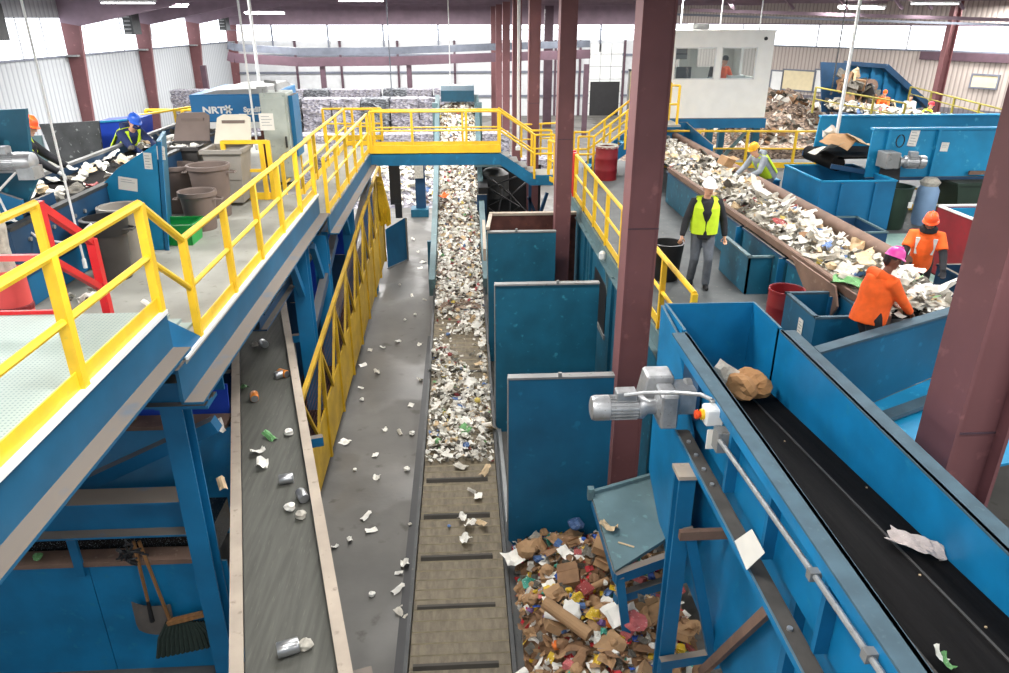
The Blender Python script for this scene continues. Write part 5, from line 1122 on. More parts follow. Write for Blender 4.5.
t=thing('stop_switch','white emergency stop box with orange-red button on the conveyor wall','switch',(2.24,5.74,3.95)); sub(t,'box',MB().box(2.15,2.32,5.66,5.82,3.98,4.15),'white',bevel=0.015); sub(t,'button_base',MB().lathe([(0.05,0),(0.05,0.03)],c=(2.15,5.74,4.07),n=16,axis=(-1,0,0)),'yellow',smooth=True); sub(t,'button',MB().lathe([(0.03,0.03),(0.03,0.05),(0.045,0.055),(0.04,0.08)],c=(2.15,5.74,4.07),n=16,axis=(-1,0,0)),'redlens',smooth=True); sub(t,'label_plate',MB().box(2.17,2.3,5.64,5.65,3.76,3.96),'paper'); sub(t,'back_box',MB().box(2.22,2.38,5.5,5.64,3.8,4.0),'grey')
t=thing('pipe_conduit','long straight grey conduit pipe along the near wall of the black belt conveyor','conduit',(2.22,3.6,4.02)); sub(t,'pipe',MB().tube([(2.24,5.52,3.93),(2.235,3.6,4.06),(2.23,2.0,4.14)],0.022,8),'alu',smooth=True)
for y,z in ((3.65,4.05),(2.95,4.09)): sub(t,'clamp',MB().box(2.2,2.28,y-0.03,y+0.03,z-0.035,z+0.035),'grey')
t=thing('paper_note','blank white sheet stuck on the flange below the conduit pipe','notice',(2.2,4.5,3.5)); sub(t,'sheet',MB().prism([at(735,541,X=2.14),at(752,529,X=2.16),at(765,553,X=2.16),at(747,570,X=2.14)],(-0.004,0,0)),'paper')
# what rides on it
p=at(741,383,z=3.62); t=thing('paper_bag','crumpled brown paper bag at the tail end of the black belt','bag',(p.x,p.y,zbelt(p.y)))
bm=bmesh.new(); bmesh.ops.create_icosphere(bm,subdivisions=3,radius=0.2); r=random.Random(5)
for v in bm.verts: v.co=V((v.co.x*1.1,v.co.y*1.05,v.co.z*0.75))*(1+0.24*math.sin(v.co.x*31+v.co.y*17)+r.uniform(-.07,.07)); 
me=bpy.data.meshes.new('bag_body'); bm.to_mesh(me); bm.free(); me.materials.append(M['bag']); o=bpy.data.objects.new('bag_body',me); COL.objects.link(o); o.parent=t; o.location=(0.08,-0.05,0.2)
o2=bpy.data.objects.new('bag_mouth',sheet_mesh(0.22,0.3,0.05,45,'bag_mouth','papergrey',0.004)); COL.objects.link(o2); o2.parent=t; o2.location=(-0.12,0.12,0.22); o2.rotation_euler=(0.5,-0.9,0.5)
p=at(915,548,z=3.75); o=scrap('crumpled_paper',sheet_mesh(0.17,0.4,0.022,46,'crumpled_paper','crumple',0.004,9),(p.x,p.y,zbelt(p.y)+0.01),(0.1,0,0.85),'crumpled white paper strip lying on the black belt','paper',None,0.95)
for px,py,lab,m_ in ((937,660,'white and green wrapper in the corner of the black belt at the frame edge','papergreen'),(930,652,'white wrapper just above the green one at the near end of the black belt','paper')):
    p=at(px,py,z=3.9); scrap('wrapper',PAPER[m_][1],(p.x+0.05,p.y,zbelt(p.y)+0.03),(0.4,0.2,0.4),lab,'wrapper',None,0.5)
for px,py in ((760,416),(787,428),(918,582),(981,641),(868,482)):
    p=at(px,py,z=3.7); scrap('crumb',PAPER['papertan'][3],(p.x,p.y,zbelt(p.y)),(0,0,0),'pale crumb on the black belt','scrap','crumbs on the black belt',0.12)
# ------------------------------------------------------------------ right platform
ZP=3.25
t=thing('platform','dark right-hand platform where the man in the lime vest walks','walkway',(2.8,14,ZP))
sub(t,'deck',MB().box(2.78,14.0,8.3,23.2,3.2,ZP),'darkdeck'); sub(t,'stringer',MB().box(2.74,2.78,8.3,23.2,2.98,3.24).box(2.66,2.74,8.3,23.2,2.98,3.0),'steel_teal')
sub(t,'mint_floor',MB().box(6.65,9.4,8.8,14.4,ZP,ZP+0.01),'mint')
for y in (9.2,13.2,18.0): sub(t,'knee_brace',MB().bar((2.7,y,2.95),(2.78,y+0.05,2.3),0.05,0.05),'steel_teal')
railing('yellow guardrail along the edge of the right platform, passing behind the nearest column',[(2.8,8.28,ZP),(2.8,18.2,ZP)],h=1.05,post=1.35,r=0.034)
t=thing('guardrail','bright red end posts of the right platform railing by the second column','railing',(2.8,18.5,ZP))
for y in (18.35,18.7): sub(t,'post',MB().bar((2.8,y,ZP-0.05),(2.8,y,ZP+1.08),0.1,0.1),'red')
sub(t,'panel',MB().box(2.78,2.82,18.35,18.7,ZP+0.3,ZP+1.0),'red')
t=thing('bollard_lamp','small pale fitting on the outer edge of the right platform','fitting',(2.72,13.6,3.15)); sub(t,'body',MB().lathe([(0.03,0),(0.07,0.03),(0.07,0.14),(0.03,0.18)],c=(2.68,13.6,3.05),n=10),'white',smooth=True); sub(t,'arm',MB().box(2.68,2.75,13.57,13.63,3.1,3.14),'grey')
railing('yellow railing below the control cabin along the back of the right platform',[(5.6,22.0,ZP),(11.3,21.6,ZP)],h=1.08,post=1.35,r=0.032,toe=0.16)
railing('yellow gate rails at the landing behind the second column',[(2.35,20.25,ZP),(2.62,19.4,ZP)],h=1.1,post=0.4,r=0.034)
railing('small yellow rail beyond the footbridge landing, in front of the white back wall',[(1.9,24.2,ZP),(3.2,24.6,ZP)],h=1.0,post=0.7,r=0.03,toe=0)
def drum(label,x,y,z,m_,r=0.29,h=0.88,cat='drum'):
    t=thing('drum',label,cat,(x,y,z)); sub(t,'body',MB().lathe([(r,0),(r,0.28*h),(r*1.03,0.31*h),(r,0.34*h),(r,0.62*h),(r*1.03,0.65*h),(r,0.68*h),(r,h),(r*0.95,h),(r*0.93,h-0.25)],c=(x,y,z),n=26),m_,smooth=True); sub(t,'rim',MB().lathe([(r*1.03,h-0.03),(r*1.05,h-0.01),(r*1.03,h+0.012),(r*0.96,h+0.01)],c=(x,y,z),n=26,cap=False),m_,smooth=True); return t
t=drum('dark red open drum standing at the foot of the yellow stair',3.98,20.4,ZP,'darkred',0.31,0.9)
sub(t,'lining',MB().lathe([(0.33,0.88),(0.3,0.95),(0.26,0.9)],c=(3.98,20.4,ZP),n=17,cap=False),'papergrey')
t=thing('locker','blue upright cabinet with pale stripe between the red drum and the nearest column','cabinet',(4.75,19.8,ZP)); sub(t,'body',MB().prism([(4.55,19.6,ZP),(5.1,19.6,ZP),(5.15,19.6,ZP+1.25),(4.62,19.6,ZP+1.3)],(0,0.5,0)),'blue'); sub(t,'stripe',MB().box(4.68,4.78,19.58,19.6,ZP+0.5,ZP+0.95),'white'); sub(t,'plinth',MB().box(4.58,5.08,19.62,20.05,ZP,ZP+0.05),'navy')
# stair to the cabin
t=thing('stair','blue stair with yellow rails climbing to the control cabin','stair',(4.4,21.6,ZP))
s0,s1=V((3.75,0,ZP)),V((5.55,0,4.62))
for y in (21.2,22.1): sub(t,'stringer',MB().bar((s0.x,y,s0.z+0.05),(s1.x,y,s1.z),0.05,0.3),'blue')
for k in range(8):
    f=(k+0.5)/8; sub(t,'tread',MB().box(s0.x+(s1.x-s0.x)*f-0.13,s0.x+(s1.x-s0.x)*f+0.13,21.22,22.08,s0.z+(s1.z-s0.z)*f,s0.z+(s1.z-s0.z)*f+0.04),'skyblue')
sub(t,'landing',MB().box(5.4,6.2,21.1,22.4,4.56,4.62),'deck')
for y,lab in ((21.2,'near yellow handrail of the cabin stair'),(22.1,'far yellow handrail of the cabin stair')):
    t=thing('guardrail',lab,'railing',(4.4,y,ZP),'yellow handrails of the cabin stair')
    for dz,nm in ((1.05,'top_rail'),(0.55,'middle_rail')): sub(t,nm,MB().tube([(3.3,y,ZP+dz),(3.75,y,ZP+dz),(s1.x,y,s1.z+dz),(6.1,y,s1.z+dz)],0.032,8),'yellow',smooth=True)
    for x in (3.3,3.75,4.2,4.65,5.1,5.55,6.1):
        z=ZP if x<3.75 else (s0.z+(s1.z-s0.z)*(x-3.75)/1.8 if x<5.55 else 4.62); sub(t,'post',MB().bar((x,y,z),(x,y,z+1.05),0.06,0.06),'yellow')
t=thing('fire_extinguisher','small red fire extinguisher hanging on the cabin stair rail','extinguisher',(5.0,22.0,4.9)); sub(t,'bracket',MB().box(4.95,5.01,22.03,22.1,5.05,5.12),'black'); sub(t,'cylinder',MB().lathe([(0.05,0),(0.09,0.03),(0.09,0.32),(0.03,0.38)],c=(4.98,21.95,4.92),n=14),'red',smooth=True); sub(t,'valve',MB().box(4.94,5.02,21.92,21.98,5.29,5.34),'black')
t=thing('door_panel','cream door leaf on the stair landing left of the control cabin','door',(5.5,22.9,4.62)); sub(t,'leaf',MB().box(5.05,5.7,22.9,22.95,4.62,5.95),'cream'); sub(t,'frame',MB().box(5.0,5.05,22.88,22.97,4.62,6.0).box(5.7,5.75,22.88,22.97,4.62,6.0).box(5.0,5.75,22.88,22.97,5.95,6.0),'grey')
# ------------------------------------------------------------------ control cabin
CX0,CX1,CY0,CY1,CZ0,CZ1=6.12,9.2,22.6,25.8,4.62,7.03
t=thing('control_cabin','white control cabin with two windows on blue beams','cabin',(7.6,24,CZ0))
w0,w1,wz0,wz1=6.26,8.72,5.72,6.62; tk=0.08
m=MB(); m.box(CX0,CX1,CY0,CY0+tk,CZ0,wz0).box(CX0,CX1,CY0,CY0+tk,wz1,CZ1).box(CX0,w0,CY0,CY0+tk,wz0,wz1).box(w1,CX1,CY0,CY0+tk,wz0,wz1).box(7.5,7.66,CY0,CY0+tk,wz0,wz1); sub(t,'front_wall',m,'cabwhite')
m=MB(); m.box(CX0,CX1,CY1-tk,CY1,CZ0,5.9).box(CX0,CX1,CY1-tk,CY1,6.6,CZ1).box(CX0,6.7,CY1-tk,CY1,5.9,6.6).box(7.3,7.9,CY1-tk,CY1,5.9,6.6).box(8.7,CX1,CY1-tk,CY1,5.9,6.6); sub(t,'rear_wall',m,'cabwhite')
m=MB()
for x in (CX0,CX1-tk): m.box(x,x+tk,CY0+tk,CY1-tk,CZ0,5.7).box(x,x+tk,CY0+tk,CY1-tk,6.6,CZ1).box(x,x+tk,CY0+tk,23.2,5.7,6.6).box(x,x+tk,25.0,CY1-tk,5.7,6.6)
sub(t,'side_wall',m,'cabwhite'); sub(t,'roof',MB().box(CX0-0.03,CX1+0.03,CY0-0.03,CY1+0.03,CZ1,CZ1+0.05),'cabwhite'); sub(t,'cabin_floor',MB().box(CX0,CX1,CY0,CY1,CZ0-0.02,CZ0),'grey')
for x0,x1 in ((w0,7.5),(7.66,w1)):
    f=MB(); e=0.035; f.box(x0,x1,CY0-0.01,CY0+0.03,wz0,wz0+e).box(x0,x1,CY0-0.01,CY0+0.03,wz1-e,wz1).box(x0,x0+e,CY0-0.01,CY0+0.03,wz0,wz1).box(x1-e,x1,CY0-0.01,CY0+0.03,wz0,wz1); o=sub(t,'window_frame',f,'white'); MB().box(x0,x1,CY0+0.035,CY0+0.042,wz0,wz1).build('window_pane','glass',o)
sub(t,'base_beam',MB().box(CX0-0.05,CX1+0.05,CY0-0.04,CY0+0.08,4.32,4.6).box(CX0-0.05,CX1+0.05,CY1-0.1,CY1+0.02,4.32,4.6),'blue')
for x in (CX0+0.3,7.55,CX1-0.2):
    for y in (CY0+0.05,CY1-0.1): sub(t,'support_leg',MB().box(x-0.1,x+0.1,y-0.1,y+0.1,0,4.32),'teal')
sub(t,'leg_brace',MB().bar((7.6,CY0+0.05,2.9),(8.8,CY0+0.05,4.3),0.08,0.1),'steel_teal'); sub(t,'corner_lamp',MB().lathe([(0.05,0),(0.05,0.04)],c=(8.92,CY0-0.0,6.85),n=12,axis=(0,-1,0)),'black')
sub(t,'roof_unit',MB().box(6.9,7.4,23.2,23.7,CZ1+0.05,CZ1+0.22),'grey')
t=thing('desk','white control desk with boxes below the cabin window','desk',(7.6,23.1,CZ0)); sub(t,'top',MB().box(6.4,8.8,22.75,23.3,5.5,5.55),'white'); sub(t,'leg',MB().box(6.45,6.52,22.8,23.25,CZ0,5.5).box(8.65,8.72,22.8,23.25,CZ0,5.5),'grey')
t=thing('monitor','dark monitor on the desk in the left cabin window','monitor',(6.75,23.1,5.55)); sub(t,'screen',MB().box(6.5,6.95,23.1,23.14,5.72,6.05),'black'); sub(t,'stand',MB().box(6.68,6.78,23.05,23.2,5.55,5.72),'darkgrey')
t=thing('wall_unit','grey shelf unit on the back wall inside the cabin, between the windows','cabinet',(7.2,25.5,6.2)); sub(t,'body',MB().box(6.95,7.45,25.4,25.68,6.15,6.5),'grey'); sub(t,'shelf',MB().box(6.95,7.45,25.38,25.4,6.3,6.33),'darkgrey')
tag(MB().box(7.45,7.62,22.78,22.95,5.55,5.77).build('paper_box','white'),'small white box on the sill between the two cabin windows','box')
tag(MB().box(8.05,8.5,22.76,22.95,5.55,5.82).build('paper_stack','white'),'white equipment case on the cabin desk in front of the person in orange','box')
# ------------------------------------------------------------------ sorting conveyor with its load
SA,SB=5.16,6.42; ZS=4.02
def sx(y): return -0.02*(y-9)
t=thing('sorting_conveyor','right sorting conveyor heaped with paper between the workers','conveyor',(5.8,14,ZP))
sub(t,'belt',MB().box(SA,SB,8.2,22.5,ZS-0.08,ZS-0.05),'belt')
m=MB(); m.prism([(SA-0.14,8.85,ZS+0.1),(SA+0.02,8.85,ZS+0.06),(SA-0.1,17.5,ZS+0.06),(SA-0.26,17.5,ZS+0.1)],(0,0,-0.05)); sub(t,'near_board',m,'brownboard')
sub(t,'board_face',MB().prism([(SA-0.12,8.85,ZS-0.05),(SA-0.12,8.85,ZS+0.1),(SA-0.22,17.5,ZS+0.1),(SA-0.22,17.5,ZS-0.05)],(0.02,0,0)),'brownboard')
sub(t,'end_board',MB().prism([(SA-0.14,8.85,ZS+0.1),(SA+0.0,8.0,ZS+0.04),(SA+0.0,8.0,ZS-0.35),(SA-0.14,8.85,ZS-0.5)],(0.03,0,0)),'brownboard')
sub(t,'end_plate',MB().prism([(SA-0.22,10.35,ZS+0.09),(SA-0.24,8.9,ZS+0.11),(SA-0.24,8.75,ZS-0.12),(SA-0.24,8.95,ZS-0.42),(SA-0.22,9.6,ZS-0.32)],(-0.025,0,0)),'brownboard'); sub(t,'far_roll',MB().tube([(SB+0.02,9.9,ZS+0.1),(SB+0.02,22.4,ZS+0.1)],0.11,14),'brownboard',smooth=True); sub(t,'far_plate',MB().box(SB-0.02,SB+0.01,9.9,22.4,ZS-0.06,ZS+0.16),'brownboard')
sub(t,'far_side',MB().box(SB+0.08,SB+0.12,9.9,22.4,ZP,ZS+0.1),'navy')
sub(t,'head_wall',MB().box(SA-0.2,SB+0.4,22.4,22.5,ZS-0.3,ZS+0.5),'blue')
sub(t,'head_side',MB().prism([(SB+0.3,19.8,ZS-0.1),(SB+0.3,22.4,ZS-0.1),(SB+0.3,22.4,ZS+0.5),(SB+0.3,19.8,ZS+0.25)],(0.04,0,0)),'blue')
for y0,y1,lab in ((8.9,10.5,'nearest blue side panel of the sorting conveyor, behind the small blue box'),(10.6,12.4,'blue side panel of the sorting conveyor just right of the man in lime vest'),(12.5,14.6,'blue side panel of the sorting conveyor behind the man in lime vest'),(14.7,17.6,'farthest blue side panel of the right sorting conveyor')):
    t=thing('side_panel',lab,'panel',(SA-0.15,(y0+y1)/2,ZP),'side panels of the right sorting conveyor'); sub(t,'plate',MB().box(SA-0.2,SA-0.16,y0,y1,ZP,ZS-0.02),'teal'); sub(t,'top_angle',MB().box(SA-0.24,SA-0.16,y0,y1,ZS-0.06,ZS-0.02),'navy'); sub(t,'flange',MB().box(SA-0.3,SA-0.2,y0,y0+0.04,ZP,ZS-0.04),'blue')
t=thing('chute_box','blue chute box with dark open top standing beside the man in the lime vest','box',(4.75,11.6,ZP)); sub(t,'front',MB().box(4.55,4.93,11.0,11.04,ZP,ZP+0.62).box(4.55,4.58,11.0,12.3,ZP,ZP+0.62),'teal'); sub(t,'rim',MB().box(4.53,4.95,10.99,11.05,ZP+0.62,ZP+0.65).box(4.53,4.6,11,12.3,ZP+0.62,ZP+0.65),'steel_teal')
LW=[('paper',42),('papergrey',32),('papertan',11),('paperdark',11),('paperred',1.5),('paperblue',1.6),('papergreen',.5),('paperyellow',.6)]
def spt(y0,y1):
    y=rnd.uniform(y0,y1); x=rnd.uniform(SA+0.03,SB-(0.06 if y>12.5 or y<10 else 0.38)); e=1-(2*abs(x-(SA+SB)/2)/(SB-SA))**3
    return (x,y,ZS-0.05+0.22*e*rnd.random()),None
flakes('sorting_load','loose mixed paper heaped along the right sorting belt',4200,lambda:spt(8.2,22.3),0.1,LW,0.5)
m=MB(); ys=[8.25+0.35*i for i in range(41)]; P=[]
for y in ys:
    for i in range(9):
        x=SA+0.03+(SB-SA-0.06)*i/8; P.append((x,y,ZS-0.05+0.1*(1-(2*abs(x-(SA+SB)/2)/(SB-SA))**2)*(1 if (y<10 or y>12.3 or i<5) else 0.05)+rnd.uniform(0,.03)))
m.add(P,[(j*9+i,j*9+i+1,(j+1)*9+i+1,(j+1)*9+i) for j in range(len(ys)-1) for i in range(8)]); tag(m.build('sorting_bed','papergrey'),'packed layer of paper under the loose sheets on the right sorting belt','waste paper',kind='stuff')
for i in range(190):
    p,_=spt(8.3,19 if i%3 else 13); m_=pick(LW); k=i%3 if i%9 else 3
    scrap('newsprint_ball' if k==3 else 'newsprint_sheet',PAPER[m_][k],(p[0],p[1],p[2]+0.04),(rnd.gauss(0,.35),rnd.gauss(0,.35),rnd.uniform(0,6)),WORD[m_]+' sheet on the right sorting belt','waste paper','sheets on the right sorting belt: '+WORD[m_],rnd.uniform(.6,1.35))
def sp(px,py,me,nm,lab,rot,sc,z=ZS+0.16):
    p=at(px,py,z=z); scrap(nm,me,(p.x,p.y,z-0.05),rot,lab,'waste paper',None,sc)
sp(757,193,sheet_mesh(0.4,0.5,0.07,61,'paper_bundle','paper'),'paper_bundle','large crumpled white bundle near the middle of the right sorting belt',(0.5,0.2,0.6),1.1,ZS+0.25)
sp(846,283,sheet_mesh(0.34,0.42,0.04,62,'magazine','papergreen'),'magazine','white and green magazine at the left end of the belt before the pink helmet',(0.15,0.1,0.9),0.9,ZS+0.1)
sp(724,163,box_mesh(0.28,0.24,0.2,'small_box','cardboard',True,2),'cardboard_box','small brown box between the paper and the worker in the yellow helmet',(0.2,0.3,0.5),1.0,ZS+0.3)
sp(783,222,sheet_mesh(0.3,0.4,0.03,63,'red_page','paperred'),'magazine','page with red print in the middle of the right sorting belt',(0.1,0,0.3),0.8)
sp(812,237,sheet_mesh(0.4,0.3,0.03,64,'brown_sheet','cardboard2'),'cardboard_sheet','brown board lying among the white sheets on the belt',(0.15,0.1,0.2),0.9)
# ------------------------------------------------------------------ boxes, bins and hopper on the right platform
def open_box(label,x0,x1,y0,y1,z0,z1,m_,name='bin_box',rim=None,ribs=0,wall=0.04,inner=None,group=None,cat='box'):
    t=thing(name,label,cat,((x0+x1)/2,(y0+y1)/2,z0),group)
    sub(t,'front',MB().box(x0,x1,y0,y0+wall,z0,z1),m_); sub(t,'back',MB().box(x0,x1,y1-wall,y1,z0,z1),m_); sub(t,'left_side',MB().box(x0,x0+wall,y0+wall,y1-wall,z0,z1),m_); sub(t,'right_side',MB().box(x1-wall,x1,y0+wall,y1-wall,z0,z1),m_)
    sub(t,'bottom',MB().box(x0,x1,y0,y1,z0,z0+0.03),inner or m_)
    r=0.015; sub(t,'rim',MB().box(x0-r,x1+r,y0-r,y0+wall,z1,z1+0.03).box(x0-r,x1+r,y1-wall,y1+r,z1,z1+0.03).box(x0-r,x0+wall,y0,y1,z1,z1+0.03).box(x1-wall,x1+r,y0,y1,z1,z1+0.03),rim or m_)
    for k in range(ribs):
        x=x0+(x1-x0)*(k+0.6)/(ribs+0.2); sub(t,'rib',MB().box(x-0.03,x+0.03,y0-0.05,y0,z0,z1-0.02),m_)
    return t
t=open_box('small dark blue box with a white label, left of the worker in the pink helmet',4.32,5.04,8.15,9.05,ZP,3.98,'panelblue',rim='capblue')
notice('white label on the side of the small dark blue box',(4.315,8.5,3.72),0.13,0.24,(0,0,-PI/2),lines=5)
drum('dark red drum half hidden behind the small dark blue box',4.5,9.42,ZP,'darkred',0.24,0.66)
t=open_box('large open blue bin beyond the sorting conveyor, below the hopper motor',7.35,8.95,14.65,16.5,ZP,4.3,'blue',rim='skyblue',ribs=2)
open_box('low dark open box at the foot of the large blue bin',7.0,8.1,13.2,14.4,ZP,3.62,'navy',rim='steel_teal')
open_box('small blue box top behind the worker in the yellow helmet',6.9,7.6,17.2,18.2,ZP,3.8,'blue',rim='skyblue')
t=open_box('dark red open bin behind the worker in the orange helmet',8.22,9.5,10.9,12.1,ZP,4.4,'darkred',rim='white',inner='rust')
sub(t,'lining',MB().box(8.27,9.45,12.02,12.06,ZP+0.3,4.38),'skyblue')
open_box('small navy box between the dark red bin and the big column',7.15,7.7,9.6,10.2,ZP,3.95,'navy',rim='navy')
# hopper conveyor
t=thing('hopper_conveyor','light blue hopper conveyor delivering cardboard above the large blue bin','conveyor',(10.5,16.2,4.2))
sub(t,'front_wall',MB().box(8.72,13.2,15.5,15.54,4.22,5.22),'skyblue'); sub(t,'back_wall',MB().prism([(8.25,17.1,4.6),(13.2,17.1,4.4),(13.2,17.1,5.3),(8.3,17.1,5.34)],(0,0.04,0)),'skyblue')
sub(t,'front_cap',MB().box(8.7,13.2,15.44,15.62,5.22,5.26),'skyblue'); sub(t,'back_cap',MB().box(8.28,13.2,17.02,17.18,5.3,5.34),'skyblue'); sub(t,'bottom_angle',MB().box(8.72,13.2,15.44,15.54,4.16,4.22),'navy')
for x in (9.05,10.15,11.6): sub(t,'rib',MB().box(x-0.03,x+0.03,15.42,15.5,4.22,5.22),'skyblue')
sub(t,'belt',MB().box(8.1,13.2,15.6,17.05,4.6,4.64),'belt'); sub(t,'head_roll',MB().lathe([(0.16,0),(0.16,1.45)],c=(8.12,15.6,4.5),n=16,axis=(0,1,0)),'belt',smooth=True); sub(t,'head_frame',MB().bar((7.95,15.55,4.46),(8.9,15.55,4.3),0.04,0.1).bar((7.95,17.0,4.5),(8.9,17.0,4.45),0.04,0.1),'navy')
for x in (9.35,12.4): sub(t,'leg',MB().box(x-0.07,x+0.07,15.45,15.6,ZP,4.2),'skyblue')
t2,c,d_,x_,y_=motor('grey gear motor on the end of the light blue hopper conveyor',(9.72,15.05,4.62),(-1,0.12,0),0.62,0.14,'alu'); sub(t2,'gearbox',MB().box(8.85,9.15,15.0,15.42,4.48,4.82),'grey',bevel=0.02)
for (px,py,w,h,r,lab,n) in ((914,138,0.2,0.34,0.1,'tall white notice on the light blue hopper wall above its motor',6),(945,147,0.17,0.19,0.05,'small white notice at the middle of the light blue hopper wall',3)):
    p=at(px,py,Y=15.48); notice(lab,(p.x,15.495,p.z),w,h,(0,r,0),lines=n)
tag(MB().box(11.0,11.35,15.40,15.44,4.27,4.35).build('vent_grille','brownboard'),'small brown vent strip low on the light blue hopper wall','vent')
t=thing('hose_loop','black cable loop hanging on the hopper wall left of the tall notice','cable',(9.3,15.4,5.0)); sub(t,'cable',MB().tube([(9.3+0.09*math.sin(q*0.5),15.41,5.0+0.13*math.cos(q*0.5)) for q in range(13)],0.012,6),'black')
for i,(x,y,z,m_,k,lab,sc) in enumerate(((8.05,16.0,4.7,'papergrey',0,'grey sheet drooping over the end of the hopper belt',2.6),(8.45,16.3,4.8,'cardboard',0,'brown cardboard sheet on the end of the hopper belt',2.3),(8.75,16.1,4.85,'papertan',0,'tan cardboard leaning on the hopper front wall',2.2),(8.35,16.6,4.85,'paper',1,'white sheet on the cardboard at the hopper end',2.0))):
    me=PAPER[m_][k] if m_ in PAPER else HEAP[0][0]
    scrap('cardboard_sheet',me,(x,y,z),(0.3*(i-1),-0.5+0.25*i,0.6*i),lab,'cardboard',None,sc if m_!='cardboard' else 1.6)
round_y=(('dark green waste bin with open lid under the hopper motor',9.15,14.75,'greenbin'),)
t=thing('waste_bin',round_y[0][0],'bin',(9.2,14.85,ZP)); sub(t,'body',MB().lathe([(0.26,0),(0.28,0.03),(0.34,0.82),(0.36,0.9),(0.31,0.9),(0.24,0.1)],c=(9.15,14.95,ZP),n=22),'greenbin',smooth=True); sub(t,'lid',MB().prism([(8.9,15.28,ZP+0.85),(9.4,15.28,ZP+0.85),(9.35,15.32,ZP+1.35),(8.95,15.32,ZP+1.35)],(0,0.03,0)),'black'); sub(t,'label',MB().box(9.28,9.36,14.6,14.62,ZP+0.5,ZP+0.62),'white')
t=thing('barrel','pale blue barrel standing right of the dark green bin below the hopper','barrel',(10.15,15.1,ZP)); sub(t,'body',MB().lathe([(0.18,0),(0.22,0.1),(0.22,0.75),(0.16,0.86)],c=(10.0,15.15,ZP),n=22),'palebarrel',smooth=True); sub(t,'wrap',MB().lathe([(0.17,0.85),(0.21,0.93),(0.12,1.02)],c=(10.0,15.15,ZP),n=13),'papergrey')
t=thing('waste_bin','dark green wheeled bin in shade under the right half of the hopper','bin',(11.4,15.6,ZP)); sub(t,'body',MB().prism([(10.9,15.3,ZP),(11.75,15.3,ZP),(11.9,15.3,ZP+0.8),(10.75,15.3,ZP+0.8)],(0,0.7,0)),'greenbin'); sub(t,'lid',MB().box(10.7,11.95,15.25,16.05,ZP+0.8,ZP+0.86),'greenbin'); sub(t,'wheel',MB().lathe([(0.1,0),(0.1,0.06)],c=(10.95,15.28,ZP+0.1),n=12,axis=(0,-1,0)),'black')
railing('yellow rail under the hopper behind the bins on the right platform',[(9.9,16.4,ZP),(13.0,16.4,ZP)],h=0.95,post=0.8,r=0.03)
# trough wall in front of the pink helmet
t=thing('trough','blue trough with bright bottom running off behind the big right column','trough',(4.9,7.3,3.3))
a=V((3.85,7.1,0)); b=V((6.0,7.95,0)); n_=V((0.37,-0.93,0))
sub(t,'back_wall',MB().prism([(a.x,a.y,3.0),(b.x,b.y,3.3),(b.x,b.y,4.14),(a.x,a.y,4.02)],(0.02,0.05,0)),'panelblue'); sub(t,'top_cap',MB().prism([(a.x,a.y-0.06,4.02),(b.x,b.y-0.06,4.14),(b.x,b.y+0.1,4.14),(a.x,a.y+0.1,4.02)],(0,0,0.03)),'capblue')
sub(t,'bottom_plate',MB().prism([(3.7,5.9,2.95),(6.0,6.3,3.1),(6.0,7.95,3.28),(3.85,7.1,3.0)],(0,0,-0.03)),'skyblue'); sub(t,'front_lip',MB().bar((3.75,6.75,3.06),(5.9,7.5,3.28),0.16,0.05),'capblue')
sub(t,'leg',MB().box(5.6,5.7,7.4,7.5,0,3.3),'blue')
t=thing('waste_heap_bin','blue trough with dark litter at the right edge, behind the big column','trough',(6.4,4.9,2.4)); sub(t,'panel',MB().prism([(4.9,5.2,2.4),(7.0,5.6,2.4),(7.0,5.6,3.2),(4.9,5.2,2.9)],(0,0.04,0)),'blue'); sub(t,'bottom',MB().box(4.9,7.5,3.5,5.6,2.2,2.25),'navy')
for k in range(16): scrap('paper_scrap',PAPER[('paperdark','papergrey')[k%2]][k%4],(5.1+rnd.uniform(0,1.2),4.6+rnd.uniform(-.5,.8),2.26),(rnd.uniform(-.3,.3),0.2,k),'dark scrap at the frame edge right of the big column','scrap','dark scraps right of the big column',0.7)
t=thing('tub','black rubber tub on the platform beside the man in the lime vest','tub',(3.45,11.75,ZP)); sub(t,'body',MB().lathe([(0.2,0),(0.22,0.03),(0.27,0.62),(0.29,0.66),(0.25,0.66),(0.2,0.1)],c=(3.45,11.85,ZP),n=20),'black',smooth=True); sub(t,'handle',MB().tube([(3.2,11.85,ZP+0.6),(3.16,11.8,ZP+0.7),(3.2,11.75,ZP+0.6)],0.015,6),'black')
# ------------------------------------------------------------------ far right sorting line
YQ=36.0
t=thing('inclined_conveyor','tall blue ribbed inclined conveyor before the right wall, far back','conveyor',(19,36.5,0))
Pq=[at(x,y,Y=YQ) for x,y in ((823,112),(820,62),(884,65),(930,108),(925,115),(870,112))]
sub(t,'side_wall',MB().prism([at(x,y,Y=YQ+1.5) for x,y in ((848,108),(846,62),(884,65),(928,106),(900,112))],(0,0.1,0)),'blue'); sub(t,'end_plate',MB().prism([at(x,y,Y=YQ) for x,y in ((822,112),(821,62),(848,63),(850,112))],(0,0.1,0)),'navy')
m=MB(); a=at(884,66,Y=YQ+1.2); b=at(930,108,Y=YQ+1.2); m.bar(a,b,0.5,0.25); a2=at(846,63,Y=YQ+1.2); m.bar(a2,a,0.5,0.2); sub(t,'top_flange',m,'navy')
for fx,fy0,fy1 in ((860,64,90),(874,65,100),(887,70,106),(900,83,108),(912,93,110)): sub(t,'rib',MB().bar(at(fx,fy0,Y=YQ+1.35),at(fx-6,fy1,Y=YQ+1.35),0.18,0.12,up=(0,1,0)),'blue')
for px in (826,905): q=at(px,112,Y=YQ+0.7); sub(t,'leg',MB().box(q.x-0.15,q.x+0.15,YQ+0.6,YQ+0.9,0,q.z),'navy')
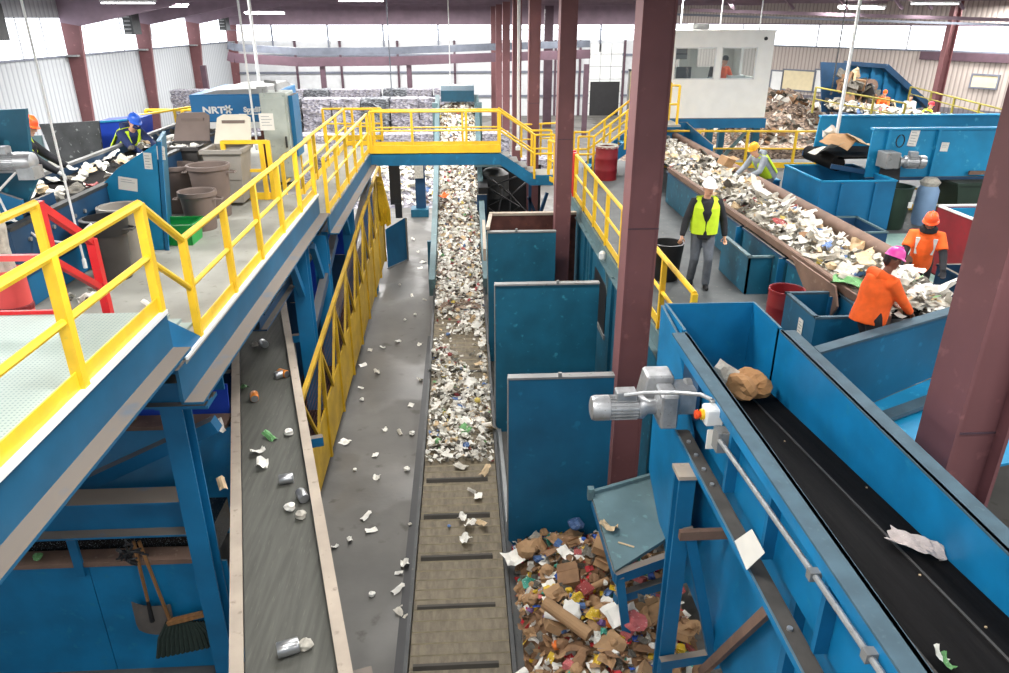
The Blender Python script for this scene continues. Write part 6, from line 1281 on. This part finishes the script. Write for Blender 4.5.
m=MB(); q=at(868,86,Y=YQ+1.0); m.lathe([(0.35,0),(0.35,0.3),(0.2,0.35)],c=q,n=16,axis=(0,-1,0)); sub(t,'bearing',m,'brownboard',smooth=True)
t=thing('dumped_load','heap of dark waste falling from the far blue incline','waste',(19,34.5,3)); t['kind']='stuff'
m=MB()
for k in range(150):
    u=rnd.random(); p=at(845+u*45+rnd.uniform(-6,6),80+u*36+rnd.uniform(-9,10),Y=35.3+rnd.uniform(-.6,.4)); R=Euler((rnd.uniform(0,3),rnd.uniform(0,3),rnd.uniform(0,3))).to_matrix().to_4x4(); R.translation=p; m.use(('cardboard2','paperdark','cardboard2','paperdark','papertan','black')[k%6]); m.obox(R,rnd.uniform(.1,.3),rnd.uniform(.1,.3),0.05)
sub(t,'scraps',m,None)
t=thing('sorting_conveyor','far sorting line with paper behind the light blue hopper','conveyor',(22,33,2.6)); pa=at(838,111,Y=34); pb=at(1012,140,Y=27)
sub(t,'belt',MB().prism([pa,pb,pb+V((1.6,2.4,0)),pa+V((0.6,2.4,0))],(0,0,-0.08)),'belt'); sub(t,'side_plate',MB().bar(pa+V((0,-.05,-.3)),pb+V((0,-.05,-.3)),0.06,0.6),'navy'); sub(t,'leg',MB().bar(pa+V((0.3,0.2,-.1)),V((pa.x+0.3,pa.y+0.2,0)),0.15,0.15).bar(pb+V((-0.3,0.4,-.1)),V((pb.x-0.3,pb.y+0.4,0)),0.15,0.15),'navy')
def qpt():
    u=rnd.random(); q=pa.lerp(pb,u)+V((0.3+0.9*u,rnd.uniform(0.1,2.2),rnd.uniform(0,0.35))); return q,None
flakes('far_load','loose paper on the far sorting line behind the hopper',1100,qpt,0.22,LW,0.6)
qa=at(812,93,Y=33); qb=at(870,112,Y=31); qc=at(1012,130,Y=30)
railing('thin yellow railing of the far sorting line, left part by the loose waste',[V((at(812,112,Y=33).x,33,at(812,112,Y=33).z)),V((at(900,130,Y=30).x,30,at(900,130,Y=30).z))],h=1.05,post=1.2,r=0.035,mat_='olive',toe=0)
railing('thin yellow railing of the far sorting line, right part before the ribbed wall',[pa+V((4.6,2.3,0.15)),pb+V((1.2,2.2,0.1))],h=0.7,post=1.6,r=0.035,mat_='olive',toe=0)
# ------------------------------------------------------------------ people
def loft_head(m,c,f,r,s=1.0):
    """a head round c, looking along f: skull, jaw, nose and ears in one surface"""
    f=V(f).normalized(); x=f.cross(V((0,0,1))).normalized(); u=x.cross(f)
    def P(a,b,d): return c+x*a*s+f*b*s+u*d*s
    prof=[(-0.115,0.042,0.05,0.035),(-0.1,0.055,0.068,0.02),(-0.06,0.066,0.082,0.008),(-0.01,0.072,0.094,0.0),(0.04,0.075,0.098,-0.004),(0.08,0.066,0.088,-0.006),(0.11,0.04,0.055,-0.008),(0.12,0.012,0.016,-0.008)]
    n=16; vs=[];
    for d,rx,ry,off in prof:
        for k in range(n): a=2*PI*k/n; vs.append(P(rx*math.cos(a),off+ry*math.sin(a),d))
    fs=[(i*n+k,i*n+(k+1)%n,(i+1)*n+(k+1)%n,(i+1)*n+k) for i in range(len(prof)-1) for k in range(n)]+[tuple(range(n-1,-1,-1)),tuple((len(prof)-1)*n+k for k in range(n))]
    m.add(vs,fs)
    m.tube([P(0,0.088,0.03),P(0,0.102,0.005),P(0,0.118,-0.022),P(0,0.092,-0.034)],[0.01*s,0.012*s,0.017*s,0.012*s],8)
    for sg in (-1,1): m.tube([P(sg*0.07,-0.01,0.025),P(sg*0.085,-0.014,0.005),P(sg*0.074,-0.01,-0.03)],[0.016*s,0.018*s,0.012*s],6)
    return P
def remesh(mb,name,mname,parent,vox,smooth_iter=4):
    me=bpy.data.meshes.new(name); me.from_pydata([tuple(p) for p in mb.v],[],mb.f); bm=bmesh.new(); bm.from_mesh(me); bmesh.ops.recalc_face_normals(bm,faces=bm.faces); bm.to_mesh(me); bm.free()
    o=bpy.data.objects.new(name,me); COL.objects.link(o); r=o.modifiers.new('r','REMESH'); r.mode='VOXEL'; r.voxel_size=vox; s=o.modifiers.new('s','SMOOTH'); s.iterations=smooth_iter; s.factor=0.5
    dg=bpy.context.evaluated_depsgraph_get(); new=bpy.data.meshes.new_from_object(o.evaluated_get(dg)); o.modifiers.clear(); o.data=new; new.name=name; bpy.data.meshes.remove(me)
    new.materials.clear(); new.materials.append(M[mname])
    for p in new.polygons: p.use_smooth=True
    o.parent=parent; return o
def limb(a,b,L1,L2,pole):
    """elbow or knee between a and b"""
    a=V(a); b=V(b); d=b-a; D=min(d.length,(L1+L2)*0.995); d.normalize(); k=(L1*L1-L2*L2+D*D)/(2*D); h=math.sqrt(max(0,L1*L1-k*k)); p=V(pole)-d*V(pole).dot(d); p.normalize(); return a+d*k+p*h, a+d*D
def person(label,loc,yaw,top='blackcloth',legs='jeans',hat=None,vest=None,skin='skin',lean=0.0,twist=0,look=(0,1,-0.15),hands=((-0.28,0.12,0.85),(0.28,0.12,0.85)),feet=((-0.11,0.05),(0.11,-0.05)),H=1.76,hood=False,short=False,bulk=1.0,gloves=None,vox=0.014,hair='hair',scarf=None,tape=False,beanie=None,mask=None,kneebend=0.0):
    k=H/1.76; t=thing('person',label,'person',loc); t.rotation_euler=(0,0,yaw); t['_o']=(0,0,0)
    hipz=0.93*k-kneebend; c,s=math.cos(lean),math.sin(lean)
    def T(x,y,z):                     # torso space: leans forward about the hips
        return V((x*k,(y*c+z*s)*k,hipz+(z*c-y*s)*k))
    pel=T(0,0,0); waist=T(0,0.0,0.14); chest=T(0,0.01,0.34); shl=T(0,0,0.5); neck=T(0,0.015,0.56); nk2=T(0,0.03,0.62)
    hd=nk2+V((0,0.035,0.1))*k
    body=MB(); cl=MB(); tr=MB(); bt=MB(); vs=MB()
    body.tube([pel,waist,chest,shl,T(0,0.01,0.535)],[(0.15*k,0.1*k),(0.135*k,0.095*k),(0.15*k,0.11*k),(0.13*k,0.085*k),(0.06*k,0.06*k)],16)
    body.tube([T(0,0.01,0.5),neck,nk2,nk2+V((0,0.02,0.05))*k],[0.07*k,0.056*k,0.054*k,0.052*k],12)
    P=loft_head(body,hd,look,0.1,k)
    cl.tube([T(0,0,-0.1),pel,waist,chest,shl,T(0,0.01,0.55)],[(0.185*k*bulk,0.14*k*bulk),(0.185*k*bulk,0.14*k*bulk),(0.175*k*bulk,0.13*k*bulk),(0.19*k*bulk,0.145*k*bulk),(0.165*k*bulk,0.115*k*bulk),(0.075*k,0.075*k)],18)
    H_=[]
    for i,sg in enumerate((-1,1)):
        sh=T(sg*0.19,0,0.47); hn=V((hands[i][0]*k,hands[i][1]*k,hands[i][2]*k)); el,wr=limb(sh,hn,0.3*k,0.27*k,(sg*0.8,-0.6,-0.6))
        body.tube([T(sg*0.08,0,0.47),sh,sh.lerp(el,0.5),el,el.lerp(wr,0.35),wr],[0.07*k,0.062*k,0.05*k,0.042*k,0.042*k,0.028*k],10)
        fd=(wr-el).normalized(); pn=fd.cross(V((sg,0.2,0))).normalized(); sd=pn.cross(fd).normalized()
        palm=wr+fd*0.085*k; body.tube([wr,wr+fd*0.03*k,palm],[(0.03*k,0.024*k),(0.042*k,0.02*k),(0.042*k,0.017*k)],10)
        hand=MB(); hand.tube([wr-fd*0.02*k,wr+fd*0.03*k,palm],[(0.034*k,0.03*k),(0.048*k,0.026*k),(0.046*k,0.022*k)],10)
        for q,(off,ln) in enumerate(((-0.03,0.062),(-0.01,0.075),(0.011,0.07),(0.03,0.055))):
            b0=palm+sd*off*k-fd*0.01; b1=b0+(fd*0.55+pn*0.25*1).normalized()*ln*0.6*k; b2=b1+(fd*0.35+pn*0.6).normalized()*ln*0.6*k
            for hb,rr in ((body,0.0095),(hand,0.012)): hb.tube([b0,b1,b2],[rr*k,rr*0.95*k,rr*0.8*k],6)
        b0=wr+fd*0.03*k-sd*0.03*k; 
        for hb,rr in ((body,0.011),(hand,0.014)): hb.tube([b0,b0-sd*0.03*k+fd*0.025*k,b0-sd*0.035*k+fd*0.06*k+pn*0.015],[rr*k,rr*k,rr*0.8*k],6)
        if short: cl.tube([T(sg*0.08,0,0.46),sh,sh.lerp(el,0.45),sh.lerp(el,0.75)],[0.1*k,0.088*k,0.082*k,0.085*k],12)
        else: cl.tube([T(sg*0.08,0,0.46),sh,sh.lerp(el,0.5),el,el.lerp(wr,0.5),wr],[0.1*k,0.088*k,0.072*k,0.064*k,0.058*k,0.046*k],12)
        H_.append((hand,wr,el,sh,fd))
        hp=T(sg*0.09,0,-0.03); ft=V((feet[i][0]*k,feet[i][1]*k,0.09*k)); kn,an=limb(hp,ft,0.43*k,0.42*k,(0,1,0.05))
        body.tube([T(sg*0.06,0,0.02),hp,hp.lerp(kn,0.5),kn,kn.lerp(an,0.35),an],[0.09*k,0.085*k,0.07*k,0.052*k,0.052*k,0.035*k],12)
        body.tube([an,an+V((0,0.06,-0.05))*k,an+V((0,0.15,-0.065))*k],[0.038*k,0.036*k,0.022*k],8)
        tr.tube([T(sg*0.05,0,0.08),hp,hp.lerp(kn,0.5),kn,kn.lerp(an,0.5),an+V((0,0,-0.02))],[(0.125*k,0.125*k),0.11*k,0.092*k,0.074*k,0.07*k,0.066*k],12)
        bt.tube([an+V((0,-0.015,0.06))*k,an+V((0,-0.02,-0.03))*k,an+V((0,0.05,-0.048))*k,an+V((0,0.17,-0.06))*k],[0.055*k,0.056*k,0.05*k,0.034*k],10)
    remesh(body,'body',skin,t,vox*0.9,2)
    remesh(tr,'trousers',legs,t,vox*1.2); remesh(cl,'jacket' if not short else 'shirt',top,t,vox*1.2)
    for o_ in (bt,): remesh(o_,'boots','black',t,vox*1.2)
    if gloves:
        for hand,*_ in H_: remesh(hand,'glove',gloves,t,vox*0.8,1)
    if short:                                    # dark long sleeves below a short-sleeved top
        for hand,wr,el,sh,fd in H_: MB().tube([sh.lerp(el,0.6),el,el.lerp(wr,0.5),wr],[0.06*k,0.058*k,0.05*k,0.042*k],12).build('sleeve','blackcloth',t,smooth=True)
    f=V(look).normalized(); x=f.cross(V((0,0,1))).normalized(); u=x.cross(f)
    for sg in (-1,1): MB().lathe([(0.012*k,0),(0.011*k,0.006),(0.004,0.01)],c=P(sg*0.032,0.088,0.032),n=8,axis=f).build('eye','eye',t)
    MB().bar(P(-0.026,0.089,-0.062),P(0.026,0.089,-0.062),0.008*k,0.01*k,up=f).build('mouth','lip',t)
    # hair: cap over skull and nape
    m=MB(); n=16; prof=[(0.0,0.079,0.1,-0.03),(0.05,0.081,0.104,-0.012),(0.09,0.072,0.094,-0.01),(0.125,0.036,0.05,-0.01),(0.131,0.008,0.01,-0.01)]; vv=[]
    for d,rx,ry,off in prof:
        for q in range(n): a=2*PI*q/n; vv.append(P(rx*math.cos(a),off+ry*math.sin(a)*(0.9 if math.sin(a)>0 and d<0.03 else 1),d))
    m.add(vv,[(i*n+q,i*n+(q+1)%n,(i+1)*n+(q+1)%n,(i+1)*n+q) for i in range(len(prof)-1) for q in range(n)]); m.tube([P(0,-0.09,0.03),P(0,-0.085,-0.05),P(0,-0.06,-0.09)],[0.05*k,0.045*k,0.02*k],8); m.build('hair',hair,t,smooth=True)
    if hat:
        m=MB(); n=20; prof=[(0.045,0.1,0.125),(0.05,0.098,0.122),(0.09,0.094,0.116),(0.13,0.078,0.096),(0.155,0.045,0.056),(0.162,0.012,0.015)]; vv=[]
        for d,rx,ry in prof:
            for q in range(n): a=2*PI*q/n; vv.append(P(rx*math.cos(a),ry*math.sin(a)-0.004,d))
        m.add(vv,[(i*n+q,i*n+(q+1)%n,(i+1)*n+(q+1)%n,(i+1)*n+q) for i in range(len(prof)-1) for q in range(n)]+[tuple((len(prof)-1)*n+q for q in range(n))]); ho=m.build('hard_hat',hat,t,smooth=True)
        m=MB(); vv=[]
        for rr,d in ((1.0,0.048),(1.14,0.04),(1.14,0.034),(1.0,0.04)):
            for q in range(n): a=2*PI*q/n; e=1+(rr-1)*(1.6 if math.sin(a)>0.2 else 0.5); vv.append(P(0.1*math.cos(a)*e,0.124*math.sin(a)*e-0.004,d-(0.012 if math.sin(a)>0.2 and rr>1 else 0)))
        m.add(vv,[(i*n+q,i*n+(q+1)%n,((i+1)%4)*n+(q+1)%n,((i+1)%4)*n+q) for i in range(4) for q in range(n)]); m.build('hat_brim',hat,ho)
        MB().tube([P(0,-0.1,0.1),P(0,-0.05,0.158),P(0,0.04,0.168),P(0,0.1,0.115)],[0.008,0.012,0.012,0.008],6).build('hat_ridge',hat,ho,smooth=True)
    if beanie: MB().lathe([(0.098,0.03),(0.102,0.06),(0.095,0.11),(0.06,0.155),(0.015,0.17)],c=hd-u*0.01,n=18,axis=u).build('knit_cap',beanie,t,smooth=True)
    if scarf: MB().lathe([(0.085,-0.03),(0.115,-0.01),(0.115,0.05),(0.09,0.075)],c=neck+V((0,0.01,-0.0)),n=16,cap=False).build('scarf',scarf,t,smooth=True)
    if mask: MB().tube([P(-0.06,0.06,-0.03),P(-0.03,0.1,-0.045),P(0.03,0.1,-0.045),P(0.06,0.06,-0.03)],0.035*k,8).build('face_scarf',mask,t,smooth=True)
    if hood: MB().tube([T(-0.12,-0.02,0.5),T(-0.07,-0.12,0.52),T(0.07,-0.12,0.52),T(0.12,-0.02,0.5)],[0.05*k,0.075*k,0.075*k,0.05*k],12).build('hood',top,t,smooth=True)
    if vest:                                     # two front panels and a back panel with a V neck
        m=MB(); n=9
        def S(x,y,z): return T(x,y,z)
        for sg in (-1,1):
            rows=[(0.02,0.2,-0.02),(0.05,0.205,0.12),(0.02,0.205,0.28),(0.06,0.2,0.4),(0.1,0.185,0.5),(0.09,0.15,0.56)]; vv=[]
            for xa,xb,z in rows:
                for q in range(n):
                    x=xa*sg*(0.15 if z<0.25 else 1)+(xb-xa*(0.15 if z<0.25 else 1))*sg*q/(n-1); a=min(1,abs(x)/0.212); y=(0.155 if z<0.45 else 0.125-(z-0.45)*0.9)*math.sqrt(max(0,1-a**2.2))+0.012; vv.append(S(x,y,z))
            m.add(vv,[(i*n+q,i*n+q+1,(i+1)*n+q+1,(i+1)*n+q) for i in range(len(rows)-1) for q in range(n-1)])
        rows=[(-0.02),(0.15),(0.3),(0.42),(0.5),(0.56)]; vv=[]
        for z in rows:
            for q in range(2*n-1):
                x=(-0.2+0.4*q/(2*n-2))*(1 if z<0.5 else 0.8); a=min(1,abs(x)/0.212); y=-(0.158 if z<0.45 else 0.125-(z-0.45)*0.9)*math.sqrt(max(0,1-a**2.2))-0.008; vv.append(S(x,y,z))
        w=2*n-1; m.add(vv,[(i*w+q,i*w+q+1,(i+1)*w+q+1,(i+1)*w+q) for i in range(len(rows)-1) for q in range(w-1)])
        o=m.build('hi_vis_vest',vest,t); sm=o.modifiers.new('t','SOLIDIFY'); sm.thickness=0.012; sm.offset=1
        if tape:
            m=MB()
            for sg in (-1,1): m.bar(T(sg*0.1,0.158,0.05),T(sg*0.12,0.135,0.46),0.045,0.012,up=(0,1,0))
            m.build('reflective_tape','reflective',t)
    if tape and not vest:
        m=MB()
        for sg in (-1,1): m.bar(T(sg*0.1,0.145*bulk+0.0,0.24),T(sg*0.12,0.11*bulk+0.01,0.5),0.055,0.03,up=(0,1,0.3))
        m.build('reflective_tape','reflective',t)
    return t
ZP=3.25
person('man in white hard hat and lime vest walking on the dark platform',(3.92,11.5,ZP),PI-0.15,top='blackcloth',legs='jeans',hat='hat_white',vest='lime',look=(-0.35,1,-0.12),hands=((-0.34,0.04,0.86),(0.36,0.12,0.84)),feet=((-0.1,0.14),(0.12,-0.1)),H=1.78,vox=0.012)
person('worker in yellow hard hat and grey hoodie leaning over the belt',(6.86,16.2,ZP),PI/2+0.3,top='greycloth',legs='jeans',hat='hat_yellow',vest='lime',lean=0.72,look=(0,1,-0.45),hands=((-0.22,0.72,0.95),(0.2,0.7,0.92)),hood=True,gloves='glove',H=1.78,bulk=1.1)
person('worker in pink hard hat and orange hooded jacket by the small blue box',(4.84,7.9,ZP),-PI/2+0.15,top='orange',legs='blackcloth',hat='hat_pink',lean=0.18,look=(0.0,1,-0.35),hands=((-0.2,0.5,0.93),(0.14,0.52,0.9)),hood=True,skin='skin_dark',bulk=1.32,H=1.68,vox=0.012)
person('worker in orange hard hat and orange tee over black sleeves',(6.72,10.0,ZP),PI-0.5,top='orange',legs='blackcloth',hat='hat_orange',lean=0.32,look=(0.1,1,-0.35),hands=((-0.3,0.48,0.9),(0.3,0.5,0.88)),short=True,skin='skin_dark',scarf='blackcloth',tape=True,gloves='blackcloth',bulk=1.25,H=1.64,vox=0.012)
person('worker in blue hard hat and navy jacket bent over the left sorting belt',(-6.02,13.5,4.5),-PI/2-0.5,top='navycloth',legs='blackcloth',hat='hat_blue',vest='lime',lean=0.72,kneebend=0.16,look=(0,1,-0.55),hands=((-0.2,0.75,0.85),(0.2,0.78,0.82)),hood=True,gloves='glove',H=1.7,mask='navycloth')
person('worker in orange cap and lime vest reaching over the left sorting belt',(-6.14,10.5,4.5),-PI/2+0.2,top='blackcloth',legs='blackcloth',hat='hat_orange',vest='lime',lean=0.35,look=(0,1,-0.4),hands=((-0.2,0.72,0.9),(0.2,0.7,0.88)),gloves='glove',H=1.7)
person('operator in orange sweater and dark cap behind the right cabin window',(8.1,23.75,4.62),PI+0.3,top='orange',legs='blackcloth',beanie='blackcloth',look=(-0.2,1,-0.15),hands=((-0.2,0.38,1.0),(0.2,0.38,1.0)),lean=0.1,kneebend=0.03,feet=((-0.12,0.05),(0.12,0.05)),H=1.72,vox=0.016)
def far_person(label,px,py,Y,**kw):
    p=at(px,py,Y=Y); person(label,(p.x,Y,p.z-1.62),PI+rnd.uniform(-.6,.6),vox=0.022,lean=0.25,hands=((-0.2,0.5,0.95),(0.2,0.5,0.95)),**kw)
far_person('far worker in orange jacket at the foot of the blue incline',885,93,34.6,top='orange',beanie='orange')
far_person('far worker in cream top standing between the orange and the lime one',911,97,33.2,top='whitecloth')
far_person('far worker in lime vest and red helmet bent at the far sorting line',926,105,31.5,top='lime',vest='lime',hat='hat_red')
# chair for the operator
t=thing('office_chair','dark chair behind the operator in the cabin','chair',(8.0,24.0,4.72)); sub(t,'back',MB().prism([(7.75,24.05,5.3),(8.35,24.05,5.3),(8.3,24.1,6.0),(7.85,24.1,6.0)],(0,0.06,0)),'black',bevel=0.02); sub(t,'seat',MB().box(7.75,8.3,23.6,24.1,5.1,5.18),'black'); sub(t,'post',MB().lathe([(0.25,0),(0.03,0.05),(0.03,0.4)],c=(8.02,23.85,4.72),n=10),'darkgrey')
for o in bpy.data.objects:
    if '_o' in o: del o['_o']
